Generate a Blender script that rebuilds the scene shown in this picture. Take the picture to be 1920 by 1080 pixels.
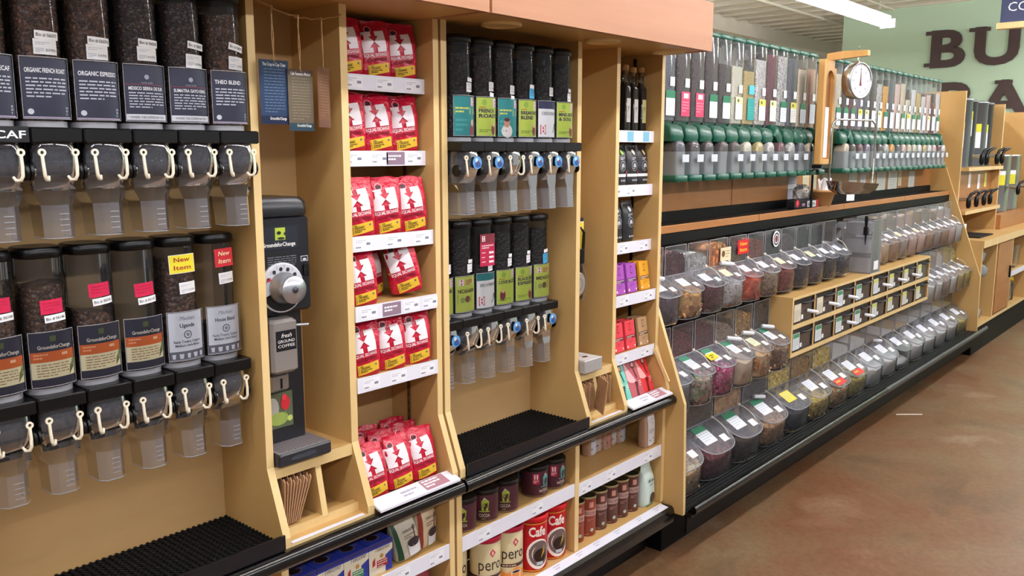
import bpy, bmesh, math, random
from math import sin, cos, pi, radians, sqrt
from mathutils import Vector, Matrix, Euler

S = bpy.context.scene
for o in list(bpy.data.objects):
    bpy.data.objects.remove(o)
COL = S.collection
RND = random.Random(7)

# ------------------------------------------------------------------ camera, world, exposure
cam = bpy.data.cameras.new('camera')
cam_o = bpy.data.objects.new('camera', cam)
COL.objects.link(cam_o)
cam.sensor_width = 36.0
cam.lens = 36.0 * 1620.0 / 1920.0
cam.clip_start = 0.05
cam_o.location = (0.0, -1.83, 1.7)
cam_o.rotation_euler = (radians(90 - 9.049), 0.0, radians(40.940 - 90))
S.camera = cam_o

W = bpy.data.worlds.new('store_ambient')
S.world = W
W.use_nodes = True
W.node_tree.nodes['Background'].inputs[0].default_value = (1.0, 0.99, 0.975, 1)
W.node_tree.nodes['Background'].inputs[1].default_value = 0.42
S.view_settings.view_transform = 'Standard'
S.view_settings.look = 'None'
S.view_settings.gamma = 1.0
S.view_settings.use_curve_mapping = False
S.view_settings.exposure = -0.12
LAMP = 62.0          # strength of the fluorescent tubes
S.cycles.transparent_max_bounces = 28
S.cycles.max_bounces = 7
S.cycles.caustics_reflective = False
S.cycles.caustics_refractive = False
S.cycles.sample_clamp_indirect = 4.0

# ------------------------------------------------------------------ materials
def lin(c):
    return c / 12.92 if c <= 0.04045 else ((c + 0.055) / 1.055) ** 2.4
def hexc(h):
    h = h.lstrip('#')
    return tuple(lin(int(h[i:i + 2], 16) / 255) for i in (0, 2, 4)) + (1.0,)

MATS = {}
def mat(name, col='#808080', rough=0.5, metal=0.0, spec=0.5, noise=None, bump=None, emit=None, coat=0.0, col2=None, wave=None, vor=None, alpha=None):
    """procedural principled material. noise=(scale, amount[, detail]) colour mottling; bump=(scale, strength); wave=(scale_vec, amount) grain; vor=(scale, colours) pieces"""
    if name in MATS:
        return MATS[name]
    m = bpy.data.materials.new(name)
    m.use_nodes = True
    nt = m.node_tree
    N, L = nt.nodes, nt.links
    b = N['Principled BSDF']
    b.inputs['Base Color'].default_value = hexc(col)
    b.inputs['Roughness'].default_value = rough
    b.inputs['Metallic'].default_value = metal
    b.inputs['Specular IOR Level'].default_value = spec
    if coat:
        b.inputs['Coat Weight'].default_value = coat
        b.inputs['Coat Roughness'].default_value = 0.12
    tc = None
    def coords():
        nonlocal tc
        if tc is None:
            tc = N.new('ShaderNodeTexCoord')
        return tc.outputs['Object']
    if wave:
        mp = N.new('ShaderNodeMapping'); L.new(coords(), mp.inputs[0]); mp.inputs['Scale'].default_value = wave[0]
        nz = N.new('ShaderNodeTexNoise'); L.new(mp.outputs[0], nz.inputs['Vector'])
        nz.inputs['Scale'].default_value = 1.0; nz.inputs['Detail'].default_value = 6; nz.inputs['Roughness'].default_value = 0.65
        rp = N.new('ShaderNodeValToRGB'); L.new(nz.outputs[0], rp.inputs[0])
        rp.color_ramp.elements[0].position = 0.3; rp.color_ramp.elements[1].position = 0.7
        rp.color_ramp.elements[0].color = hexc(col); rp.color_ramp.elements[1].color = hexc(col2 or col)
        L.new(rp.outputs[0], b.inputs['Base Color'])
    elif noise:
        nz = N.new('ShaderNodeTexNoise'); L.new(coords(), nz.inputs['Vector'])
        nz.inputs['Scale'].default_value = noise[0]; nz.inputs['Detail'].default_value = noise[2] if len(noise) > 2 else 4
        rp = N.new('ShaderNodeValToRGB'); L.new(nz.outputs[0], rp.inputs[0])
        a = noise[1]
        rp.color_ramp.elements[0].position = 0.5 - a; rp.color_ramp.elements[1].position = 0.5 + a
        rp.color_ramp.elements[0].color = hexc(col); rp.color_ramp.elements[1].color = hexc(col2 or col)
        L.new(rp.outputs[0], b.inputs['Base Color'])
    if vor:
        vo = N.new('ShaderNodeTexVoronoi'); L.new(coords(), vo.inputs['Vector']); vo.inputs['Scale'].default_value = vor[0]
        rp = N.new('ShaderNodeValToRGB')
        sep = N.new('ShaderNodeSeparateColor'); L.new(vo.outputs['Color'], sep.inputs[0]); L.new(sep.outputs[0], rp.inputs[0])
        cs = vor[1]
        while len(rp.color_ramp.elements) < len(cs):
            rp.color_ramp.elements.new(0.5)
        for i, c in enumerate(cs):
            rp.color_ramp.elements[i].position = i / max(1, len(cs) - 1)
            rp.color_ramp.elements[i].color = hexc(c)
        L.new(rp.outputs[0], b.inputs['Base Color'])
        bp = N.new('ShaderNodeBump'); bp.invert = True
        bp.inputs['Strength'].default_value = vor[2] if len(vor) > 2 else 0.9
        bp.inputs['Distance'].default_value = 0.5 / vor[0]
        L.new(vo.outputs['Distance'], bp.inputs['Height']); L.new(bp.outputs[0], b.inputs['Normal'])
    if bump:
        nz2 = N.new('ShaderNodeTexNoise'); L.new(coords(), nz2.inputs['Vector'])
        nz2.inputs['Scale'].default_value = bump[0]; nz2.inputs['Detail'].default_value = 3
        bp = N.new('ShaderNodeBump'); bp.inputs['Strength'].default_value = bump[1]; bp.inputs['Distance'].default_value = bump[2] if len(bump) > 2 else 0.004
        L.new(nz2.outputs[0], bp.inputs['Height']); L.new(bp.outputs[0], b.inputs['Normal'])
    if emit:
        b.inputs['Emission Color'].default_value = hexc(emit[0]); b.inputs['Emission Strength'].default_value = emit[1]
    MATS[name] = m
    return m

def clear(name, tint='#ffffff', haze=0.0, hazecol='#ffffff', rough=0.03, ior=1.45, gain=1.0, dust=0.0):
    """thin clear plastic: transparent + fresnel gloss + a little milky haze"""
    if name in MATS:
        return MATS[name]
    m = bpy.data.materials.new(name); m.use_nodes = True
    nt = m.node_tree; N, L = nt.nodes, nt.links
    for n in list(N):
        N.remove(n)
    out = N.new('ShaderNodeOutputMaterial')
    tr = N.new('ShaderNodeBsdfTransparent'); tr.inputs[0].default_value = hexc(tint)
    gl = N.new('ShaderNodeBsdfGlossy'); gl.inputs['Roughness'].default_value = rough
    fr = N.new('ShaderNodeFresnel'); fr.inputs[0].default_value = ior
    mx = N.new('ShaderNodeMixShader')
    if gain != 1.0:
        mu = N.new('ShaderNodeMath'); mu.operation = 'MULTIPLY'; mu.inputs[1].default_value = gain; mu.use_clamp = True
        L.new(fr.outputs[0], mu.inputs[0]); L.new(mu.outputs[0], mx.inputs[0])
    else:
        L.new(fr.outputs[0], mx.inputs[0])
    last = tr.outputs[0]
    if haze > 0:
        df = N.new('ShaderNodeBsdfDiffuse'); df.inputs[0].default_value = hexc(hazecol)
        tl = N.new('ShaderNodeBsdfTranslucent'); tl.inputs[0].default_value = hexc(hazecol)
        md = N.new('ShaderNodeMixShader'); md.inputs[0].default_value = 0.4
        L.new(df.outputs[0], md.inputs[1]); L.new(tl.outputs[0], md.inputs[2])
        mh = N.new('ShaderNodeMixShader'); mh.inputs[0].default_value = haze
        if dust:
            tc = N.new('ShaderNodeTexCoord'); nz = N.new('ShaderNodeTexNoise'); nz.inputs['Scale'].default_value = dust
            L.new(tc.outputs['Object'], nz.inputs['Vector'])
            mr = N.new('ShaderNodeMapRange'); mr.inputs[3].default_value = haze * 0.5; mr.inputs[4].default_value = haze * 1.5
            L.new(nz.outputs[0], mr.inputs[0]); L.new(mr.outputs[0], mh.inputs[0])
        L.new(last, mh.inputs[1]); L.new(md.outputs[0], mh.inputs[2]); last = mh.outputs[0]
    L.new(last, mx.inputs[1]); L.new(gl.outputs[0], mx.inputs[2])
    L.new(mx.outputs[0], out.inputs[0])
    MATS[name] = m
    return m

def flat(col, rough=0.55, spec=0.3):
    return mat('print_' + col.lstrip('#') + ('' if rough == 0.55 else '_%d' % int(rough * 100)), col, rough=rough, spec=spec)

wood = mat('maple_veneer', '#c7a36a', rough=0.42, wave=((3, 3, 0.9), 1), col2='#bb955a', spec=0.35)
wood_edge = mat('maple_edge_band', '#e4ca94', rough=0.45, wave=((8, 8, 1.2), 1), col2='#d9bb80', spec=0.35)
wood_d = mat('maple_back_panel', '#c4a271', rough=0.5, wave=((1.5, 1.5, 6), 1), col2='#ba9664', spec=0.3)
fascia_m = mat('beech_laminate', '#b07f5e', rough=0.42, wave=((0.8, 6, 14), 1), col2='#a57454', spec=0.4)
lam = mat('brown_laminate', '#ad7646', rough=0.4, wave=((2, 6, 16), 1), col2='#9c6838', spec=0.4)
black = mat('black_plastic', '#07080a', rough=0.3, spec=0.35)
black_m = mat('black_satin_metal', '#07080a', rough=0.17, spec=0.5)
black_f = mat('matte_black', '#060607', rough=0.55, spec=0.15)
rubber = mat('black_rubber', '#0b0b0d', rough=0.6, spec=0.25)
deck_m = mat('black_deck', '#08090b', rough=0.4, spec=0.3)
navy_blk = mat('blue_black_plastic', '#0c1018', rough=0.25)
chrome = mat('chrome', '#c8c8c8', rough=0.15, metal=1.0)
steel = mat('brushed_steel', '#b9b9b6', rough=0.3, metal=1.0)
white_p = mat('white_strip', '#e4e6f2', rough=0.4, spec=0.4)
paper = mat('white_paper', '#eceaea', rough=0.7, spec=0.2)
kraft = mat('kraft_paper', '#b8926f', rough=0.8, spec=0.15, noise=(60, 0.2), col2='#a67f5c')
ivory = mat('ivory_plastic', '#e9dfc8', rough=0.35)
green_p = mat('green_plastic', '#084d3d', rough=0.32, spec=0.5)
dkgreen = mat('dark_green_plastic', '#073a32', rough=0.4)
clr = clear('clear_plastic', '#f0f2f4', haze=0.035, gain=1.0, ior=1.3)
clr_bin = clear('clear_hopper', '#eef0f3', haze=0.02, rough=0.04, ior=1.33)
clr_smoke = clear('smoky_hopper', '#c9ccd2', haze=0.02, rough=0.05, ior=1.3)
frost = clear('frosted_scoop', '#eceef2', haze=0.17, hazecol='#dcdee8', rough=0.15, ior=1.35)
clr_throat = clear('cloudy_throat', '#e9ecf0', haze=0.14, hazecol='#b4b8c4', rough=0.05, ior=1.4, dust=60)
clr_soft = clear('soft_clear_chute', '#ead9c8', haze=0.05, hazecol='#e0d6cc', rough=0.06, ior=1.3)
clr_bulk = clear('clear_acrylic_tub', '#fcfdfe', haze=0.07, hazecol='#f4f6fb', rough=0.08, ior=1.38)  # haze mixed into the plastic imitates glare on the bulk bins
clr_lid = clear('clear_acrylic_lid', '#f4f6fa', haze=0.24, hazecol='#e6e9f4', rough=0.05, ior=1.4)
clr_rim = clear('clear_acrylic_rim', '#dfe2ea', haze=0.55, hazecol='#eef0f8', rough=0.1, ior=1.45)
chamber = clear('frosted_chamber', '#f2f4f6', haze=0.42, hazecol='#dfe6ea', rough=0.12, ior=1.45)
clr_hold = clear('clear_label_sleeve', '#fdfdfe', haze=0.008, rough=0.04, ior=1.25)
bag_film = clear('milky_bag_film', '#f4f7fa', haze=0.5, hazecol='#dfe8ee', rough=0.12, ior=1.4)
acr = clear('acrylic_guard_sheet', '#fafbff', haze=0.22, hazecol='#ffffff', rough=0.08, ior=1.5)  # white haze in the sheet stands in for bright reflections on the box

# ------------------------------------------------------------------ mesh builder
_TXT = {}
def text_geo(s, bold=0.0):
    k = (s, bold)
    if k not in _TXT:
        c = bpy.data.curves.new('t', 'FONT'); c.body = s; c.size = 1.0; c.resolution_u = 2
        c.offset = bold
        o = bpy.data.objects.new('t', c)
        me = o.to_mesh()
        vs = [(v.co.x, v.co.y) for v in me.vertices]
        fs = [tuple(p.vertices) for p in me.polygons]
        o.to_mesh_clear()
        bpy.data.objects.remove(o); bpy.data.curves.remove(c)
        if not vs:
            vs, fs = [(0, 0), (1, 0), (0, 1)], []
        x0 = min(v[0] for v in vs); x1 = max(v[0] for v in vs)
        y0 = min(v[1] for v in vs); y1 = max(v[1] for v in vs)
        _TXT[k] = (vs, fs, x0, x1, y0, y1)
    return _TXT[k]

def plane_map(o=(0, 0, 0), ux=(1, 0, 0), uy=(0, 0, 1)):
    o, ux, uy = Vector(o), Vector(ux), Vector(uy)
    n = ux.cross(uy).normalized()
    return lambda u, v, d=0.0: o + ux * u + uy * v + n * d
def cyl_map(r, z0=0.0, c=(0, 0), a0=0.0):
    """wraps print on a vertical cylinder, u=0 faces -Y"""
    def f(u, v, d=0.0):
        a = a0 + u / r
        return Vector((c[0] + (r + d) * sin(a), c[1] - (r + d) * cos(a), z0 + v))
    return f

class MB:
    def __init__(self):
        self.v, self.f, self.m, self.s, self.mats = [], [], [], [], []
        self.M = None
    def mi(self, m):
        if m not in self.mats:
            self.mats.append(m)
        return self.mats.index(m)
    def add(self, vs, fs, m, smooth=False, T=None):
        b = len(self.v); k = self.mi(m)
        T = T or self.M
        for p in vs:
            self.v.append(tuple(T @ Vector(p)) if T else tuple(p))
        for f in fs:
            self.f.append(tuple(b + i for i in f)); self.m.append(k); self.s.append(smooth)
        return self
    def box(self, a, b, m, T=None):
        x0, y0, z0 = a; x1, y1, z1 = b
        vs = [(x0, y0, z0), (x1, y0, z0), (x1, y1, z0), (x0, y1, z0), (x0, y0, z1), (x1, y0, z1), (x1, y1, z1), (x0, y1, z1)]
        return self.add(vs, [(0, 3, 2, 1), (4, 5, 6, 7), (0, 1, 5, 4), (1, 2, 6, 5), (2, 3, 7, 6), (3, 0, 4, 7)], m, T=T)
    def bbox(self, a, b, m, r=0.003, T=None):
        """box with bevelled edges (chamfer)"""
        x0, y0, z0 = a; x1, y1, z1 = b
        r = min(r, (x1 - x0) / 2.01, (y1 - y0) / 2.01, (z1 - z0) / 2.01)
        def ring(z, i):
            return [(x0 + i + (r - i if 0 else 0) + r * 0, y0 + i + r, z), (x0 + i + r, y0 + i, z), (x1 - i - r, y0 + i, z), (x1 - i, y0 + i + r, z),
                    (x1 - i, y1 - i - r, z), (x1 - i - r, y1 - i, z), (x0 + i + r, y1 - i, z), (x0 + i, y1 - i - r, z)]
        return self.loft([ring(z0, r), ring(z0 + r, 0), ring(z1 - r, 0), ring(z1, r)], m, smooth=False, T=T)
    def loft(self, rings, m, smooth=True, caps=(True, True), closed=True, T=None):
        n = len(rings[0]); vs = [p for r in rings for p in r]; fs = []
        for i in range(len(rings) - 1):
            for j in range(n if closed else n - 1):
                a = i * n + j; b = i * n + (j + 1) % n
                fs.append((a, b, b + n, a + n))
        self.add(vs, fs, m, smooth, T)
        if closed and caps[0]:
            self.add(rings[0], [tuple(reversed(range(n)))], m, False, T)
        if closed and caps[1]:
            self.add(rings[-1], [tuple(range(n))], m, False, T)
        return self
    def lathe(self, prof, m, n=20, smooth=True, c=(0, 0, 0), axis='z', caps=(True, True), T=None):
        rings = []
        for r, h in prof:
            ring = []
            for k in range(n):
                a = 2 * pi * k / n
                if axis == 'z':
                    ring.append((c[0] + r * cos(a), c[1] + r * sin(a), c[2] + h))
                elif axis == 'y':
                    ring.append((c[0] + r * cos(a), c[1] + h, c[2] - r * sin(a)))
                else:
                    ring.append((c[0] + h, c[1] + r * cos(a), c[2] + r * sin(a)))
            rings.append(ring)
        return self.loft(rings, m, smooth, caps, T=T)
    def cyl(self, c, r, h, m, n=20, axis='z', T=None, smooth=True):
        return self.lathe([(r, 0), (r, h)], m, n, smooth, c, axis, T=T)
    def tube(self, pts, r, m, n=6, T=None, closed=False):
        P = [Vector(p) for p in pts]; rings = []
        up = Vector((0.123, 0.456, 0.88)).normalized()
        K = len(P)
        for i, p in enumerate(P):
            if closed:
                d = (P[(i + 1) % K] - P[i - 1]).normalized()
            else:
                d = (P[min(i + 1, K - 1)] - P[max(i - 1, 0)]).normalized()
            a = d.cross(up)
            if a.length < 1e-3:
                a = d.cross(Vector((1, 0, 0)))
            a.normalize(); b = d.cross(a)
            rr = r[i] if isinstance(r, (list, tuple)) else r
            rings.append([tuple(p + (a * cos(2 * pi * k / n) + b * sin(2 * pi * k / n)) * rr) for k in range(n)])
        if closed:
            rings.append(rings[0])
            return self.loft(rings, m, True, (False, False), T=T)
        return self.loft(rings, m, True, T=T)
    def prism(self, poly, m, axis='x', a=0.0, b=1.0, T=None, smooth=False):
        """extrude 2D polygon. axis x: poly is (y,z); axis y: (x,z); axis z: (x,y)"""
        def P(q, t):
            return (t, q[0], q[1]) if axis == 'x' else (q[0], t, q[1]) if axis == 'y' else (q[0], q[1], t)
        r0 = [P(q, a) for q in poly]; r1 = [P(q, b) for q in poly]
        n = len(poly)
        self.add(r0 + r1, [(i, (i + 1) % n, n + (i + 1) % n, n + i) for i in range(n)], m, smooth, T)
        self.add(r0, [tuple(reversed(range(n)))], m, False, T)
        self.add(r1, [tuple(range(n))], m, False, T)
        return self
    # print on surfaces
    def quad(self, mp, u0, v0, u1, v1, m, d=0.0005, n=1, T=None):
        vs, fs = [], []
        for i in range(n + 1):
            u = u0 + (u1 - u0) * i / n
            vs += [mp(u, v0, d), mp(u, v1, d)]
        for i in range(n):
            fs.append((2 * i, 2 * i + 2, 2 * i + 3, 2 * i + 1))
        return self.add(vs, fs, m, n > 1, T)
    def poly(self, mp, pts, m, d=0.001, T=None):
        return self.add([mp(u, v, d) for u, v in pts], [tuple(range(len(pts)))], m, False, T)
    def disc(self, mp, u, v, r, m, d=0.001, n=16, ry=None, T=None):
        ry = ry or r
        vs = [mp(u, v, d)] + [mp(u + f * r * cos(2 * pi * k / n), v + f * ry * sin(2 * pi * k / n), d) for f in (0.55, 1.0) for k in range(n)]
        fs = [(0, 1 + k, 1 + (k + 1) % n) for k in range(n)] + [(1 + k, 1 + n + k, 1 + n + (k + 1) % n, 1 + (k + 1) % n) for k in range(n)]
        return self.add(vs, fs, m, True, T)
    def ringd(self, mp, u, v, r0, r1, m, d=0.001, n=18, T=None):
        vs = []; fs = []
        for k in range(n):
            a = 2 * pi * k / n
            vs += [mp(u + r0 * cos(a), v + r0 * sin(a), d), mp(u + r1 * cos(a), v + r1 * sin(a), d)]
        for k in range(n):
            j = (k + 1) % n
            fs.append((2 * k, 2 * k + 1, 2 * j + 1, 2 * j))
        return self.add(vs, fs, m, False, T)
    def text(self, mp, s, u, v, h, m, w=None, align='l', d=0.001, bold=0.0, slant=0.0, T=None):
        vs, fs, x0, x1, y0, y1 = text_geo(s, bold)
        capy = 0.0
        k = h / 0.70
        kx = k if w is None else w / max(1e-6, (x1 - x0))
        wid = kx * (x1 - x0)
        ox = u - (0 if align == 'l' else wid / 2 if align == 'c' else wid)
        return self.add([mp(ox + (q[0] - x0) * kx + slant * q[1] * k, v + q[1] * k, d) for q in vs], fs, m, False, T)
    def lines(self, mp, u0, v1, u1, n, pitch, th, m, d=0.001, rnd=None, T=None):
        r = rnd or RND
        for i in range(n):
            e = u1 if i < n - 1 else u0 + (u1 - u0) * 0.6
            u = u0
            while u < e - 0.002:
                w = min(e - u, (u1 - u0) * r.uniform(0.08, 0.24))
                self.quad(mp, u, v1 - i * pitch - th, u + w, v1 - i * pitch, m, d, T=T)
                u += w + (u1 - u0) * 0.035
        return self
    def mesh(self, name):
        me = bpy.data.meshes.new(name)
        me.from_pydata(self.v, [], self.f)
        for m in self.mats:
            me.materials.append(m)
        me.polygons.foreach_set('material_index', self.m)
        me.polygons.foreach_set('use_smooth', self.s)
        me.update()
        return me
    def build(self, name, parent=None, loc=None, rz=0.0):
        o = bpy.data.objects.new(name, self.mesh(name))
        COL.objects.link(o)
        if parent is not None:
            o.parent = parent
        if loc:
            o.location = loc
        if rz:
            o.rotation_euler = (0, 0, rz)
        return o

def from_mesh(name, me, parent=None, loc=None, rot=None):
    o = bpy.data.objects.new(name, me)
    COL.objects.link(o)
    if parent is not None:
        o.parent = parent
    if loc:
        o.location = loc
    if rot:
        o.rotation_euler = rot
    return o
def tag(o, label=None, cat=None, group=None, kind=None):
    if label: o['label'] = label
    if cat: o['category'] = cat
    if group: o['group'] = group
    if kind: o['kind'] = kind
    return o
def thing(name, label, cat, loc=(0, 0, 0), rz=0.0, group=None, rot=None):
    o = bpy.data.objects.new(name, None)
    o.empty_display_size = 0.05
    COL.objects.link(o)
    o.location = loc
    o.rotation_euler = rot or (0, 0, rz)
    return tag(o, label, cat, group)
def struct(mb, name, parent=None):
    return tag(mb.build(name, parent), kind='structure')
def rring(w, d, z, r, n=4, x=0.0, y=0.0):
    """rounded rectangle ring, half sizes w,d"""
    pts = []
    for sx, sy, a0 in ((1, -1, -pi / 2), (1, 1, 0), (-1, 1, pi / 2), (-1, -1, pi)):
        cx, cy = sx * (w - r), sy * (d - r)
        for k in range(n + 1):
            a = a0 + (pi / 2) * k / n
            pts.append((x + cx + r * cos(a), y + cy + r * sin(a), z))
    return pts
# ------------------------------------------------------------------ the setting
def floor_material():
    m = bpy.data.materials.new('stained_concrete'); m.use_nodes = True
    nt = m.node_tree; N, L = nt.nodes, nt.links
    b = N['Principled BSDF']
    tc = N.new('ShaderNodeTexCoord')
    def noise(sc, det, rough=0.6, dist=0.0):
        n = N.new('ShaderNodeTexNoise'); L.new(tc.outputs['Object'], n.inputs['Vector'])
        n.inputs['Scale'].default_value = sc; n.inputs['Detail'].default_value = det
        n.inputs['Roughness'].default_value = rough; n.inputs['Distortion'].default_value = dist
        return n.outputs[0]
    r1 = N.new('ShaderNodeValToRGB'); L.new(noise(1.6, 5, 0.62, 0.6), r1.inputs[0])
    e = r1.color_ramp.elements
    e[0].position = 0.30; e[0].color = hexc('#665640')
    e[1].position = 0.72; e[1].color = hexc('#94806a')
    k = e.new(0.47); k.color = hexc('#806b50')
    k = e.new(0.58); k.color = hexc('#7b5d44')
    r2 = N.new('ShaderNodeValToRGB'); L.new(noise(0.7, 4, 0.6, 0.8), r2.inputs[0])
    e = r2.color_ramp.elements
    e[0].position = 0.42; e[0].color = (1, 1, 1, 1); e[1].position = 0.66; e[1].color = hexc('#ecc9b4')
    mx = N.new('ShaderNodeMix'); mx.data_type = 'RGBA'; mx.blend_type = 'MULTIPLY'; mx.inputs[0].default_value = 0.9
    L.new(r1.outputs[0], mx.inputs[6]); L.new(r2.outputs[0], mx.inputs[7])
    r3 = N.new('ShaderNodeValToRGB'); L.new(noise(34, 8, 0.75), r3.inputs[0])
    e = r3.color_ramp.elements
    e[0].position = 0.3; e[0].color = hexc('#c4bcb0'); e[1].position = 0.6; e[1].color = (1, 1, 1, 1)
    m2 = N.new('ShaderNodeMix'); m2.data_type = 'RGBA'; m2.blend_type = 'MULTIPLY'; m2.inputs[0].default_value = 0.8
    L.new(mx.outputs[2], m2.inputs[6]); L.new(r3.outputs[0], m2.inputs[7])
    L.new(m2.outputs[2], b.inputs['Base Color'])
    rr = N.new('ShaderNodeMapRange'); L.new(noise(3, 3), rr.inputs[0]); rr.inputs[3].default_value = 0.28; rr.inputs[4].default_value = 0.5
    L.new(rr.outputs[0], b.inputs['Roughness'])
    b.inputs['Specular IOR Level'].default_value = 0.45
    return m

mb = MB(); mb.box((-4, -6, -0.1), (14, 6, 0), floor_material()); struct(mb, 'floor')
cream = mat('cream_paint', '#f2eedd', rough=0.7, spec=0.2)
cream_d = mat('ceiling_deck', '#e4dfcb', rough=0.8, spec=0.1)
sage = mat('sage_wall_paint', '#c6e2c8', rough=0.75, spec=0.2, noise=(90, 0.2), col2='#c0dcc2')
mb = MB(); mb.box((-4, -6, 3.86), (16, 6, 3.9), cream_d)
ceil_o = struct(mb, 'ceiling')
# joists run across the aisle
j = MB()
j.box((-0.03, -6, 3.60), (0.03, 5.6, 3.86), cream)
j.box((-0.06, -6, 3.585), (0.06, 5.6, 3.60), cream)
jm = j.mesh('joist')
k = 0
x = 2.0
while x < 15.8:
    from_mesh('joist', jm, ceil_o, (x, 0, 0)); x += 0.42
# conduits under the joists
mb = MB()
mb.cyl((4, 3.2, 3.56), 0.02, 12, cream, 8, 'x'); mb.cyl((4, 2.2, 3.57), 0.012, 12, cream, 8, 'x')
mb.build('conduit', ceil_o)
mb = MB(); mb.box((-4, 5.6, 0), (16, 5.7, 3.9), cream)
mb.box((4, 4.3, 3.40), (16, 4.5, 3.62), cream)
struct(mb, 'wall_back')
mb = MB(); mb.box((12.5, -6, 0), (12.6, 2.87, 3.9), sage); struct(mb, 'wall_end')
mb = MB(); mb.box((15.9, -6, 0), (16.0, 5.6, 3.9), cream); struct(mb, 'wall_far')

# raised dark letters on the sage wall
brown_l = mat('letter_brown', '#3b2624', rough=0.5)
def serif_letter(ch):
    """heavy serif capital in a 1-high box, returns list of polygons (u, v) (outer, with holes split) ready for extrusion"""
    if ch == 'B':
        o = []
        o.append([(0.00, 0.00), (0.36, 0.00), (0.36, 0.13), (0.0, 0.07)])
        return o
def letter_obj(ch, y, z, h):
    c = bpy.data.curves.new('letter', 'FONT'); c.body = ch; c.size = h / 0.70; c.extrude = 0.015; c.offset = 0.02; c.resolution_u = 4
    o = bpy.data.objects.new('t', c)
    me = bpy.data.meshes.new_from_object(o); bpy.data.objects.remove(o)
    xs = [v.co.x for v in me.vertices]; x0 = min(xs); w = max(xs) - x0
    k = 1.0
    for v in me.vertices:
        v.co = Vector((-(v.co.z) , -(v.co.x - x0) * 1.22, v.co.y))
    me.materials.clear(); me.materials.append(brown_l)
    b = MB(); b.v = [tuple(v.co) for v in me.vertices]; b.f = [tuple(p.vertices) for p in me.polygons]
    b.m = [0] * len(b.f); b.s = [False] * len(b.f); b.mats = [brown_l]
    # slab serifs
    W2 = w * 1.22
    def ser(u0, u1, v0, v1):
        b.box((-0.0165, -u1, v0), (0.0165, -u0, v1), brown_l)
    if ch == 'B': ser(-0.07, 0.1, 0, 0.045); ser(-0.07, 0.1, h - 0.045, h)
    if ch == 'P': ser(-0.07, 0.1, h - 0.045, h); ser(-0.07, 0.2, 0, 0.045)
    if ch == 'U': ser(-0.07, 0.17, h - 0.045, h); ser(W2 - 0.17, W2 + 0.07, h - 0.045, h)
    if ch == 'A': ser(W2 * 0.3, W2 * 0.62, h - 0.04, h + 0.005); ser(-0.1, 0.14, 0, 0.045); ser(W2 - 0.14, W2 + 0.1, 0, 0.045)
    bpy.data.meshes.remove(me)
    o2 = b.build('wall_letter', None, (12.482, y, z))
    return o2
tag(letter_obj('B', 1.69, 2.79, 0.45), 'large dark brown letter B on the sage green wall, top row', 'letter', 'dark letters on the green wall')
tag(letter_obj('U', 1.17, 2.79, 0.45), 'large dark brown letter U on the sage green wall, top row', 'letter', 'dark letters on the green wall')
tag(letter_obj('P', 1.57, 2.11, 0.46), 'dark brown letter P, lower row on green wall, partly hidden', 'letter', 'dark letters on the green wall')
tag(letter_obj('A', 1.08, 2.11, 0.46), 'dark brown letter A, lower row on green wall', 'letter', 'dark letters on the green wall')

# hanging aisle sign
t = thing('aisle_sign', 'navy hanging aisle sign with white CO above a pale wooden bar', 'sign', (8.0, -0.30, 2.66))
navy = mat('sign_navy', '#2d3557', rough=0.5)
mb = MB(); mb.box((0, -0.24, 0.05), (0.02, 0.22, 0.36), navy); mb.build('sign_board', t)
mb = MB(); mb.bbox((-0.02, -0.26, 0.0), (0.04, 0.24, 0.05), wood_edge, 0.004); mb.build('wooden_bar', t)
mb = MB(); mp = plane_map((0, 0.22, 0.05), (0, -1, 0), (0, 0, 1))
mb.text(mp, 'CO', 0.05, 0.085, 0.07, flat('#e8eaf2'), d=0.002); mb.build('lettering', t)
mb = MB(); mb.tube([(0.01, 0.15, 0.36), (0.01, 0.15, 1.2)], 0.003, steel); mb.tube([(0.01, -0.15, 0.36), (0.01, -0.15, 1.2)], 0.003, steel); mb.build('hanger', t)

# fluorescent strip lights
tube_m = mat('fluorescent_tube', '#ffffff', emit=('#fdfaff', LAMP))
lamp_body = mat('lamp_enamel', '#e8e8e4', rough=0.4)
lb = MB(); lb.bbox((-1.2, -0.028, 0.0), (1.2, 0.028, 0.07), lamp_body, 0.006); lb.box((-1.2, -0.075, -0.06), (-1.17, 0.075, 0.03), lamp_body); lb.box((1.17, -0.075, -0.06), (1.2, 0.075, 0.03), lamp_body)
lbm = lb.mesh('lamp_housing')
lt = MB()
for s_ in (-0.05, 0.05):
    lt.cyl((-1.17, s_, -0.03), 0.019, 2.34, tube_m, 10, 'x')
ltm = lt.mesh('fluorescent_tube')
lh = MB()
for q in (-0.9, 0.9):
    lh.tube([(q, 0, 0.1), (q, 0, 0.56)], 0.004, steel, 5)
lhm = lh.mesh('hanger')
ROWS = [(-1.05, [-1.9, 0.7, 3.3, 5.9, 8.5, 11.1]), (1.42, [3.5, 6.1, 8.73]), (3.9, [3.0, 5.6, 8.2]), (-3.6, [-1.9, 0.7, 3.3, 5.9, 8.5, 11.1])]  # hidden back row and far-end lamps are added to brighten ceiling and walls
for ry, xs in ROWS:
    for x in xs:
        vis = (ry == 1.42 and x > 8)
        lab = 'long white fluorescent strip light hanging under the ceiling joists' if vis else 'unseen fluorescent strip light hung out of view below the joists'
        t = thing('strip_light', lab, 'light', (x, ry, 3.06), 0, 'fluorescent strip lights under the joists')
        from_mesh('lamp_housing', lbm, t); from_mesh('fluorescent_tube', ltm, t); from_mesh('hanger', lhm, t)

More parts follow.
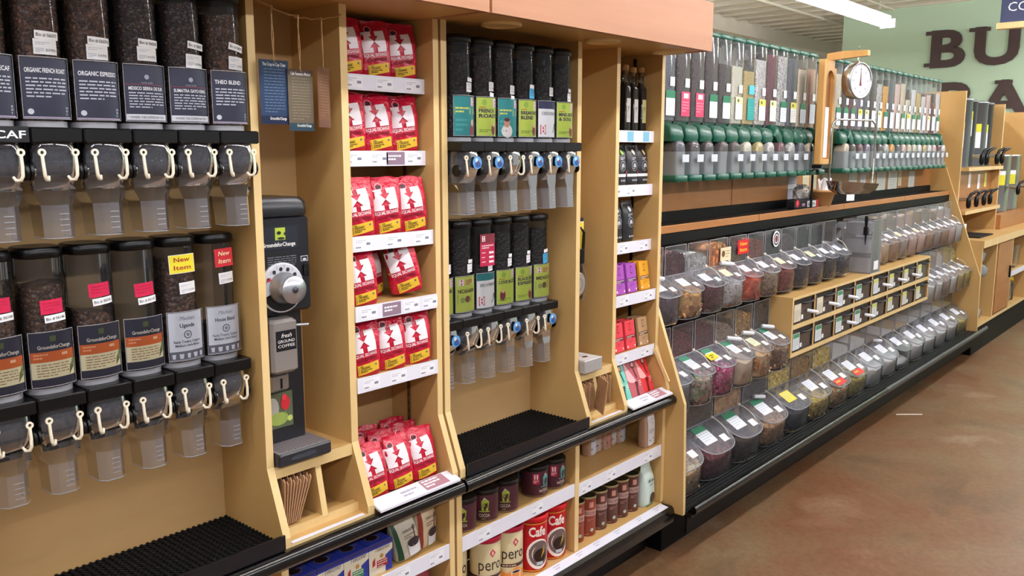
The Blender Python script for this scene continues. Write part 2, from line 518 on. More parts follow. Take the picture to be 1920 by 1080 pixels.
# short pale strip lying on the floor
mb = MB(); mb.box((-0.085, -0.006, 0), (0.085, 0.006, 0.002), flat('#e9e4d6')); o = mb.build('paper_strip', None, (5.80, -0.225, 0.0), radians(-49))
tag(o, 'thin white paper strip lying on the brown concrete floor', 'litter')
# ------------------------------------------------------------------ the two coffee display units
PROF = [(0.21, 2.07), (0.0, 2.07), (0.0, 0.905), (-0.062, 0.735), (-0.062, 0.66), (0.21, 0.66)]
LOWP = [(0.21, 0.66), (-0.045, 0.66), (-0.045, 0.24), (0.21, 0.24)]
def panel(mb, x0, x1, prof, face=wood, edge=wood_edge):
    """flat board in the YZ plane: veneer faces, lighter banded edges"""
    n = len(prof)
    r0 = [(x0, y, z) for y, z in prof]; r1 = [(x1, y, z) for y, z in prof]
    mb.add(r0, [tuple(range(n))], face); mb.add(r1, [tuple(reversed(range(n)))], face)
    mb.add(r0 + r1, [(i, n + i, n + (i + 1) % n, (i + 1) % n) for i in range(n)], edge)
def board(mb, a, b, face=wood, edge=wood_edge):
    """horizontal board whose front edge (min y) is banded"""
    mb.box(a, b, face)
    mb.add([(a[0], a[1] - 0.0006, a[2]), (b[0], a[1] - 0.0006, a[2]), (b[0], a[1] - 0.0006, b[2]), (a[0], a[1] - 0.0006, b[2])], [(0, 1, 2, 3)], edge)

grey_t = flat('#b0b2c2'); dk_t = flat('#80829a'); tagp = flat('#eef0f6'); lilac = flat('#8c7688')
def price_strip(parent, x0, x1, y, ztop, h=0.042, tags=((0.12, 0), (0.5, 0), (0.82, 0)), tilt=0.004, parent_name='price_strip', seed=1):
    r = random.Random(seed)
    mb = MB()
    mb.prism([(y, ztop - h), (y - 0.004, ztop - h), (y - 0.004 - tilt * 0, ztop), (y, ztop)], white_p, 'x', x0, x1)
    mp = plane_map((x0, y - 0.004, ztop - h))
    W = x1 - x0
    for u, kind in tags:
        cu = u * W
        if kind == 0:
            mb.quad(mp, cu - 0.028, 0.006, cu + 0.032, h - 0.006, tagp, 0.0006)
            mb.lines(mp, cu - 0.024, h - 0.011, cu + 0.012, 2, 0.005, 0.0018, grey_t, 0.001, r)
            mb.quad(mp, cu + 0.012, 0.017, cu + 0.026, 0.024, dk_t, 0.001)
            mb.lines(mp, cu - 0.024, 0.014, cu + 0.004, 1, 0.004, 0.004, dk_t, 0.001, r)
        elif kind == 1:
            mb.quad(mp, cu - 0.034, 0.003, cu + 0.034, h - 0.003, lilac, 0.0006)
            mb.lines(mp, cu - 0.028, h - 0.012, cu + 0.02, 2, 0.009, 0.005, tagp, 0.001, r)
        elif kind == 2:
            mb.quad(mp, cu - 0.022, 0.003, cu + 0.022, h - 0.003, flat('#7db7d0'), 0.0006)
    return mb.build(parent_name, parent)
def shelf(unit, x0, x1, y0, ztop, tags, h=0.042, th=0.018, seed=1):
    mb = MB(); board(mb, (x0, y0, ztop - 0.004 - th), (x1, 0.205, ztop - 0.004))
    s = mb.build('shelf', unit)
    price_strip(s, x0, x1, y0, ztop, h, tags, seed=seed)
    return s

def rail(unit, x0, x1, y, z, r=0.02):
    """rounded black bumper rail along X"""
    mb = MB()
    prof = [(y + 0.0125, z - r), (y, z - r)] + [(y - r * cos(a), z + r * sin(a)) for a in [radians(q) for q in (-75, -50, -25, 0, 25, 50, 75)]] + [(y, z + r), (y + 0.0125, z + r)]
    mb.prism(prof, black_m, 'x', x0, x1, smooth=True)
    for e in mb.s: pass
    return mb.build('bumper_rail', unit)

def coffee_unit(label, x0, x1, panels, lowdiv, seed):
    u = thing('coffee_display_unit', label, 'display unit', (0, 0, 0))
    for (a, b, low) in panels:
        mb = MB(); panel(mb, a, b, PROF)
        if low: panel(mb, a, b, LOWP)
        mb.build('side_panel' if low else 'divider_panel', u)
    for (a, b) in lowdiv:
        mb = MB(); panel(mb, a, b, LOWP); mb.build('divider_panel', u)
    mb = MB(); mb.box((x0, 0.21, 0.24), (x1, 0.225, 2.09), wood_d); mb.build('back_panel', u)
    # canopy: soffit and fascia
    mb = MB(); mb.box((x0, -0.18, 2.07), (x1, 0.225, 2.09), wood)
    cp = mb.build('canopy', u)
    mb = MB(); mb.box((x0 + 0.001, -0.2, 2.068), (x1 - 0.001, -0.18, 2.245), fascia_m)
    mb.box((x0 + 0.001, -0.18, 2.225), (x1 - 0.001, 0.225, 2.245), fascia_m)
    mb.box((x1 - 0.02, -0.18, 2.068), (x1 - 0.001, 0.225, 2.245), fascia_m)
    mb.build('fascia', cp)
    # counter board, base deck, kick
    mb = MB(); mb.box((x0, -0.062, 0.655), (x1, 0.21, 0.69), wood); mb.build('counter', u)
    mb = MB(); board(mb, (x0 + 0.02, -0.05, 0.215), (x1 - 0.02, 0.21, 0.238)); mb.build('base_deck', u)
    mb = MB(); mb.box((x0, 0.035, 0.0), (x1, 0.21, 0.215), black); mb.build('kick_plate', u)
    mb = MB(); mb.prism([(0.03, 0.13), (-0.085, 0.15), (-0.1, 0.165), (-0.105, 0.2), (-0.1, 0.222), (-0.09, 0.232), (0.03, 0.232)], black_m, 'x', x0 + 0.005, x1 - 0.005)
    mb.build('base_bumper', u)
    price_strip_flat(u, x0 + 0.025, x1 - 0.03, seed)
    rail(u, x0 + 0.001, x1 - 0.001, -0.075, 0.688, 0.021)
    return u

def price_strip_flat(u, x0, x1, seed):
    """slanted white ticket strip on the base deck"""
    r = random.Random(seed); mb = MB()
    mb.prism([(-0.05, 0.239), (-0.088, 0.2335), (-0.088, 0.231), (-0.05, 0.236)], white_p, 'x', x0, x1)
    mp = plane_map((x0, -0.088, 0.2337), (1, 0, 0), Vector((0, 0.038, 0.0056)))
    for i in range(9):
        cu = (i + 0.5) * (x1 - x0) / 9 + r.uniform(-0.02, 0.02)
        mb.lines(mp, cu - 0.02, 0.75, cu + 0.02, 2, 0.3, 0.1, grey_t, 0.0008, r)
    return mb.build('price_strip', u)

U1 = coffee_unit('maple coffee display unit nearest the camera with two grinder-side bin rows', 0.512, 1.788,
                 [(0.512, 0.534, True), (1.166, 1.187, True), (1.436, 1.459, False), (1.766, 1.787, True)], [], 3)
U1['label'] = 'maple coffee display unit on the left, holding the red coffee bag shelves'
U2 = coffee_unit('maple coffee display unit beside the bulk bins, holding the oil bottles', 1.797, 3.031,
                 [(1.797, 1.820, True), (2.457, 2.480, False), (2.695, 2.717, False), (3.008, 3.030, True)], [(2.408, 2.432)], 4)

# recessed light covers in the soffits
for u, pts in ((U1, [(0.80, -0.075), (1.25, -0.075)]), (U2, [(1.98, -0.07), (2.50, -0.07), (2.93, -0.07)])):
    for (x, y) in pts:
        mb = MB(); mb.lathe([(0.062, 0), (0.062, -0.006), (0.05, -0.009), (0.045, -0.004)], wood_edge, 24, c=(x, y, 2.07)); mb.build('light_cover', u)

# shelves of the red coffee bay
for i, (z, y, tg) in enumerate([(1.902, 0.04, ((0.15, 0), (0.5, 0), (0.85, 0))), (1.699, 0.04, ((0.13, 0), (0.42, 0), (0.62, 1), (0.85, 0))),
                                (1.470, 0.012, ((0.13, 0), (0.5, 0), (0.85, 0))), (1.280, 0.0, ((0.14, 0), (0.42, 1), (0.66, 0), (0.9, 0))),
                                (1.080, 0.0, ((0.15, 0), (0.48, 0), (0.85, 0)))]):
    shelf(U1, 1.460, 1.765, y, z, tg, seed=10 + i)
# shelves of the oil and chocolate bay
for i, (z, y, tg) in enumerate([(1.775, 0.035, ((0.06, 2), (0.42, 2), (0.80, 2))), (1.568, 0.035, ((0.1, 0), (0.45, 0))), (1.347, 0.035, ((0.8, 0), (0.3, 0))),
                                (1.146, 0.008, ((0.2, 0), (0.8, 0))), (0.916, 0.008, ((0.2, 0), (0.75, 0)))]):
    shelf(U2, 2.718, 3.007, y, z, tg, h=0.044, seed=20 + i)
# slotted steel standards
slot_m = flat('#3c3126')
for u, x, z0, z1 in ((U1, 1.765, 0.72, 2.06), (U2, 3.007, 0.9, 2.06)):
    mb = MB(); mb.box((x - 0.003, 0.12, z0), (x + 0.001, 0.132, z1), flat('#6d4a2c') if u is U1 else black)
    z = z0 + 0.02
    while z < z1 - 0.02 and u is U1:
        mb.box((x - 0.0036, 0.123, z), (x - 0.003, 0.129, z + 0.012), slot_m); z += 0.025
    mb.build('shelf_standard', u)
# slanted ticket boards in front of the bottom bags
def ticket_board(u, x0, x1, seed, pink=True):
    mb = MB(); r = random.Random(seed)
    mb.prism([(-0.035, 0.738), (-0.085, 0.722), (-0.085, 0.715), (-0.035, 0.731)], white_p, 'x', x0, x1)
    mp = plane_map((x0, -0.085, 0.7222), (1, 0, 0), Vector((0, 0.05, 0.016)))
    if pink:
        mb.quad(mp, (x1 - x0) * 0.58, 0.1, (x1 - x0) * 0.88, 0.95, flat('#a87a86'), 0.0006)
        mb.lines(mp, (x1 - x0) * 0.6, 0.85, (x1 - x0) * 0.8, 3, 0.22, 0.12, tagp, 0.001, r)
    mb.lines(mp, (x1 - x0) * 0.32, 0.7, (x1 - x0) * 0.52, 2, 0.3, 0.12, grey_t, 0.001, r)
    mb.build('price_strip', u)
for u_, a_, b_ in ((U1, 1.4595, 1.7655), (U2, 2.7175, 3.0075)):
    mb = MB(); board(mb, (a_, -0.034, 0.69), (b_, 0.21, 0.714)); mb.build('ledge', u_)
ticket_board(U1, 1.462, 1.775, 5); ticket_board(U2, 2.722, 3.015, 6)
# cleat inside the end panel
mb = MB(); mb.prism([(-0.005, 0.90), (-0.075, 0.77), (-0.062, 0.765), (0.008, 0.895)], wood_edge, 'x', 3.0, 3.008); mb.build('cleat', U2)

# grinder bays: shelf, paper bag cubby
for u, x0, x1, zt, xd in ((U1, 1.187, 1.436, 0.903, 1.315), (U2, 2.480, 2.695, 0.891, 2.578)):
    mb = MB(); board(mb, (x0, 0.0, zt - 0.032), (x1, 0.21, zt)); mb.build('shelf', u)
    mb = MB(); panel(mb, xd, xd + 0.018, [(0.21, zt - 0.032), (0.005, zt - 0.032), (-0.022, 0.735), (0.21, 0.735)]); mb.build('divider_panel', u)
    mb = MB(); board(mb, (x0, -0.062, 0.69), (x1, 0.21, 0.716)); 
    board(mb, (x0, -0.02, 0.716), (x1, 0.005, 0.74))
    mb.box((x0 + 0.005, -0.062, 0.7165), (x1 - 0.01, -0.048, 0.7175), white_p)
    mb.build('cubby_floor', u)
# lower shelves
for u, x0, x1, tg, sd in ((U1, 1.189, 1.765, ((0.66, 0), (0.9, 0), (0.3, 0)), 31), (U2, 1.822, 2.407, ((0.17, 0), (0.63, 0)), 32), (U2, 2.433, 3.006, ((0.08, 0), (0.36, 0), (0.82, 0)), 33)):
    shelf(u, x0, x1, -0.04, 0.503 if u is U1 or x0 < 2 else 0.494, tg, h=0.048, seed=sd)

# drip trays with rubber grid mats
def drip_tray(label, x0, x1, z):
    t = thing('drip_tray', label, 'drip tray', ((x0 + x1) / 2, 0.0, z), 0, None)
    w = (x1 - x0) / 2
    mb = MB(); mb.box((-w, -0.060, -0.025), (w, 0.204, -0.018), black)
    mb.build('tray_base', t)
    mb = MB(); mb.prism([(-0.066, -0.011), (-0.072, -0.011), (-0.072, 0.028), (-0.066, 0.028)], navy_blk, 'x', -w, w); mb.build('front_lip', t)
    mb = MB(); mb.box((-w, -0.060, -0.018), (w, 0.203, -0.012), rubber)
    n = int(2 * w / 0.0155)
    for i in range(n + 1):
        x = -w + 0.002 + (2 * w - 0.004) * i / n
        mb.box((x - 0.002, -0.060, -0.012), (x + 0.002, 0.203, 0.0), rubber)
    for i in range(17):
        y = -0.058 + 0.259 * i / 16
        mb.box((-w, y - 0.002, -0.012), (w, y + 0.002, 0.0), rubber)
        for q in range(n + 1):
            x = -w + 0.002 + (2 * w - 0.004) * q / n
            mb.box((x - 0.0032, y - 0.0032, -0.001), (x + 0.0032, y + 0.0032, 0.003), rubber)
    mb.build('grid_mat', t)
    return t
drip_tray('black rubber grid drip tray under the nearest coffee bins, leftmost of two', 0.536, 1.164, 0.7235)
drip_tray('black rubber grid drip tray under the green-labelled coffee bins', 1.822, 2.455, 0.7215)
# ------------------------------------------------------------------ gravity coffee bins
beans_d = mat('dark_roast_beans', '#2b1a12', rough=0.35, vor=(100, ['#170d09', '#3a2318', '#2a1811', '#523426'], 1.0))
beans_m = mat('medium_roast_beans', '#4a2c1c', rough=0.38, vor=(95, ['#2e1a10', '#5a3827', '#432a1b', '#785038'], 1.0))
beans_b = mat('black_roast_beans', '#1c1413', rough=0.35, vor=(100, ['#120c0b', '#2c201b', '#1c1412', '#3c2d25'], 1.0))

HW = 0.0435
def _hop(w, d, z0, z1, m, caps=(False, False), n=4):
    mb = MB(); mb.loft([rring(w, d, z0, 0.034, n, 0, 0.053), rring(w, d, z1, 0.034, n, 0, 0.053)], m, True, caps)
    return mb
HOP = {}
for key, m in (('c', clr_bin), ('s', clr_smoke)):
    mb = _hop(HW, 0.048, 0.0, 0.29, m)
    mb.loft([rring(HW + 0.002, 0.05, 0.0, 0.035, 4, 0, 0.053), rring(HW + 0.002, 0.05, 0.012, 0.035, 4, 0, 0.053)], clr_rim, True, (False, False))
    HOP[key] = mb.mesh('hopper')
mb = MB(); mb.loft([rring(HW + 0.001, 0.049, 0.285, 0.034, 4, 0, 0.053), rring(HW + 0.004, 0.052, 0.287, 0.036, 4, 0, 0.053), rring(HW + 0.003, 0.051, 0.304, 0.036, 4, 0, 0.053), rring(HW - 0.002, 0.046, 0.308, 0.034, 4, 0, 0.053)], black, True)
LID = mb.mesh('lid')
mb = MB(); mb.bbox((-0.0488, -0.028, -0.029), (0.0488, 0.102, 0.0), black, 0.003)
mb.box((-0.0482, 0.03, -0.10), (-0.0455, 0.09, -0.029), black); mb.box((0.0455, 0.03, -0.10), (0.0482, 0.09, -0.029), black)
BAND = mb.mesh('collar')
# dispenser throat: clear box with rounded front
def throat():
    mb = MB()
    rings = []
    for z, w, yf in ((-0.029, 0.042, -0.018), (-0.06, 0.043, -0.024), (-0.085, 0.043, -0.02), (-0.11, 0.042, -0.008), (-0.122, 0.041, 0.004)):
        d = (0.09 - yf) / 2
        rings.append(rring(w, d, z, 0.022, 3, 0, yf + d))
    mb.loft(rings, clr_throat, True, (False, False))
    # inner drum that holds the beans back
    mb.lathe([(0.024, -0.038), (0.024, 0.038)], clr_throat, 14, True, (0, 0.028, -0.07), 'x')
    mb.prism([(-0.008, -0.030), (0.05, -0.030), (0.05, -0.075), (0.03, -0.05)], beans_d, 'x', -0.036, 0.036)
    return mb.mesh('throat')
THROAT = throat()
def spout():
    mb = MB()
    out, inn = [], []
    for z, w, y0, y1 in ((-0.105, 0.041, -0.012, 0.075), (-0.128, 0.040, -0.012, 0.07), (-0.150, 0.030, -0.014, 0.06), (-0.215, 0.029, -0.018, 0.05)):
        out.append([(-w, y1, z), (-w, y0 + 0.016, z), (-w * 0.55, y0, z), (w * 0.55, y0, z), (w, y0 + 0.016, z), (w, y1, z)])
    mb.loft(out[:3], clr, False, (False, False), closed=False); mb.loft(out[2:], frost, False, (False, False), closed=False)
    mp = plane_map((0, -0.0165, -0.215))
    for i in range(4):
        mb.quad(mp, -0.004, 0.014 + i * 0.011, 0.014, 0.0155 + i * 0.011, clr_rim, 0.001)
    # thin bright rim at the mouth
    mb.tube([(-0.029, 0.05, -0.215), (-0.029, -0.002, -0.215), (-0.016, -0.018, -0.215), (0.016, -0.018, -0.215), (0.029, -0.002, -0.215), (0.029, 0.05, -0.215)], 0.0011, clr_rim, 4)
    return mb.mesh('spout')
SPOUT = spout()
def lever(sx):
    mb = MB(); x = sx * 0.031
    mb.lathe([(0.0035, -0.002), (0.0075, -0.002), (0.0075, 0.002), (0.0035, 0.002), (0.0035, -0.002)], ivory, 12, False, (x, -0.028, -0.048), 'y', caps=(False, False))
    mb.tube([(x, -0.028, -0.055), (x, -0.031, -0.075), (x - sx * 0.001, -0.032, -0.092), (x - sx * 0.004, -0.030, -0.100), (x - sx * 0.010, -0.024, -0.101), (x - sx * 0.013, -0.018, -0.094)], [0.0034, 0.0034, 0.0036, 0.0036, 0.0034, 0.003], ivory, 6)
    return mb.mesh('lever')
LEVER = {s: lever(s) for s in (-1, 1)}
mb = MB(); mb.lathe([(0.015, -0.0), (0.017, 0.001), (0.017, 0.006), (0.015, 0.007)], black, 16, True, (-0.0488, -0.002, -0.085), 'x'); 
mb.lathe([(0.011, 0), (0.011, 0.006)], chrome, 12, True, (-0.0435, -0.002, -0.085), 'x'); KNOB_L = mb.mesh('pivot_knob')
mb = MB(); mb.lathe([(0.015, -0.007), (0.017, -0.006), (0.017, -0.001), (0.015, 0.0)], black, 16, True, (0.0488, -0.002, -0.085), 'x'); KNOB_R = mb.mesh('pivot_knob')
RL = 0.080
LMAP = cyl_map(RL, 0.0, (0, RL))
mb = MB(); mb.quad(LMAP, -0.0455, 0.016, 0.0455, 0.134, clr_hold, 0.0028, 8)
for v in (0.016, 0.1325):
    mb.quad(LMAP, -0.0455, v, 0.0455, v + 0.0015, clr_rim, 0.0031, 8)
for uu in (-0.0455, 0.0443):
    mb.quad(LMAP, uu, 0.016, uu + 0.0012, 0.134, clr_rim, 0.0031, 1)
HOLDER = mb.mesh('label_holder')
CONT = {}
_t = (1 + 5 ** 0.5) / 2
ICO_V = [Vector(q).normalized() for q in ((-1, _t, 0), (1, _t, 0), (-1, -_t, 0), (1, -_t, 0), (0, -1, _t), (0, 1, _t), (0, -1, -_t), (0, 1, -_t), (_t, 0, -1), (_t, 0, 1), (-_t, 0, -1), (-_t, 0, 1))]
ICO_F = [(0, 11, 5), (0, 5, 1), (0, 1, 7), (0, 7, 10), (0, 10, 11), (1, 5, 9), (5, 11, 4), (11, 10, 2), (10, 7, 6), (7, 1, 8), (3, 9, 4), (3, 4, 2), (3, 2, 6), (3, 6, 8), (3, 8, 9), (4, 9, 5), (2, 4, 11), (6, 2, 10), (8, 6, 7), (9, 8, 1)]
BEANC = {'dark_roast_beans': ['#1c110c', '#2c1a12', '#3a2419', '#4a2f22'], 'medium_roast_beans': ['#2e1b11', '#43291a', '#573625', '#6c4732']}
def loose_beans(mb, m, h, tilt, seed):
    r = random.Random(seed); cm = [mat('bean_' + c.lstrip('#'), c, rough=0.35, spec=0.5) for c in BEANC[m.name]]
    path = [Vector(q) for q in rring(HW - 0.0045, 0.0435, 0.0, 0.031, 4, 0, 0.053)]
    K = len(path); front = [path[(i + 12) % K] for i in range(K)][:K]
    z0 = 0.10
    for i in range(int(max(0, (h - z0)) / 0.185 * 520)):
        a = r.uniform(0, K); j = int(a) % K; q = path[j].lerp(path[(j + 1) % K], a - int(a))
        if q.y > 0.075: continue
        q.z = r.uniform(z0, h + tilt * q.x / 0.04 - 0.001)
        R_ = Euler((r.uniform(0, 6.3), r.uniform(0, 6.3), r.uniform(0, 6.3))).to_matrix()
        mb.add([q + R_ @ Vector((v.x * 0.0056, v.y * 0.0042, v.z * 0.0030)) for v in ICO_V], ICO_F, r.choice(cm), True)
def contents(m, fill, tilt, loose=0):
    k = (m.name, round(fill, 2), round(tilt, 3), loose)
    if k not in CONT:
        mb = MB(); h = 0.285 * fill
        base = rring(HW - 0.003, 0.044, 0.001, 0.032, 4, 0, 0.053)
        top = [(x, y, h + tilt * x / 0.04 + 0.004 * sin(90 * x + 60 * y)) for x, y, z in base]
        mb.loft([base, top], m, True)
        if loose and m.name in BEANC: loose_beans(mb, m, h, tilt, loose)
        CONT[k] = mb.mesh('coffee_beans')
    return CONT[k]

wht = flat('#eef0f2'); blk = flat('#17181c')
def bin_tag(num, u, v, a=0.0, w=0.045, h=0.0155):
    mb = MB(); mp0 = cyl_map(0.07, 0, (0, 0.0745 + 0.0))
    ca, sa = cos(a), sin(a)
    mp = lambda x, y, d=0.0: mp0(u + x * ca - y * sa, v + x * sa + y * ca, d)
    mb.quad(mp, -w / 2, -h / 2, w / 2, h / 2, wht, 0.001, 4)
    if num: mb.text(mp, 'Bin # ' + num, -w / 2 + 0.003, -h * 0.2, h * 0.42, blk, w=w - 0.006, d=0.0016)
    return mb.mesh('bin_tag')
def price_tag(u, v, a=0.0, w=0.044, h=0.029, col='#e6e8ea', note='$14.99/lb', seed=0):
    mb = MB(); mp0 = cyl_map(0.07, 0, (0, 0.0745)); r = random.Random(seed)
    ca, sa = cos(a), sin(a)
    mp = lambda x, y, d=0.0: mp0(u + x * ca - y * sa, v + x * sa + y * ca, d)
    mb.quad(mp, -w / 2, -h / 2, w / 2, h / 2, flat(col), 0.001, 4)
    if note:
        mb.text(mp, note, 0.0, -h * 0.28, h * 0.16, flat('#555862'), w=w * 0.42, d=0.0016)
        mb.lines(mp, -w * 0.42, h * 0.3, w * 0.2, 2, h * 0.12, h * 0.04, grey_t, 0.0016, r)
        mb.lines(mp, -w * 0.42, -h * 0.1, -w * 0.05, 3, h * 0.11, h * 0.05, grey_t, 0.0016, r)
    else:
        mb.lines(mp, -w * 0.36, h * 0.3, w * 0.36, 3, h * 0.22, h * 0.06, flat('#b02040') if col[1] in 'cde' else flat('#2a6f90'), 0.0016, r)
    return mb.mesh('price_tag')
def card(lines_, u, v, w, h, bg, fg, a=0.0, border=None, slant=0.0):
    mb = MB(); mp0 = cyl_map(0.2, 0, (0, 0.2045))
    ca, sa = cos(a), sin(a)
    mp = lambda x, y, d=0.0: mp0(u + x * ca - y * sa, v + x * sa + y * ca, d)
    mb.quad(mp, -w / 2, -h / 2, w / 2, h / 2, flat(border or bg), 0.0015, 4)
    if border: mb.quad(mp, -w / 2 + 0.0015, -h / 2 + 0.0015, w / 2 - 0.0015, h / 2 - 0.0015, flat(bg), 0.002, 4)
    n = len(lines_)
    for i, s in enumerate(lines_):
        mb.text(mp, s, 0, h * (0.12 - 0.42 * i), h * 0.24, flat(fg), w=w * (0.62 if i == 0 else 0.66), align='c', d=0.0026, bold=0.012, slant=slant)
    return mb.mesh('new_item_card')

# --- printed labels
def lab_dark(title, style, seed):
    mb = MB(); r = random.Random(seed); bg = flat('#34374a', 0.3)
    mb.quad(LMAP, -0.044, 0.018, 0.044, 0.131, bg, 0.001, 8)
    if style == 0:
        mb.text(LMAP, title, -0.038, 0.104, 0.0085, wht, w=min(0.076, 0.0062 * len(title)), d=0.0016, bold=0.02)
        mb.lines(LMAP, -0.037, 0.094, 0.038, 6, 0.0068, 0.0026, flat('#c9ccd6'), 0.0016, r)
        mb.disc(LMAP, -0.032, 0.03, 0.0055, flat('#d6dae2'), 0.0016)
        mb.quad(LMAP, -0.044, 0.0185, 0.044, 0.0205, flat('#c8b6d0'), 0.0016, 6)
        mb.lines(LMAP, 0.034, 0.04, 0.04, 3, 0.006, 0.004, flat('#aab0bd'), 0.0016, r)
    else:
        mb.disc(LMAP, 0.0, 0.108, 0.005, flat('#9aa2b0'), 0.0016); mb.text(LMAP, 'CASCADE', 0, 0.094, 0.004, flat('#9aa2b0'), align='c', d=0.0016)
        mb.quad(LMAP, -0.044, 0.092, 0.044, 0.0928, flat('#b03a48'), 0.0016, 6)
        mb.text(LMAP, title, -0.037, 0.081, 0.0068, wht, w=0.074, d=0.0016, bold=0.02)
        mb.lines(LMAP, -0.037, 0.076, 0.039, 6, 0.0058, 0.0022, flat('#c9ccd6'), 0.0016, r)
        mb.quad(LMAP, -0.044, 0.019, 0.044, 0.031, flat('#e6e8ee'), 0.0016, 6)
        mb.text(LMAP, '* WHERE THE COFFEE MATTERS *', -0.04, 0.0225, 0.005, flat('#2a2f3b'), w=0.08, d=0.002)
    return mb.mesh('label_card')
def lab_gfc(seed):
    mb = MB(); r = random.Random(seed)
    mb.quad(LMAP, -0.044, 0.018, 0.044, 0.131, flat('#2c2e40', 0.3), 0.001, 8)
    mb.quad(LMAP, -0.044, 0.069, 0.044, 0.091, flat('#c8622f', 0.3), 0.0013, 8)
    mb.quad(LMAP, -0.044, 0.034, 0.044, 0.069, flat('#e3dcb4', 0.3), 0.0013, 8)
    mb.text(LMAP, 'GroundsforChange', -0.030, 0.097, 0.0078, flat('#e8e6da'), w=0.066, d=0.0018, bold=0.012)
    mb.quad(LMAP, -0.006, 0.112, 0.006, 0.124, flat('#4d5a34'), 0.0016)
    mb.lines(LMAP, -0.038, 0.087, -0.012, 2, 0.007, 0.0035, flat('#e8a27c'), 0.0018, r)
    mb.lines(LMAP, 0.016, 0.086, 0.036, 1, 0.006, 0.006, flat('#f0c9a8'), 0.0018, r)
    mb.lines(LMAP, -0.034, 0.064, 0.03, 5, 0.0058, 0.002, flat('#9c7a5a'), 0.0018, r)
    mb.poly(LMAP, [(0.03, 0.036), (0.042, 0.05), (0.04, 0.064), (0.033, 0.055)], flat('#5d6b3a'), 0.002)
    mb.poly(LMAP, [(0.036, 0.05), (0.044, 0.06), (0.043, 0.074), (0.038, 0.066)], flat('#7a8a4a'), 0.002)
    return mb.mesh('label_card')
def lab_white(name, seed):
    mb = MB(); r = random.Random(seed)
    mb.quad(LMAP, -0.043, 0.018, 0.043, 0.131, flat('#dfe6f2', 0.4), 0.001, 8)
    mb.text(LMAP, 'Maclean', 0, 0.113, 0.0095, flat('#8d93a6'), w=0.036, align='c', d=0.0016, slant=0.3)
    mb.text(LMAP, name, 0, 0.096, 0.009, flat('#4a5066'), w=0.036 if len(name) < 8 else 0.052, align='c', d=0.0016, bold=0.02)
    mb.ringd(LMAP, 0, 0.078, 0.0075, 0.0095, flat('#4a5066'), 0.0016); mb.disc(LMAP, 0, 0.078, 0.004, flat('#8d93a6'), 0.0016)
    mb.text(LMAP, 'Fairly Traded, Organic', 0, 0.059, 0.006, flat('#3f4560'), w=0.066, align='c', d=0.0016, bold=0.01)
    mb.text(LMAP, 'Medium Dark Roast', 0, 0.050, 0.006, flat('#3f4560'), w=0.06, align='c', d=0.0016, bold=0.01)
    mb.quad(LMAP, -0.043, 0.019, 0.043, 0.039, flat('#6b6f80', 0.4), 0.0014, 8)
    for i in range(5):
        u = -0.034 + i * 0.017; s = 0.0055 if i % 2 else 0.0042
        mb.poly(LMAP, [(u - s, 0.033), (u - s * 0.7, 0.022), (u + s * 0.7, 0.022), (u + s, 0.033)], flat('#e2e5ee'), 0.002)
    return mb.mesh('label_card')
EQ_PINK = '#c23355'
def he_mark(mb, mp, u, v, h, bg, fg, d=0.0018):
    """the two-arrow mark: white block with arrows pointing to each other in the middle"""
    w = h * 0.8; mb.quad(mp, u - w / 2, v, u + w / 2, v + h, flat(fg), d)
    for s in (1, -1):
        c = v + h / 2
        mb.poly(mp, [(u - h * 0.08, c + s * h * 0.5), (u - h * 0.08, c + s * h * 0.27), (u - h * 0.2, c + s * h * 0.27), (u, c + s * h * 0.04), (u + h * 0.2, c + s * h * 0.27), (u + h * 0.08, c + s * h * 0.27), (u + h * 0.08, c + s * h * 0.5)][::s], flat(bg), d + 0.0005)
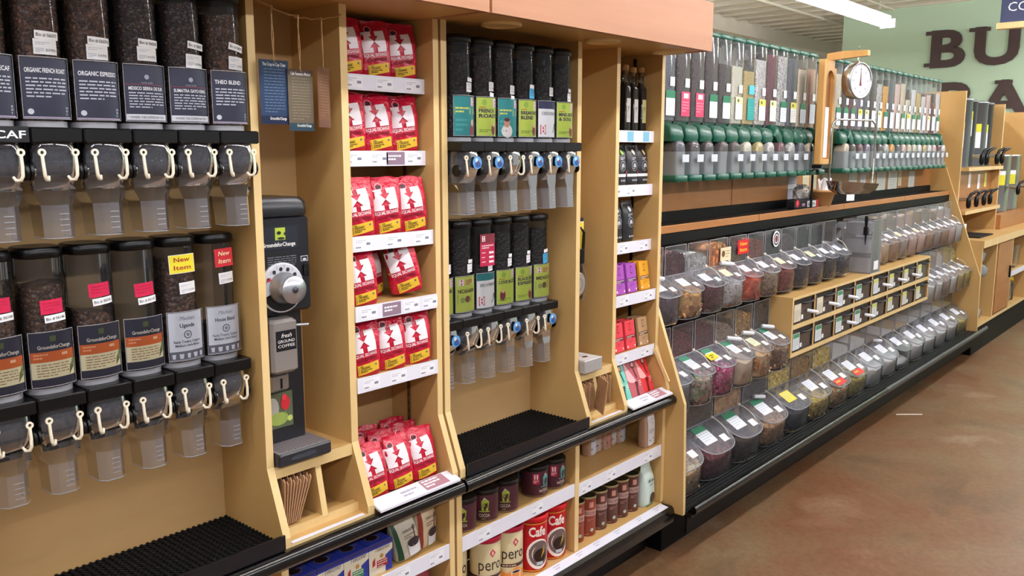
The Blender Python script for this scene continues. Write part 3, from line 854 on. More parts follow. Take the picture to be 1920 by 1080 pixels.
def lab_eq(kind, words, seed):
    mb = MB(); r = random.Random(seed)
    bg = {'g': '#b7cc52', 't': '#2b8a8c', 'w': '#e9ecee'}[kind]
    mb.quad(LMAP, -0.044, 0.018, 0.044, 0.131, flat(bg, 0.35), 0.001, 8)
    if kind == 'g':
        mb.disc(LMAP, -0.018, 0.117, 0.009, flat('#93b545'), 0.0015)
        mb.quad(LMAP, 0.020, 0.103, 0.042, 0.129, flat('#f4e6ee'), 0.0015); he_mark(mb, LMAP, 0.031, 0.106, 0.02, EQ_PINK, '#f4e6ee')
        mb.lines(LMAP, -0.036, 0.104, 0.0, 1, 0.006, 0.003, flat('#c06a3a'), 0.0016, r)
        for i, s in enumerate(words):
            mb.text(LMAP, s, -0.037, 0.087 - 0.015 * i, 0.0105, flat('#3b2a50'), w=min(0.078, 0.0105 * len(s)), d=0.0016, bold=0.03)
        yb = 0.066 - 0.011 * (len(words) - 1)
        mb.disc(LMAP, 0.022 if seed % 2 else -0.022, yb - 0.018, 0.011, flat('#7c2a3c'), 0.0016, ry=0.018); mb.disc(LMAP, 0.022 if seed % 2 else -0.022, yb - 0.004, 0.0065, flat('#d9b08a'), 0.002)
        mb.quad(LMAP, -0.036, 0.026, 0.014, 0.038, flat('#7fae3e'), 0.0014)
        mb.lines(LMAP, -0.034, 0.036, 0.012, 2, 0.005, 0.002, flat('#55772b'), 0.0018, r)
    elif kind == 't':
        mb.quad(LMAP, 0.020, 0.103, 0.042, 0.129, flat('#e9dfe8'), 0.0015); he_mark(mb, LMAP, 0.031, 0.106, 0.02, EQ_PINK, '#e9dfe8')
        mb.quad(LMAP, -0.041, 0.078, 0.012, 0.102, flat('#a9c64c'), 0.0014)
        mb.lines(LMAP, -0.038, 0.099, 0.008, 2, 0.010, 0.005, flat('#d7e06a'), 0.0018, r)
        mb.quad(LMAP, 0.015, 0.08, 0.04, 0.098, flat('#c9d6a0'), 0.0014)
        if seed % 2:
            mb.disc(LMAP, -0.012, 0.033, 0.022, flat('#e9e2dc'), 0.0016, ry=0.02); mb.disc(LMAP, -0.014, 0.058, 0.011, flat('#c98f74'), 0.002, ry=0.014); mb.disc(LMAP, -0.014, 0.068, 0.0105, flat('#5a2a2a'), 0.0024, ry=0.006)
        else:
            mb.disc(LMAP, 0.027, 0.032, 0.013, flat('#8a3a4a'), 0.0016, ry=0.018); mb.disc(LMAP, 0.027, 0.055, 0.007, flat('#dcb79a'), 0.002, ry=0.01)
        mb.lines(LMAP, -0.038, 0.066, 0.004, 3, 0.014, 0.007, flat('#4fa3a2'), 0.0015, r)
    else:
        mb.quad(LMAP, -0.044, 0.108, 0.044, 0.131, flat('#2f3152' if seed % 2 else '#22767a'), 0.0014, 8)
        mb.text(LMAP, words[0], -0.008 if len(words[0]) < 9 else -0.032, 0.088, 0.0105, flat('#39424e'), w=0.046 if len(words[0]) < 9 else 0.072, d=0.0016)
        mb.quad(LMAP, -0.037, 0.026, -0.016, 0.056, flat(EQ_PINK), 0.0014); he_mark(mb, LMAP, -0.0265, 0.031, 0.02, EQ_PINK, '#efe3e6')
        mb.poly(LMAP, [(0.018, 0.03), (0.04, 0.04), (0.042, 0.064), (0.03, 0.058)], flat('#39524f'), 0.0016)
    return mb.mesh('label_card')
def lab_photo(words, seed):
    mb = MB(); r = random.Random(seed)
    mb.quad(LMAP, -0.044, 0.018, 0.044, 0.131, flat('#b9c95a', 0.35), 0.001, 8)
    mb.quad(LMAP, -0.036, 0.1, 0.028, 0.126, flat('#f1e6ea'), 0.0014); he_mark(mb, LMAP, -0.024, 0.103, 0.02, EQ_PINK, '#f1e6ea'); mb.lines(LMAP, -0.008, 0.12, 0.024, 3, 0.006, 0.003, flat(EQ_PINK), 0.0018, r)
    mb.text(LMAP, words, -0.036, 0.079, 0.0115, flat('#4a3a2a'), w=0.072, d=0.0016, bold=0.03)
    mb.quad(LMAP, -0.038, 0.044, 0.018, 0.074, flat('#5d6b42'), 0.0014); mb.disc(LMAP, 0.0, 0.058, 0.011, flat('#6e4a3a'), 0.0018); mb.disc(LMAP, -0.02, 0.056, 0.009, flat('#8aa05a'), 0.0018)
    return mb.mesh('label_card')

mb = MB(); mb.lathe([(0.0, -0.0012), (0.019, -0.0012), (0.019, 0)], flat('#5c93c9', 0.35), 18, False, (0, 0, 0), 'y')
mp_ = plane_map((0, -0.0012, 0)); mb.disc(mp_, 0.002, -0.006, 0.012, flat('#274f8c'), 0.0006, ry=0.009); mb.disc(mp_, -0.004, 0.008, 0.006, flat('#bcd9ee'), 0.0006); mb.disc(mp_, 0.003, 0.001, 0.005, flat('#6a3d52'), 0.0009)
STICK = mb.mesh('round_sticker')

def coffee_bin(x, y, zb, label, lab, cont, fill, group, tags=(), hop='c', stick=False, levers=(-1, 1)):
    t = thing('coffee_bin', label, 'coffee bin', (x, y, zb), 0, group)
    from_mesh('hopper', HOP[hop], t); from_mesh('lid', LID, t); from_mesh('collar', BAND, t)
    from_mesh('throat', THROAT, t); from_mesh('spout', SPOUT, t)
    for s in levers: from_mesh('lever', LEVER[s], t)
    from_mesh('pivot_knob', KNOB_L, t); from_mesh('pivot_knob', KNOB_R, t)
    if fill > 0: from_mesh('coffee_beans', contents(cont, fill, RND.uniform(-0.012, 0.012), int(x * 1000) if x < 1.5 else 0), t)
    h = from_mesh('label_holder', HOLDER, t)
    from_mesh('label_card', lab, h)
    for me in tags: from_mesh(me.name.split('.')[0], me, t)
    if stick: from_mesh('round_sticker', STICK, t, (0.014, -0.029, -0.062))
    return t

G1, G2, G3, G4 = 'dark-labelled bins, upper row', 'bins of the lower near row', 'bins with green labels, upper row', 'bins with green labels, lower row'
ORG = lambda a, b, s, sh=0.0: (bin_tag(a, 0.008 + sh, b + 0.022, -0.03), price_tag(0.004 + sh, b, 0.0, seed=s))
# upper row, nearest unit
up = [(5, None, 'ORGANIC DECAF', 0, 0.97, beans_m, 'clear bin of brown beans at the left frame edge, above the DECAF collar', ()),
      (4, None, 'ORGANIC FRENCH ROAST', 0, 0.97, beans_m, 'clear coffee bin labelled ORGANIC FRENCH ROAST, bin tag 06077', ORG('06077', 0.153, 1)),
      (3, None, 'ORGANIC ESPRESSO', 0, 0.97, beans_m, 'clear coffee bin labelled ORGANIC ESPRESSO, bin tag 06074', ORG('06074', 0.151, 2)),
      (2, None, 'MEXICO SIERRA DE SUR', 1, 0.95, beans_d, 'clear coffee bin labelled MEXICO SIERRA, bin tag 06058', ORG('06058', 0.156, 3, 0.004)),
      (1, None, 'SUMATRA GAYO KING', 1, 0.95, beans_d, 'clear coffee bin labelled SUMATRA, bin tag 06057', (bin_tag('06057', 0.022, 0.182, -0.1), price_tag(0.016, 0.149, -0.03, seed=4))),
      (0, None, 'THEO BLEND', 0, 0.9, beans_m, 'clear coffee bin labelled THEO BLEND beside the maple divider', (bin_tag('06079', 0.022, 0.187, -0.15), price_tag(0.02, 0.152, -0.04, seed=5)))]
for k, _, ttl, st, fl, bm_, lab, tg in up:
    coffee_bin(1.102 - 0.0995 * k, -0.03, 1.744, lab, lab_dark(ttl, st, k + 3), bm_, fl, G1, tg)
# DECAF plate on the leftmost collar
t = thing('decaf_sign', 'black collar plate with white DECAF letters on the left bin', 'sign', (0.606, -0.0585, 1.7285))
mb = MB(); mb.bbox((-0.07, -0.003, -0.014), (0.046, 0.0, 0.016), blk, 0.001); mb.build('plate', t)
mb = MB(); mb.text(plane_map((0, -0.003, 0)), 'DECAF', 0.040, -0.006, 0.014, wht, w=0.092, align='r', d=0.0008, bold=0.015); mb.build('lettering', t)

PK = '#c9234d'
pink_tag = lambda num, v, s, a=0.03: (price_tag(0.006, v, a, 0.046, 0.03, PK, None, s), bin_tag(num, 0.012, v - 0.025, a + 0.02))
NEWY = card(['New', 'Item'], -0.002, 0.245, 0.062, 0.044, '#ece03a', '#a8342c', 0.03, '#f2eeda'); NEWR = card(['New', 'Item'], 0.006, 0.25, 0.048, 0.044, '#c62f3a', '#f2e3b8', 0.05, None, 0.2)
lo = [(5, lab_gfc(11), 0.75, beans_m, 'coffee bin at the left frame edge, lower row, tag 06144', pink_tag('06144', 0.198, 1)),
      (4, lab_gfc(12), 0.8, beans_m, 'coffee bin with pink sale tag, bin tag 06146, orange-banded label', pink_tag('06146', 0.184, 2)),
      (3, lab_gfc(13), 0.55, beans_m, 'half-full coffee bin with pink sale tag, bin tag 06141', pink_tag('06141', 0.207, 3, 0.06)),
      (2, lab_gfc(14), 0.2, beans_d, 'nearly empty coffee bin with pink sale tag, bin tag 06142', pink_tag('06142', 0.196, 4, 0.06)),
      (1, lab_white('Uganda', 15), 0.88, beans_m, 'coffee bin with yellow New Item card and white Uganda label', (NEWY, price_tag(0.01, 0.188, 0.05, 0.042, 0.027, seed=7))),
      (0, lab_white('House Blend', 16), 0.3, beans_d, 'coffee bin with red New Item card and white House Blend label', (NEWR, price_tag(0.012, 0.2, 0.05, 0.042, 0.027, seed=8)))]
for k, lb_, fl, bm_, lab, tg in lo:
    coffee_bin(1.103 - 0.0997 * k, 0.05, 1.195, lab, lb_, bm_, fl, G2, tg)

# second unit
T2 = lambda v, s, first=True: (bin_tag(None, 0.026, v + (0.022 if first else -0.024), -0.05, 0.032, 0.012), price_tag(0.022, v, 0.0, 0.034, 0.027, seed=s))
BLUE = '#4aa5d4'
up2 = [(5, lab_eq('t', [], 2), beans_b, 0.9, 'coffee bin with teal label, first in the upper row beside the maple post', T2(0.158, 1), True),
       (4, lab_eq('g', ['FRENCH', '    ROAST'], 3), beans_d, 0.92, 'coffee bin with green label reading FRENCH ROAST, upper row', T2(0.165, 2, False), True),
       (3, lab_eq('t', [], 5), beans_d, 0.95, 'coffee bin whose teal label shows a man in white', T2(0.160, 3, False), False),
       (2, lab_eq('g', ['BREAKFAST', 'BLEND'], 7), beans_b, 0.9, 'coffee bin with green label reading BREAKFAST BLEND and a blue tag', (bin_tag(None, 0.02, 0.175, 0, 0.034, 0.012), price_tag(0.022, 0.153, 0.0, 0.042, 0.03, BLUE, None, 4)), True),
       (1, lab_eq('w', ['CRESCENDO'], 1), beans_b, 0.85, 'coffee bin with white label reading CRESCENDO', (price_tag(0.024, 0.164, 0.0, 0.036, 0.028, seed=5),), True),
       (0, lab_eq('g', ['MIND, BODY', '& SOUL'], 9), beans_b, 0.88, 'coffee bin with green label reading MIND BODY & SOUL', T2(0.150, 6), True)]
for k, lb_, bm_, fl, lab, tg, st in up2:
    coffee_bin(2.3585 - 0.0977 * k, -0.03, 1.726, lab, lb_, bm_, fl, G3, tg, 's', st, (-1,) if st else (-1, 1))
def red_card():
    mb = MB(); mp = plane_map((0, 0.003, 0)); r = random.Random(3)
    mb.quad(mp, -0.036, 0.155, 0.034, 0.26, flat('#b5244a'), 0.002); mb.quad(mp, -0.036, 0.23, 0.034, 0.26, flat('#7e2f3c'), 0.0025)
    he_mark(mb, mp, -0.02, 0.236, 0.018, '#b5244a', '#f0e2e4', 0.003); mb.lines(mp, -0.028, 0.224, 0.028, 2, 0.007, 0.004, flat('#f0d6da'), 0.003, r)
    for i in range(3): mb.quad(mp, 0.006, 0.165 + i * 0.015, 0.028, 0.172 + i * 0.015, flat('#f6e8ea'), 0.003); mb.lines(mp, -0.028, 0.171 + i * 0.015, 0.0, 1, 0.004, 0.003, flat('#f0d6da'), 0.003, r)
    return mb.mesh('sale_card')
lo2 = [(5, lab_eq('g', ['ORGANIC'], 4), beans_b, 0.85, 'coffee bin half hidden by the maple post, green label, lower row', (price_tag(0.024, 0.16, 0.0, 0.036, 0.03, seed=11),), True),
       (4, lab_photo('NICARAGUA', 21), beans_b, 0.88, 'coffee bin with photo label reading NICARAGUA', T2(0.155, 12), False),
       (3, lab_eq('w', ['BIRD of PARADISE'], 2), beans_b, 0.6, 'coffee bin with red price card and white BIRD of PARADISE label', (red_card(),) + T2(0.150, 13), False),
       (2, lab_eq('g', ['LOVE BUZZ'], 6), beans_b, 0.9, 'coffee bin with green label reading LOVE BUZZ', T2(0.156, 14), True),
       (1, lab_eq('g', ['BLACK SILK', 'ESPRESSO'], 11), beans_b, 0.92, 'coffee bin with green label reading BLACK SILK ESPRESSO', T2(0.158, 15), False),
       (0, lab_photo('MEXICO', 22), beans_b, 0.9, 'coffee bin with photo label reading MEXICO and a blue tag', (bin_tag(None, 0.02, 0.178, 0.05, 0.034, 0.012), price_tag(0.02, 0.152, 0.05, 0.044, 0.034, BLUE, None, 6)), True)]
for k, lb_, bm_, fl, lab, tg, st in lo2:
    coffee_bin(2.3575 - 0.0977 * k, 0.065, 1.172, lab, lb_, bm_, fl, G4, tg, 's', st, (-1,) if st else (-1, 1))
# ------------------------------------------------------------------ bags, boxes, tins on the coffee units
def pouch(w, d, h, m, seed=0, n=3.2, prof=None, lump=0.0022, cols=28, side=None):
    """filled pouch standing on z=0, front faces -Y. returns mesh builder and a print map for its front"""
    r = random.Random(seed)
    prof = prof or [(0.0, 0.93, 0.82), (0.04, 1.0, 0.96), (0.2, 1.02, 1.06), (0.45, 1.0, 1.06), (0.62, 0.99, 0.98), (0.74, 0.97, 0.8), (0.84, 0.95, 0.5), (0.91, 0.93, 0.22), (0.96, 0.93, 0.08), (1.0, 0.94, 0.06)]
    ph = [r.uniform(0, 6.28) for _ in range(8)]
    def at(t):
        for i in range(len(prof) - 1):
            a, b = prof[i], prof[i + 1]
            if t <= b[0]:
                k = (t - a[0]) / max(1e-6, b[0] - a[0]); k = k * k * (3 - 2 * k) if 0 < i < len(prof) - 2 else k
                return w / 2 * (a[1] + (b[1] - a[1]) * k), d / 2 * (a[2] + (b[2] - a[2]) * k)
        return w / 2 * prof[-1][1], d / 2 * prof[-1][2]
    def bumpf(u, v):
        t = v / h
        e = 0.35 + 1.1 * t
        return lump * e * (sin(u * 95 + ph[0] + v * 40) + 0.8 * sin(v * 110 + ph[1] - u * 60) + 0.6 * sin(u * 170 + v * 150 + ph[2])) * 0.5
    lean = r.uniform(-0.006, 0.006)
    def front(u, v, dd=0.0):
        hw, hd = at(min(1, max(0, v / h)))
        q = min(0.995, abs(u) / hw)
        y = -hd * (1 - q ** n) ** (1 / n)
        sh = lean * (v / h) ** 2
        return Vector((u + sh, y - bumpf(u, v) * (1 - q ** 4) - dd - 0.0014, v))
    mb = MB(); rings = []
    ts = [0, 0.02, 0.06, 0.12, 0.2, 0.3, 0.4, 0.5, 0.58, 0.66, 0.73, 0.79, 0.85, 0.9, 0.94, 0.97, 1.0]
    for t in ts:
        hw, hd = at(t); ring = []
        for k in range(cols):
            a = 2 * pi * k / cols
            c, s = cos(a), sin(a)
            x = hw * (abs(c) ** (2 / n)) * (1 if c >= 0 else -1); y = hd * (abs(s) ** (2 / n)) * (1 if s >= 0 else -1)
            b = bumpf(x, t * h) * min(1.0, abs(s) * 1.3)
            ring.append((x + lean * t * t, y + (b if y > 0 else -b), t * h + (0.0025 * sin(x * 80 + ph[3]) if t > 0.9 else 0)))
        rings.append(ring)
    mb.loft(rings, m, True)
    return mb, front

red_bag = mat('red_foil_bag', '#bb1234', rough=0.27, spec=0.6, bump=(38, 0.75, 0.012))
def rot_map(mp, u0, v0, a):
    ca, sa = cos(a), sin(a)
    return lambda u, v, d=0.0: mp(u0 + u * ca - v * sa, v0 + u * sa + v * ca, d)
def sub_poly(mb, mp, pts, m, d, step=0.012):
    """polygon draped on a curved map, cut into strips along u so that it follows the bulge"""
    bm = bmesh.new()
    f = bm.faces.new([bm.verts.new((u, v, 0)) for u, v in pts])
    us = [p[0] for p in pts]; vs = [p[1] for p in pts]
    for ax, lo, hi in ((0, min(us), max(us)), (1, min(vs), max(vs))):
        x = lo + step
        while x < hi - 1e-4:
            co = (x, 0, 0) if ax == 0 else (0, x, 0); no = (1, 0, 0) if ax == 0 else (0, 1, 0)
            bmesh.ops.bisect_plane(bm, geom=bm.verts[:] + bm.edges[:] + bm.faces[:], plane_co=co, plane_no=no)
            x += step
    bm.verts.index_update()
    V = [mp(v.co.x, v.co.y, d) for v in bm.verts]; F = [tuple(v.index for v in q.verts) for q in bm.faces]
    bm.free()
    mb.add(V, F, m, True)
def red_coffee_meshes(seed):
    b, fr = pouch(0.0965, 0.055, 0.162, red_bag, seed)
    mp = rot_map(fr, 0.004, 0.0, radians(8))
    W = flat('#ece6ec', 0.35); DR = flat('#6e1024'); Y = flat('#e0b93a', 0.4); K = flat('#2a2416')
    p = MB()
    # white block halves with the facing arrows left red in between
    c = 0.101; h = 0.030; w = 0.036
    L_ = [(-w, c + h), (-0.007, c + h), (-0.007, c + 0.016), (-0.016, c + 0.016), (0.0, c), (-0.016, c - 0.016), (-0.007, c - 0.016), (-0.007, c - h), (-w, c - h)]
    sub_poly(p, mp, L_[::-1], W, 0.0009)
    sub_poly(p, mp, [(-u, v) for u, v in L_], W, 0.0009)
    p.text(mp, 'EQUAL', -w, 0.0592, 0.0092, W, w=0.030, d=0.001, bold=0.02)
    p.text(mp, 'EXCHANGE', -0.003, 0.0592, 0.0092, W, w=0.038, d=0.001, bold=0.01)
    p.text(mp, 'COFFEE', -0.030, 0.0455, 0.0095, DR, w=0.064, d=0.001, bold=0.02)
    p.disc(mp, -0.012, 0.137, 0.009, flat('#3a2028', 0.3), 0.0012, 14, 0.005); p.ringd(mp, -0.012, 0.137, 0.0095, 0.0105, W, 0.0011)
    p.disc(mp, -0.040, 0.07, 0.0035, flat('#b98a3a'), 0.001)
    y = MB()
    sub_poly(y, mp, [(-0.030, 0.006), (0.036, 0.012), (0.036, 0.039), (-0.030, 0.036)], Y, 0.0011)
    y.text(mp, 'ORGANIC', -0.022, 0.023, 0.0075, K, w=0.03, d=0.0016, bold=0.02); y.lines(mp, -0.022, 0.0205, 0.012, 2, 0.0045, 0.0024, K, 0.0016, random.Random(seed)); y.lines(mp, -0.022, 0.034, -0.006, 1, 0.004, 0.0022, K, 0.0016, random.Random(seed))
    y.quad(mp, -0.0275, 0.010, -0.0265, 0.032, K, 0.0016); y.disc(mp, 0.026, 0.030, 0.0034, flat('#6a6a60'), 0.0016, 10)
    return b.mesh('bag_body'), p.mesh('printed_logo'), y.mesh('yellow_label')
REDS = [red_coffee_meshes(s) for s in (1, 2, 3, 4)]
def red_bagg(x, y, z, label, group, var=0, rz=0.0, tilt=0.0, lean=0.0, sc=1.0):
    t = thing('coffee_bag', label, 'coffee bag', (x, y, z + (0.0015 if lean == 0 else 0.0058)), 0, group, rot=(lean, tilt, rz + radians(-16)))
    t.scale = (sc, sc, sc)
    b, p, q = REDS[var % 4]
    from_mesh('bag_body', b, t); from_mesh('printed_logo', p, t); from_mesh('yellow_label', q, t)
    return t
rows = [(1.898, 0.076, 'top shelf', [(1.514, 0, 0), (1.612, 1, -1), (1.710, 2, -2)]),
        (1.695, 0.076, 'second shelf', [(1.514, 3, 2), (1.613, 0, 0), (1.710, 1, -1)]),
        (1.466, 0.046, 'third shelf', [(1.514, 2, 0), (1.612, 3, 0), (1.710, 0, -2)]),
        (1.076, 0.038, 'fifth shelf', [(1.514, 1, 2), (1.612, 2, 2), (1.710, 3, 0)])]
pos = ['beside the maple divider', 'middle of three', 'by the right-hand post']
for z, y, nm, bags in rows:
    for i, (x, v, a) in enumerate(bags):
        red_bagg(x, y, z, 'red foil coffee bag on the %s of its bay, %s' % (nm, pos[i]), 'red coffee bags on the ' + nm, v, radians(a * 1.0), sc=0.98 if z < 1.8 else 0.94)
G4s = 'red coffee bags on the fourth shelf'
red_bagg(1.514, 0.040, 1.276, 'red coffee bag standing upright on the half-empty fourth shelf', G4s, 0, radians(3), sc=0.96)
red_bagg(1.612, 0.125, 1.276, 'shaded red coffee bag at the back of the half-empty fourth shelf', G4s, 1, radians(20), sc=0.95)
red_bagg(1.690, 0.045, 1.290, 'slumped, tilted red coffee bag on the half-empty fourth shelf', G4s, 2, radians(-14), radians(-9), sc=0.98)
GB = 'red coffee bags piled on the bottom ledge'
for i, (x, v) in enumerate([(1.516, 0), (1.613, 1), (1.710, 2)]):
    red_bagg(x, 0.012, 0.716, 'red coffee bag in the front row on the bottom ledge, ' + pos[i], GB, v, radians(6 - i), 0, radians(-8), 0.96)
for r_, yy in ((1, 0.082), (2, 0.143)):
    for i, (x, v) in enumerate([(1.510, 3), (1.608, 2), (1.706, 1)]):
        red_bagg(x + 0.003 * r_, yy, 0.716, 'red coffee bag in the %s row on the bottom ledge, %s' % (('second', 'rear')[r_ - 1], pos[i]), GB, v + r_, radians(6), 0, radians(-6), 0.96)

# twine with hanging cards
jute = mat('jute_twine', '#b08a5c', rough=0.9)
mb = MB()
def sag(x):
    k = (x - 1.187) / (1.436 - 1.187)
    return 2.052 - 0.10 * k * (1 - k) - 0.012 * k
mb.tube([(1.187 + 0.249 * i / 14, -0.004 + 0.002 * sin(i * 2.1), sag(1.187 + 0.249 * i / 14) + 0.0015 * sin(i * 3.3)) for i in range(15)], 0.0022, jute, 6)
for x in (1.235, 1.30, 1.375):
    mb.lathe([(0.001, -0.005), (0.005, 0), (0.001, 0.005)], jute, 8, True, (x, -0.004, sag(x)))
tag(mb.build('twine'), 'jute twine strung across the grinder bay under the canopy', 'twine')
def info_card(x, y, ztop, w, h, rz, title, top, mid, bot, foot, label, sh):
    t = thing('info_card', label, 'info card', (x, y, ztop), rz, 'laminated cards hanging from the twine')
    mb = MB(); mb.box((-w / 2, -0.001, -h), (w / 2, 0.001, 0), flat(mid, 0.2))
    mp = plane_map((-w / 2, -0.001, -h)); r = random.Random(len(title) + 3)
    mb.quad(mp, 0, 0, w, h * 0.13, flat(bot, 0.2), 0.0006); mb.quad(mp, 0, h * 0.9, w, h, flat(top, 0.2), 0.0006)
    if title: mb.text(mp, title, w / 2, h * 0.905, h * 0.05, flat('#e2e6ea'), w=w * 0.8, align='c', d=0.0012, bold=0.01)
    if foot: mb.text(mp, 'GroundsforChange', w * 0.3, h * 0.07, h * 0.045, flat('#e8e8e0'), w=w * 0.58, d=0.0012, bold=0.01)
    mb.lines(mp, w * 0.14, h * 0.86, w * 0.86, 15, h * 0.047, h * 0.012, flat(sh), 0.0009, r)
    mb.build('card', t)
    mb = MB(); zt = sag(x) - ztop
    mb.tube([(0, 0, -0.006), (0.003, 0, zt * 0.4), (-0.001, 0, zt * 0.8), (0, 0.0, zt)], 0.0016, jute, 5); mb.tube([(0.002, -0.001, -0.006), (-0.002, 0, zt * 0.45), (0.002, 0, zt)], 0.0013, jute, 5)
    mb.build('string', t)
info_card(1.222, -0.020, 1.912, 0.076, 0.150, radians(-4), 'The Crop to Cup Chain', '#2a3a4c', '#2c3d58', '#20283f', True, 'blue hanging card titled The Crop to Cup Chain', '#5d7390')
info_card(1.292, -0.026, 1.894, 0.074, 0.147, radians(2), 'Cafe Femenino Mexico', '#4a3a30', '#62584a', '#2c3f4a', True, 'brown hanging card titled Cafe Femenino Mexico', '#857c62')
info_card(1.366, -0.02, 1.905, 0.072, 0.148, radians(30), '', '#6a4a38', '#73523e', '#6a4a40', False, 'narrow brown hanging card turned sideways near the divider', '#93705a')

# ---------------------------------------------------------------- grinder
def grinder(label, x, y, z, side_label=False):
    t = thing('coffee_grinder', label, 'coffee grinder', (x, y, z))
    ink = mat('grinder_black', '#17191f', rough=0.3, spec=0.5); dk = flat('#262a33', 0.3)
    silver = mat('grinder_silver', '#b9bcc4', rough=0.28, metal=0.85)
    mb = MB(); mb.bbox((-0.072, 0.03, 0.03), (0.072, 0.16, 0.40), ink, 0.004); mb.build('column', t)
    mb = MB(); mb.bbox((-0.073, 0.0, 0.385), (0.085, 0.17, 0.63), ink, 0.006); hd = mb.build('head', t)
    mb = MB(); mb.loft([rring(0.077, 0.085, 0.632, 0.02, 3, 0.006, 0.085), rring(0.08, 0.086, 0.64, 0.022, 3, 0.006, 0.085), rring(0.08, 0.086, 0.665, 0.025, 3, 0.006, 0.085), rring(0.07, 0.077, 0.678, 0.025, 3, 0.006, 0.085)], ink, True); mb.build('lid', t)
    mp = plane_map((-0.105, 0.0, 0.385))
    mb = MB(); mb.quad(mp, 0.03, 0.165, 0.152, 0.222, dk, 0.0008)
    yg = flat('#a3b83c'); mb.quad(mp, 0.085, 0.188, 0.115, 0.219, yg, 0.0014)
    mb.disc(mp, 0.096, 0.206, 0.0065, dk, 0.002, 12, 0.0045); mb.disc(mp, 0.102, 0.192, 0.011, dk, 0.002, 12, 0.003); mb.disc(mp, 0.114, 0.203, 0.004, dk, 0.002)
    mb.text(mp, 'GroundsforChange', 0.046, 0.172, 0.010, flat('#e6e6e0'), w=0.098, d=0.0016, bold=0.02)
    mb.lines(mp, 0.06, 0.146, 0.145, 6, 0.0055, 0.002, flat('#6c7078'), 0.0014, random.Random(2))
    mb.quad(mp, 0.05, 0.105, 0.15, 0.1058, flat('#8a2a38'), 0.0014)
    mb.quad(mp, 0.159, 0.128, 0.181, 0.142, flat('#c9ccd2'), 0.0012); mb.quad(mp, 0.1605, 0.1295, 0.1795, 0.1405, dk, 0.0016); mb.disc(mp, 0.17, 0.133, 0.006, flat('#c9ccd2'), 0.002, 12, 0.003)
    mb.build('front_print', hd)
    mb = MB(); mb.bbox((0.06, -0.008, 0.475), (0.076, 0.0, 0.505), black, 0.002); mb.build('switch', hd)
    # dial plate and knob
    mb = MB(); c = (-0.008, 0.0, 0.452)
    mb.lathe([(0.064, 0.0), (0.064, -0.006), (0.06, -0.008), (0.0, -0.008)], flat('#c4c6ce', 0.35), 32, False, c, 'y')
    mp2 = plane_map((c[0], -0.008, c[2]))
    pts = [(0.06 * cos(radians(a)), 0.06 * sin(radians(a))) for a in range(200, 345, 12)]
    mb.poly(mp2, [(0, 0)] + pts, flat('#15161a', 0.3), 0.0006)
    for a in (40, 70, 95, 120, 150):
        q = radians(a); mb.disc(mp2, 0.048 * cos(q), 0.048 * sin(q), 0.0055, flat('#23252c'), 0.0008, 8)
        q = radians(a + 14); mb.quad(mp2, 0.05 * cos(q), 0.05 * sin(q), 0.05 * cos(q) + 0.002, 0.05 * sin(q) + 0.009, flat('#9a9ca4'), 0.0008)
    mb.poly(mp2, [(-0.05, 0.018), (-0.036, 0.03), (-0.034, 0.022)], flat('#b02438'), 0.001)
    d_ = mb.build('dial_plate', t)
    mb = MB(); mb.lathe([(0.041, -0.008), (0.041, -0.016), (0.036, -0.02), (0.034, -0.05), (0.036, -0.056), (0.034, -0.060), (0.0, -0.061)], silver, 32, True, c, 'y')
    mb.lathe([(0.008, -0.061), (0.008, -0.064), (0.0, -0.065)], flat('#3a3c44', 0.3), 14, True, c, 'y'); mb.build('knob', d_)
    # chute, lever, bag clip
    mb = MB(); mb.bbox((-0.062, -0.03, 0.235), (0.018, 0.03, 0.375), mat('chute_grey', '#8f8a88', rough=0.35, metal=0.4), 0.008)
    ch = mb.build('chute', t)
    mb = MB(); mp3 = plane_map((-0.062, -0.03, 0.235)); mb.quad(mp3, 0.012, 0.06, 0.072, 0.112, flat('#17181c', 0.3), 0.0008)
    mb.text(mp3, 'fresh', 0.042, 0.094, 0.011, flat('#e8e8e8'), align='c', d=0.0014, slant=0.3); mb.text(mp3, 'GROUND', 0.042, 0.081, 0.0075, flat('#e8e8e8'), w=0.05, align='c', d=0.0014); mb.text(mp3, 'COFFEE', 0.042, 0.069, 0.0075, flat('#e8e8e8'), w=0.05, align='c', d=0.0014)
    mb.build('chute_label', ch)
    mb = MB(); mb.tube([(0.016, -0.01, 0.352), (0.05, -0.03, 0.352)], 0.004, silver, 8); mb.build('clip_pin', ch)
    mb = MB(); mb.bbox((-0.058, -0.012, 0.185), (0.0, 0.03, 0.232), mat('chute_chrome', '#a9acb2', rough=0.2, metal=0.9), 0.006); mb.quad(plane_map((-0.058, -0.012, 0.185)), 0.028, 0.008, 0.034, 0.034, black, 0.0006); mb.build('bag_clip', t)
    # tulip photo panel on the column
    mb = MB(); mp4 = plane_map((-0.10, 0.03, 0.03)); mb.quad(mp4, 0.04, 0.045, 0.132, 0.14, flat('#55604a', 0.3), 0.0008)
    mb.disc(mp4, 0.088, 0.07, 0.03, flat('#8fa352'), 0.0014, 12, 0.018); mb.disc(mp4, 0.07, 0.1, 0.02, flat('#a8a8a0'), 0.0012, 12, 0.03); mb.quad(mp4, 0.1075, 0.06, 0.1095, 0.1, flat('#7a9a4a'), 0.0018)
    mb.disc(mp4, 0.109, 0.11, 0.014, flat('#c42a38'), 0.002, 12, 0.02); mb.disc(mp4, 0.106, 0.126, 0.007, flat('#d8404a'), 0.0023, 12, 0.009); mb.disc(mp4, 0.122, 0.066, 0.008, flat('#b8c86a'), 0.002)
    mb.build('photo_panel', t)
    # drip tray
    mb = MB(); mb.bbox((-0.072, -0.055, 0.0), (0.092, 0.06, 0.034), mat('tray_black', '#22242a', rough=0.4), 0.004)
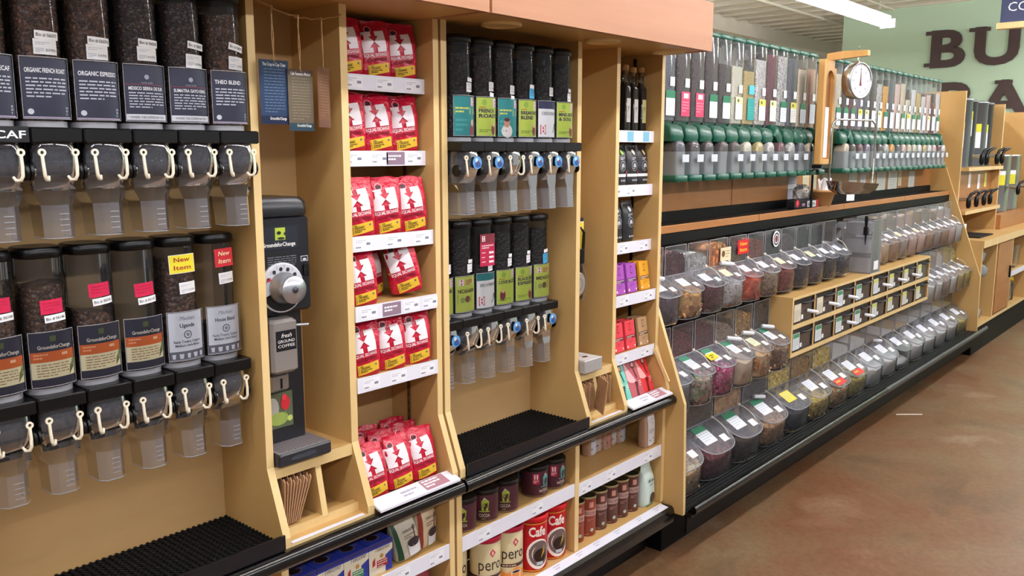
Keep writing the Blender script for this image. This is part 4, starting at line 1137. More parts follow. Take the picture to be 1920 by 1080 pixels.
    mpf = plane_map((-0.10, -0.055, 0.0)); mb.poly(mpf, [(0.065, 0.014), (0.085, 0.010), (0.1, 0.013), (0.115, 0.010), (0.14, 0.014), (0.14, 0.022), (0.12, 0.026), (0.1, 0.022), (0.085, 0.026), (0.065, 0.02)], flat('#3a3d46', 0.3), 0.001)
    tr = mb.build('catch_tray', t)
    mb = MB(); mb.box((-0.068, -0.049, 0.034), (0.086, 0.055, 0.0362), mat('tray_grate', '#8a8487', rough=0.4, metal=0.2))
    mpg = plane_map((-0.104, -0.049, 0.0362), (1, 0, 0), (0, 1, 0))
    for i in range(4, 18):
        for k in range(10):
            mb.disc(mpg, 0.008 + i * 0.0103, 0.007 + k * 0.0101 + (0.005 if i % 2 else 0), 0.003, black, 0.0004, 6)
    mb.build('grate', tr)
    return t
grinder('black coffee grinder with chrome dial and tulip photo in the bay', 1.262, 0.035, 0.904)
# second grinder, mostly behind the divider
t = thing('coffee_grinder', 'coffee grinder mostly hidden behind the divider, chrome dial and yellow note', 'coffee grinder', (2.585, 0.06, 0.892))
gk = MATS['grinder_black']
mb = MB(); mb.bbox((-0.095, 0.03, 0.0), (0.0, 0.14, 0.40), gk, 0.004); mb.bbox((-0.10, 0.0, 0.26), (0.0, 0.14, 0.565), gk, 0.004); mb.build('body', t)
mb = MB(); mp = plane_map((-0.027, -0.0005, 0.40)); mb.quad(mp, -0.04, 0.02, 0.023, 0.15, flat('#e9e2b0'), 0.001); mb.quad(mp, -0.038, 0.025, 0.019, 0.145, flat('#e0c928'), 0.0014); mb.disc(mp, 0.022, 0.008, 0.005, flat('#c22a2a'), 0.0014); mb.build('yellow_note', t)
mb = MB(); mb.lathe([(0.046, 0.0), (0.046, -0.012), (0.04, -0.016), (0.0, -0.016)], mat('dial_grey', '#aaa5a2', rough=0.35, metal=0.5), 28, False, (-0.05, 0.0, 0.32), 'y')
mb.ringd(plane_map((-0.05, -0.016, 0.32)), 0, 0, 0.02, 0.024, flat('#76716f'), 0.0006); mb.build('knob', t)
mb = MB(); mb.tube([(-0.032, -0.008, 0.53), (-0.016, -0.012, 0.51), (-0.020, -0.012, 0.45), (-0.026, -0.012, 0.41)], [0.003, 0.006, 0.006, 0.005], black, 8); mb.bbox((-0.038, -0.018, 0.395), (-0.016, -0.006, 0.45), black, 0.003)
mb.tube([(-0.026, -0.01, 0.395), (-0.012, -0.014, 0.37), (-0.004, -0.018, 0.34), (-0.004, -0.018, 0.30), (-0.02, -0.012, 0.255)], 0.0015, steel, 5); mb.build('marker_pen', t)
mb = MB(); mb.bbox((-0.10, -0.085, 0.0), (0.012, 0.025, 0.05), mat('tray_grey', '#a8a6a6', rough=0.4, metal=0.2), 0.003); mb.box((-0.095, -0.08, 0.05), (-0.002, 0.02, 0.0515), flat('#c9c4c2', 0.4)); mb.disc(plane_map((0, 0, 0.0515), (1, 0, 0), (0, 1, 0)), -0.045, -0.045, 0.014, flat('#4a342c'), 0.0006, 14, 0.01); mb.build('catch_tray', t)

# ---------------------------------------------------------------- kraft paper bags in the cubbies
def kraft_bag(w, h, seed):
    r = random.Random(seed); mb = MB(); th = 0.0014
    top = [(w / 2 * (1 - 2 * i / 10), h + 0.0035 * (1 if i % 2 else -1)) for i in range(11)]
    mb.prism([(-w / 2, 0), (w / 2, 0)] + top, kraft, 'y', -th, th)
    mb.box((-w / 2 + 0.004, -th - 0.0008, 0.0), (w / 2 - 0.004, -th, h * 0.35), kraft)
    return mb.mesh('paper_bag')
KB = [kraft_bag(0.10, 0.124, 1), kraft_bag(0.10, 0.116, 2)]
GK = 'kraft paper bags in the cubby under the black grinder'
for i in range(9):
    o = from_mesh('paper_bag', KB[i % 2], None, (1.210 + 0.0056 * i, 0.034, 0.747), (radians(0), radians(22 - i * 0.6), radians(78)))
    o.rotation_euler = Euler((radians(3.0 + i * 2.0), 0, radians(80)), 'XYZ'); o.scale = (1, 1, 0.95)
    tag(o, 'flat kraft paper bag leaning in the cubby under the grinder, %s from the outer panel' % ('first', 'second', 'third', 'fourth', 'fifth', 'sixth', 'seventh', 'eighth', 'ninth')[i], 'paper bag', GK)
GK2 = 'kraft paper bags in the cubby beside the chocolate shelf'
for i in range(13):
    x = 2.492 + 0.0148 * i
    if 2.572 < x < 2.600: x += 0.02
    o = from_mesh('paper_bag', KB[(i + 1) % 2], None, (x, 0.035 + 0.003 * (i % 3), 0.744), (radians(3), 0, radians(84)))
    o.scale = (1, 1, 0.84 if i < 6 else 0.9)
    tag(o, 'upright kraft paper bag in the cubby beside the chocolate bay, %s from the outer panel' % ('first', 'second', 'third', 'fourth', 'fifth', 'sixth', 'seventh', 'eighth', 'ninth', 'tenth', 'eleventh', 'twelfth', 'thirteenth')[i], 'paper bag', GK2)
o = from_mesh('paper_bag', KB[0], None, (2.548, -0.045, 0.744), (radians(8), 0, radians(55)))
tag(o, 'single kraft paper bag pulled forward in the cubby, leaning on divider', 'paper bag', GK2)

# ---------------------------------------------------------------- oil bottles
cork = mat('cork', '#c9a26c', rough=0.8, noise=(120, 0.2), col2='#b58b55')
gls = clear('bottle_glass', '#d8dad2', haze=0.02, rough=0.02, ior=1.5)
def bottle(x, y, z, label, oil, lab, sc=1.0):
    t = thing('oil_bottle', label, 'bottle', (x, y, z + 0.001), 0, 'square oil bottles on the top shelf')
    t.scale = (1, 1, sc)
    mb = MB(); R = [rring(0.018, 0.018, q, 0.004, 2) for q in (0, 0.165)] + [rring(0.015, 0.015, 0.175, 0.01, 2), rring(0.011, 0.011, 0.183, 0.0105, 2), rring(0.011, 0.011, 0.222, 0.0105, 2), rring(0.013, 0.013, 0.223, 0.0125, 2), rring(0.013, 0.013, 0.23, 0.0125, 2)]
    mb.loft(R, gls, True, (True, False)); mb.build('glass', t)
    mb = MB(); mb.loft([rring(0.0165, 0.0165, q, 0.004, 2) for q in (0.003, 0.166)] + [rring(0.0095, 0.0095, 0.18, 0.009, 2), rring(0.0095, 0.0095, 0.19, 0.009, 2)], mat('oil_' + oil.lstrip('#'), oil, rough=0.15), True); mb.build('oil', t)
    mb = MB(); mb.lathe([(0.010, 0.215), (0.0105, 0.230), (0.0135, 0.230), (0.0135, 0.247), (0.012, 0.249), (0, 0.249)], cork, 14, True); mb.build('cork', t)
    if lab:
        mb = MB(); mp = plane_map((0, -0.0182, 0)); mb.quad(mp, -0.013, 0.035, 0.013, 0.125, flat(lab), 0.0006)
        mb.poly(mp, [(-0.004, 0.075), (0.0, 0.082), (0.006, 0.095), (0.004, 0.095), (-0.002, 0.084), (-0.007, 0.07)], blk, 0.0012); mb.disc(mp, -0.003, 0.092, 0.003, blk, 0.0012, 8); mb.lines(mp, -0.008, 0.06, 0.008, 2, 0.006, 0.002, grey_t, 0.0012, random.Random(1)); mb.build('paper_label', t)
    return t
bottle(2.742, 0.075, 1.771, 'golden oil bottle half hidden behind the divider on the top shelf', '#6a4a16', '#d9d4cc')
bottle(2.795, 0.13, 1.771, 'amber oil bottle standing behind the front row, no label seen', '#a86a1c', None)
bottle(2.838, 0.06, 1.771, 'dark oil bottle with white label, beside the amber bottle', '#2a2320', '#dcd9d4')
bottle(2.894, 0.062, 1.771, 'dark oil bottle with lower-set white label, middle of the shelf', '#2c2426', '#d9d4d2', 0.98)
bottle(2.925, 0.13, 1.771, 'dark oil bottle standing behind the front row by the standard', '#2a1f1a', None)
bottle(2.972, 0.075, 1.771, 'dark oil bottle with pale yellow label, by the right post', '#231813', '#ccc890')

# ---------------------------------------------------------------- black coffee bags
blk_bag = mat('black_foil_bag', '#1d1f24', rough=0.35, spec=0.55, bump=(55, 0.4, 0.005))
def black_bag(x, y, z, label, dot, strip, seed, group, h=0.158):
    t = thing('black_coffee_bag', label, 'coffee bag', (x, y, z + 0.001), 0, group)
    b, fr = pouch(0.077, 0.05, h, blk_bag, seed, prof=[(0, 0.97, 0.85), (0.05, 1, 1), (0.5, 1, 1.02), (0.75, 1, 0.8), (0.88, 0.99, 0.35), (0.94, 0.99, 0.1), (1, 0.99, 0.07)], lump=0.0012)
    b.build('bag_body', t)
    mb = MB(); g = flat('#b9bcc2'); mp = fr
    mb.disc(mp, 0, 0.128, 0.008, flat(dot), 0.001, 12, 0.011); mb.lines(mp, -0.014, 0.108, 0.014, 2, 0.006, 0.003, g, 0.001, random.Random(seed))
    mb.ringd(mp, 0, 0.075, 0.018, 0.0195, g, 0.001); mb.poly(mp, [(-0.012, 0.07), (0.012, 0.07), (0.008, 0.082), (0, 0.086), (-0.008, 0.082)], g, 0.001); mb.lines(mp, -0.01, 0.067, 0.01, 1, 0.004, 0.003, g, 0.001, random.Random(seed))
    if strip: sub_poly(mb, mp, [(-0.036, 0.034), (0.036, 0.034), (0.036, 0.045), (-0.036, 0.045)], flat('#e4e6ea'), 0.001); mb.disc(mp, 0.026, 0.05, 0.007, flat('#c0445a'), 0.0012, 10)
    for u in (-0.008, 0.004, 0.016): mb.disc(mp, u, 0.02, 0.0042, g, 0.001, 10)
    mb.build('bag_print', t)
BG, BG2 = 'black coffee bags on the second oil-bay shelf', 'black coffee bags on the third oil-bay shelf'
black_bag(2.812, 0.072, 1.564, 'black coffee bag with green dot, beside the divider', '#8fb84a', True, 51, BG)
black_bag(2.890, 0.070, 1.564, 'black coffee bag with cream dot, middle of the upper three', '#d9d0b8', True, 52, BG)
black_bag(2.964, 0.070, 1.564, 'black coffee bag with tan dot, by the end post', '#c9a878', True, 53, BG)
black_bag(2.808, 0.082, 1.343, 'black coffee bag on the third shelf, beside the divider', '#c9ccd0', False, 54, BG2)
black_bag(2.888, 0.080, 1.343, 'black coffee bag standing alone of neighbours, third shelf', '#c9ccd0', False, 55, BG2)

# ---------------------------------------------------------------- chocolate bars in shelf rows
def bar(x, y, z, label, col, col2, group, tilt=8, n=1):
    t = thing('chocolate_bar', label, 'chocolate bar', (x, y, z + 0.003), 0, group, rot=(radians(-tilt), 0, 0))
    mb = MB(); mb.bbox((-0.034, 0, 0), (0.034, 0.014, 0.115), flat(col, 0.4), 0.002); mb.build('carton', t)
    mb = MB(); mp = plane_map((0, 0, 0)); mb.quad(mp, -0.034, 0.043, 0.034, 0.058, flat(col2), 0.0006); mb.lines(mp, -0.028, 0.054, 0.026, 2, 0.006, 0.0025, flat('#ded2c4'), 0.001, random.Random(3))
    mb.quad(mp, -0.007, 0.075, 0.007, 0.105, flat(col2), 0.0006); mb.quad(mp, -0.005, 0.079, 0.005, 0.101, flat(col, 0.4), 0.0009); mb.disc(mp, -0.026, 0.012, 0.005, flat('#e4d8d0'), 0.0008, 10); mb.disc(mp, 0.024, 0.012, 0.004, flat('#e4d8d0'), 0.0008, 10)
    mb.lines(mp, -0.014, 0.034, 0.014, 2, 0.006, 0.002, flat(col2), 0.0008, random.Random(4)); mb.build('carton_print', t)
def bar_rows(z, spec, group):
    for x, y, col, col2, nm in spec:
        for i in range(3):
            where = ('foremost', 'second', 'third')[i]
            bar(x - 0.003 * i, y + 0.021 * i, z, '%s chocolate bar %s, %s in its file' % (nm[0], nm[1], where), col, col2, group)
bar_rows(1.142, [(2.784, 0.022, '#a24fb0', '#5e2a68', ('purple', 'beside the divider')), (2.868, 0.022, '#a24fb0', '#5e2a68', ('purple', 'next to the orange ones')), (2.962, 0.022, '#e0a02c', '#8a5a1c', ('orange', 'by the end panel'))], 'purple and orange chocolate bars')
bar_rows(0.912, [(2.784, 0.022, '#dd4550', '#7e2430', ('red', 'beside the divider')), (2.868, 0.022, '#dd4550', '#7e2430', ('red', 'next to the tan ones')), (2.962, 0.022, '#b08e6a', '#6a4c34', ('tan', 'by the end panel'))], 'red and tan chocolate bars')

# ---------------------------------------------------------------- drinking chocolate packets with a spoon window
def packet(x, y, z, label, col, cone, dark, sc=1.0, rz=0.0):
    t = thing('chocolate_packet', label, 'packet', (x, y, z), 0, 'leaning chocolate packets on the lower ledge', rot=(radians(-22), 0, rz))
    mb = MB(); mb.bbox((-0.047, 0, 0), (0.047, 0.012, 0.165), flat(col, 0.35), 0.003); mb.build('carton', t)
    mb = MB(); mp = plane_map((0, 0, 0)); C_ = flat(cone, 0.35); D = flat(dark, 0.35)
    mb.poly(mp, [(-0.043, 0.15), (-0.046, 0.075), (-0.03, 0.063), (-0.008, 0.058), (0.012, 0.063), (-0.02, 0.115)], C_, 0.0008)
    mb.disc(mp, 0.014, 0.128, 0.014, D, 0.0008, 14); mb.disc(mp, 0.015, 0.129, 0.009, flat('#d9a89c'), 0.0012, 12)
    mb.poly(mp, [(0.01, 0.113), (0.018, 0.113), (0.026, 0.075), (0.02, 0.072)], D, 0.001); mb.poly(mp, [(0.0, 0.06), (0.022, 0.058), (0.012, 0.035), (0.008, 0.004), (-0.006, 0.004), (0.0, 0.035)], D, 0.001)
    mb.lines(mp, 0.026, 0.06, 0.042, 3, 0.008, 0.003, flat('#efe4de'), 0.001, random.Random(5)); mb.build('carton_print', t)
packet(2.772, -0.02, 0.726, 'mint green chocolate packet leaning on the lower ledge, beside the divider', '#74c4b4', '#b4e4dc', '#2c4a44')
packet(2.866, -0.018, 0.726, 'dusky rose chocolate packet leaning on the lower ledge, middle of three', '#b45a62', '#e6b4b8', '#5a262c')
packet(2.952, -0.012, 0.726, 'bright red chocolate packet leaning on the lower ledge, by the end panel', '#d83c40', '#eeb0ac', '#6a1a20')

# ---------------------------------------------------------------- upright paper pouches under the ledge
GP = 'paper coffee pouches under the ledge'
cr = mat('tan_pouch_paper', '#b99a84', rough=0.6, bump=(40, 0.3, 0.004))
def paper_pouch(x, y, label, lab, seed, h=0.158, w=0.072):
    t = thing('paper_pouch', label, 'pouch', (x, y, 0.4912), 0, GP)
    b, fr = pouch(w, 0.05, h, cr, seed, lump=0.001, prof=[(0, 0.98, 0.9), (0.05, 1, 1), (0.6, 1, 1), (0.8, 1, 0.8), (0.95, 1, 0.35), (1, 1, 0.1)]); b.build('pouch_body', t)
    mb = MB(); sub_poly(mb, fr, [(-w * 0.36, 0.012), (-w * 0.2, 0.006), (w * 0.36, 0.012), (w * 0.38, 0.135), (0, 0.15), (-w * 0.36, 0.132)], flat(lab), 0.001)
    mb.ringd(fr, 0.004, 0.11, 0.010, 0.0115, flat('#a09a9a'), 0.0016); mb.lines(fr, -0.02, 0.075, 0.02, 3, 0.006, 0.0025, flat('#8f8a8c'), 0.0016, random.Random(seed)); mb.disc(fr, -0.014, 0.03, 0.003, blk, 0.0016, 8); mb.disc(fr, 0.012, 0.034, 0.003, blk, 0.0016, 8); mb.build('pouch_label', t)
paper_pouch(2.965, 0.005, 'white-labelled paper pouch at the shelf edge by the end panel', '#dcdce2', 61)
for i, x in enumerate((2.72, 2.772, 2.826, 2.88, 2.93)):
    paper_pouch(x, 0.12 + 0.01 * (i % 2), 'pale paper pouch in the shaded back row, number %s from the end panel' % ('five', 'four', 'three', 'two', 'one')[i], ['#c4c6d2', '#b09a94', '#a8766c', '#c0b8b4', '#c6c6cc'][i], 62 + i, w=0.05)

# ---------------------------------------------------------------- lower shelves of the second unit: tins and cans
def cocoa_tin(x, y, label, cup, word, w2=0.03):
    t = thing('cocoa_tin', label, 'tin', (x, y, 0.4995), radians(-58 if word == 'COCOA' else -12), 'cocoa tins on the lower shelf')
    body = flat('#4b2630', 0.35); lidm = flat('#15120f', 0.4)
    mb = MB(); mb.lathe([(0.046, 0), (0.047, 0.003), (0.047, 0.092), (0.046, 0.094)], body, 28); mb.lathe([(0.0472, 0.002), (0.0472, 0.006)], flat('#7a6a50', 0.35), 28, True, caps=(False, False)); mb.build('tin_body', t)
    mb = MB(); mb.lathe([(0.046, 0.092), (0.0485, 0.093), (0.0485, 0.106), (0.046, 0.109), (0, 0.109)], lidm, 28); mb.build('lid', t)
    mp = cyl_map(0.047, 0, a0=radians(-6)); C_ = flat(cup); P_ = flat('#c8c4ae')
    mb = MB(); mb.quad(mp, -0.034, 0.048, -0.010, 0.086, flat('#b02444'), 0.0006, 4); he_mark(mb, mp, -0.022, 0.066, 0.017, '#b02444', '#ecdfe2', 0.001); mb.lines(mp, -0.031, 0.062, -0.013, 2, 0.006, 0.003, flat('#ecdfe2'), 0.0012, random.Random(2))
    mb.poly(mp, [(0.004, 0.072), (0.006, 0.04), (0.026, 0.04), (0.03, 0.072), (0.02, 0.078), (0.014, 0.086), (0.009, 0.077)], C_, 0.0008); mb.poly(mp, [(0.006, 0.073), (0.014, 0.086), (0.027, 0.074)], P_, 0.0012)
    mb.ringd(mp, 0.017, 0.057, 0.007, 0.009, flat('#2a3a20'), 0.0013); mb.quad(mp, -0.004, 0.036, 0.032, 0.039, C_, 0.001, 4)
    mb.text(mp, word, -0.004 if word == 'COCOA' else -0.010, 0.019, 0.011, P_ if word == 'COCOA' else flat('#e2dfd4'), w=0.036, d=0.001, bold=0.01); mb.lines(mp, 0.004, 0.014, 0.03, 1, 0.004, 0.003, flat('#8a8a60'), 0.001, random.Random(3)); mb.build('tin_print', t)
cocoa_tin(1.886, 0.02, 'cocoa tin half hidden by the unit post, green cup print', '#a3b545', 'COCOA')
cocoa_tin(1.990, 0.018, 'cocoa tin with green cup print, middle of the three', '#a3b545', 'COCOA')
cocoa_tin(2.092, 0.018, 'cocoa tin with green cup print next to the gap', '#a3b545', 'COCOA')
cocoa_tin(2.258, 0.022, 'hot cocoa tin with teal cup print next to the gap', '#5aa3a8', 'hotCOCOA')
cocoa_tin(2.358, 0.022, 'hot cocoa tin with teal cup print by the divider', '#5aa3a8', 'hotCOCOA')
for i, x in enumerate((1.93, 2.03, 2.30)):
    cocoa_tin(x, 0.13, 'shaded cocoa tin in the back row, %s' % ('behind the green-cup tins near the post', 'behind the green-cup tin by the gap', 'behind the teal-cup tins')[i], '#a3b545' if i < 2 else '#5aa3a8', 'COCOA')

def pero_can(x, y, label):
    t = thing('pero_can', label, 'can', (x, y, 0.2385), radians(-36), 'cream cans with red lids on the base deck')
    mb = MB(); mb.lathe([(0.05, 0), (0.052, 0.002), (0.052, 0.185)], flat('#e2d7ae', 0.35), 30); mb.build('can_body', t)
    mb = MB(); mb.lathe([(0.052, 0.182), (0.0555, 0.183), (0.0555, 0.197), (0.053, 0.2), (0.05, 0.197), (0, 0.197)], flat('#b81f3c', 0.35), 30); mb.build('lid', t)
    mp = cyl_map(0.052); mb = MB()
    for k in range(-14, 14):
        mb.quad(mp, k * 0.0058, 0.0, k * 0.0058 + 0.0058, 0.046 + 0.01 * sin(k * 0.5), flat('#d9893c', 0.35), 0.0005)
    mb.quad(mp, -0.08, 0.058, 0.08, 0.070, flat('#4a2c26', 0.35), 0.0008, 20); mb.lines(mp, -0.03, 0.066, 0.05, 1, 0.004, 0.004, flat('#cdb9a0'), 0.0014, random.Random(1))
    mb.text(mp, 'pero', -0.032, 0.088, 0.042, flat('#33241c', 0.35), w=0.084, d=0.001, bold=0.0); mb.poly(mp, [(0.016, 0.132), (0.028, 0.147), (0.016, 0.162), (0.006, 0.147)], flat('#b8324a'), 0.001); mb.poly(mp, [(0.016, 0.138), (0.022, 0.147), (0.016, 0.156), (0.011, 0.147)], flat('#e6b8b0'), 0.0014)
    mb.poly(mp, [(0.0, 0.04), (0.004, 0.002), (0.034, 0.002), (0.038, 0.04)], flat('#e8e6e4', 0.35), 0.0012); mb.disc(mp, 0.019, 0.04, 0.019, flat('#e8e6e4', 0.35), 0.0012, 16, 0.006); mb.disc(mp, 0.019, 0.04, 0.016, flat('#2a1c18', 0.35), 0.0016, 16, 0.0045); mb.disc(mp, -0.016, 0.012, 0.012, flat('#9c4a2a'), 0.001, 12); mb.build('can_print', t)
pero_can(1.90, 0.085, 'cream pero can mostly hidden by the unit post')
pero_can(2.0, 0.025, 'cream pero can with red lid, next to the hidden one')
pero_can(2.113, 0.022, 'cream pero can with red lid, next to the red Cafe cans')
def cafe_can(x, y, label):
    t = thing('cafe_can', label, 'can', (x, y, 0.2385), radians(-52), 'red coffee cans on the base deck')
    R_ = flat('#b8141f', 0.3); G_ = flat('#d6a83c', 0.35)
    mb = MB(); mb.lathe([(0.054, 0), (0.056, 0.002), (0.056, 0.185)], R_, 30)
    for q in (0.004, 0.176): mb.lathe([(0.0563, q), (0.0563, q + 0.003)], G_, 30, True, caps=(False, False))
    mb.build('can_body', t)
    mb = MB(); mb.lathe([(0.056, 0.182), (0.0595, 0.184), (0.0595, 0.199), (0.057, 0.203), (0.05, 0.2), (0.0, 0.2)], flat('#c41a22', 0.4), 30); mb.build('lid', t)
    mp = cyl_map(0.056); W_ = flat('#eee4dc', 0.35); mb = MB(); mb.text(mp, 'Cafe', -0.008, 0.133, 0.034, W_, w=0.066, d=0.001, bold=0.03)
    mb.disc(mp, 0.03, 0.066, 0.046, W_, 0.0008, 24, 0.056); mb.disc(mp, 0.033, 0.068, 0.04, flat('#6a5a58', 0.35), 0.0012, 24, 0.047); mb.disc(mp, 0.036, 0.06, 0.026, flat('#2c1d18', 0.35), 0.0016, 20, 0.026); mb.poly(mp, [(0.036, 0.05), (0.052, 0.07), (0.05, 0.1), (0.044, 0.075)], flat('#b8963a', 0.35), 0.002); mb.quad(mp, 0.02, 0.026, 0.044, 0.038, flat('#b8bcc4'), 0.002, 3); mb.build('can_print', t)
cafe_can(2.2287, 0.012, 'red Cafe can with red lid, next to the cream cans')
cafe_can(2.3484, 0.020, 'red Cafe can with red lid, by the divider')
cafe_can(2.29, 0.128, 'red Cafe can in the back row, only its lid showing')

def dag_can(x, y, label, col, i):
    t = thing('cocoa_canister', label, 'canister', (x, y, 0.2385), radians(-58), 'slim cocoa canisters on the base deck')
    mb = MB(); mb.lathe([(0.0345, 0), (0.0355, 0.002), (0.0355, 0.150)], flat(col, 0.35), 24); mb.build('canister_body', t)
    mb = MB(); mb.lathe([(0.0355, 0.149), (0.0368, 0.150), (0.0368, 0.156), (0.0355, 0.158), (0.033, 0.154), (0, 0.153)], mat('gold_rim', '#b3a57c', rough=0.3, metal=0.8), 24); mb.lathe([(0.033, 0.1545), (0, 0.1546)], flat('#2c2a1c', 0.3), 24); mb.build('rim_and_lid', t)
    mp = cyl_map(0.0355); b = flat('#b98f84' if i < 2 else '#a88a84', 0.4); mb = MB(); mb.quad(mp, -0.05, 0.082, 0.05, 0.106, b, 0.0006, 14)
    mb.text(mp, 'DAGOBA', -0.004, 0.088, 0.012, flat('#5c2f28'), w=0.046, d=0.001); mb.quad(mp, 0.012, 0.116, 0.03, 0.138, flat('#c0897c'), 0.0006, 3); mb.lines(mp, 0.004, 0.07, 0.03, 2, 0.006, 0.002, flat('#b98a7a'), 0.001, random.Random(i)); mb.disc(mp, 0.024, 0.026, 0.007, flat('#a8b4ac'), 0.001, 12); mb.lines(mp, -0.008, 0.01, 0.024, 1, 0.004, 0.003, flat('#b98a7a'), 0.001, random.Random(i)); mb.build('canister_print', t)
words = ['half hidden by the lower divider', 'second from the divider', 'third from the divider', 'fourth from the divider', 'fifth from the divider', 'last before the pale green bag']
for i in range(6):
    dag_can(2.497 + 0.0753 * i, 0.02, 'slim cocoa canister, %s, %s' % ('rust red' if i < 2 else 'dark brown', words[i]), '#8a3f2f' if i < 2 else '#583630', i)
for i in range(5):
    dag_can(2.535 + 0.0763 * i, 0.105, 'cocoa canister in the shaded back row, behind the one %s' % words[i], '#8a3f2f' if i < 2 else '#583630', i)
# pale green bag
t = thing('green_coffee_bag', 'pale green paper coffee bag with a round brown bowl print', 'coffee bag', (2.957, 0.0, 0.2390), radians(6))
b, fr = pouch(0.088, 0.06, 0.178, mat('pale_green_bag', '#cfe2dc', rough=0.5, bump=(40, 0.3, 0.004)), 71); b.build('bag_body', t)
mb = MB(); mb.text(fr, 'BIO-BAG', -0.022, 0.105, 0.012, flat('#4a5a58'), w=0.05, d=0.001, bold=0.02); mb.lines(fr, -0.02, 0.098, 0.022, 2, 0.006, 0.0025, flat('#7f9490'), 0.001, random.Random(1)); mb.disc(fr, 0.004, 0.035, 0.022, flat('#4f3a34'), 0.001, 16, 0.022)
sub_poly(mb, fr, [(-0.042, 0.003), (0.042, 0.003), (0.042, 0.010), (-0.042, 0.010)], flat('#5f9a56'), 0.0012); mb.build('bag_print', t)
t = thing('dark_pouch', 'dark pouch standing in shade behind the pale green bag', 'pouch', (2.945, 0.10, 0.2385)); b, fr = pouch(0.085, 0.05, 0.2, blk_bag, 72); b.build('pouch_body', t)

# ---------------------------------------------------------------- blue boxes and pouches under the grinder bay
blue_b = mat('blue_carton', '#27389a', rough=0.35)
def tea_box(x, y, z, label, panel_c, lid=False):
    t = thing('herbal_coffee_box', label, 'box', (x, y, z), 0, 'blue herbal coffee boxes under the grinder bay')
    mb = MB(); mb.bbox((-0.0435, 0, 0), (0.0435, 0.07, 0.096), blue_b, 0.0015); mb.build('carton', t)
    mp = plane_map((-0.0435, 0, 0)); C_ = flat('#ddd8c4', 0.4); mb = MB()
    mb.poly(mp, [(0.0, 0.0), (0.06, 0.0), (0.06, 0.05), (0.087, 0.062), (0.087, 0.08), (0.0, 0.08)], C_, 0.0006)
    mb.quad(mp, 0.0, 0.086, 0.087, 0.096, flat('#33306a', 0.4), 0.0008); mb.text(mp, 'Teeccino', 0.02, 0.070, 0.014, flat('#2a2a44'), w=0.055, d=0.0012, slant=0.35)
    mb.quad(mp, 0.028, 0.02, 0.068, 0.042, flat(panel_c), 0.001); mb.lines(mp, 0.031, 0.039, 0.065, 3, 0.007, 0.003, C_, 0.0014, random.Random(2)); mb.disc(mp, 0.046, 0.053, 0.007, flat('#b98a4a'), 0.001, 10); mb.poly(mp, [(0.012, 0.045), (0.022, 0.055), (0.022, 0.032), (0.012, 0.028)], flat('#b0303c'), 0.001)
    mpt = plane_map((0, 0.035, 0.096), (1, 0, 0), (0, 1, 0)); mb.disc(mpt, -0.004, 0.0, 0.024, flat('#5a5478', 0.4), 0.0006, 16, 0.02); mb.disc(mpt, -0.004, 0.0, 0.019, flat('#1a1418', 0.4), 0.001, 16, 0.015); mb.ringd(mpt, 0.027, 0.008, 0.005, 0.008, flat('#5a5478', 0.4), 0.0006); mb.build('carton_print', t)
for i, x in enumerate((1.245, 1.334, 1.422, 1.510)):
    tea_box(x, -0.022, 0.4995, 'blue herbal coffee box in the front row, %s' % ('nearest the lower post', 'second from the lower post', 'with a green panel', 'with a red panel beside the leaning pouch')[i], ['#b88a2a', '#7a5a9a', '#3f8f6a', '#a82c40'][i])
    tea_box(x - 0.005, 0.062, 0.4995, 'blue herbal coffee box, second row, behind box %s' % ('nearest the lower post', 'second from the lower post', 'with the green panel', 'with the red panel')[i], '#a82c40')
    tea_box(x - 0.01, 0.135, 0.4995 + 0.0, 'blue herbal coffee box, rear row, behind box %s' % ('nearest the lower post', 'second from the lower post', 'with the green panel', 'with the red panel')[i], '#3f8f6a')
def tec_pouch(x, y, z, label, base, seed, tilt, lean, rz, h=0.146, w=0.09, green=False):
    t = thing('herbal_coffee_pouch', label, 'pouch', (x, y, z + (0.001 if lean == 0 else 0.004)), 0, 'herbal coffee pouches under the ledge', rot=(lean, tilt, rz))
    b, fr = pouch(w, 0.052, h, mat('pouch_' + base.lstrip('#'), base, rough=0.35, bump=(50, 0.4, 0.005)), seed); b.build('pouch_body', t)
    mb = MB(); sub_poly(mb, fr, [(-w * 0.46, 0.004), (-w * 0.28, 0.004), (-w * 0.34, h * 0.86), (-w * 0.46, h * 0.86)], flat('#234a34' if green else '#8a3a2e', 0.35), 0.0011)
    mb.text(fr, 'teeccino', -0.016, h * 0.62, 0.011, flat('#3c3440'), w=0.05, d=0.0013, slant=0.3); mb.lines(fr, -0.012, h * 0.55, 0.03, 2, 0.007, 0.003, flat('#7a6a5a'), 0.0013, random.Random(seed))
    sub_poly(mb, fr, [(-0.004, 0.006), (0.038, 0.006), (0.04, 0.044), (-0.008, 0.044)], flat('#dcdce0', 0.35), 0.0011); mb.disc(fr, 0.016, 0.046, 0.022, flat('#3a3238', 0.35), 0.0016, 16, 0.014); mb.poly(fr, [(0.02, 0.05), (0.024, 0.05), (0.03, h * 0.7), (0.026, h * 0.7)], flat('#4a3428', 0.35), 0.0016); mb.build('pouch_print', t)
    mb = MB(); mb.tube([(-w * 0.46, -0.006, h * 0.93), (0, -0.010, h * 0.935), (w * 0.46, -0.006, h * 0.93)], 0.003, flat('#c9c9c4', 0.3), 6); mb.build('top_seal', t)
tec_pouch(1.622, -0.008, 0.5055, 'crumpled grey and green herbal coffee pouch leaning beside the boxes', '#bdb8a8', 81, radians(-10), radians(-4), radians(-6), h=0.134, green=True)
tec_pouch(1.711, 0.020, 0.4995, 'tan herbal coffee pouch with a rust stripe, by the unit post', '#cdbb9c', 82, 0, 0, radians(6))
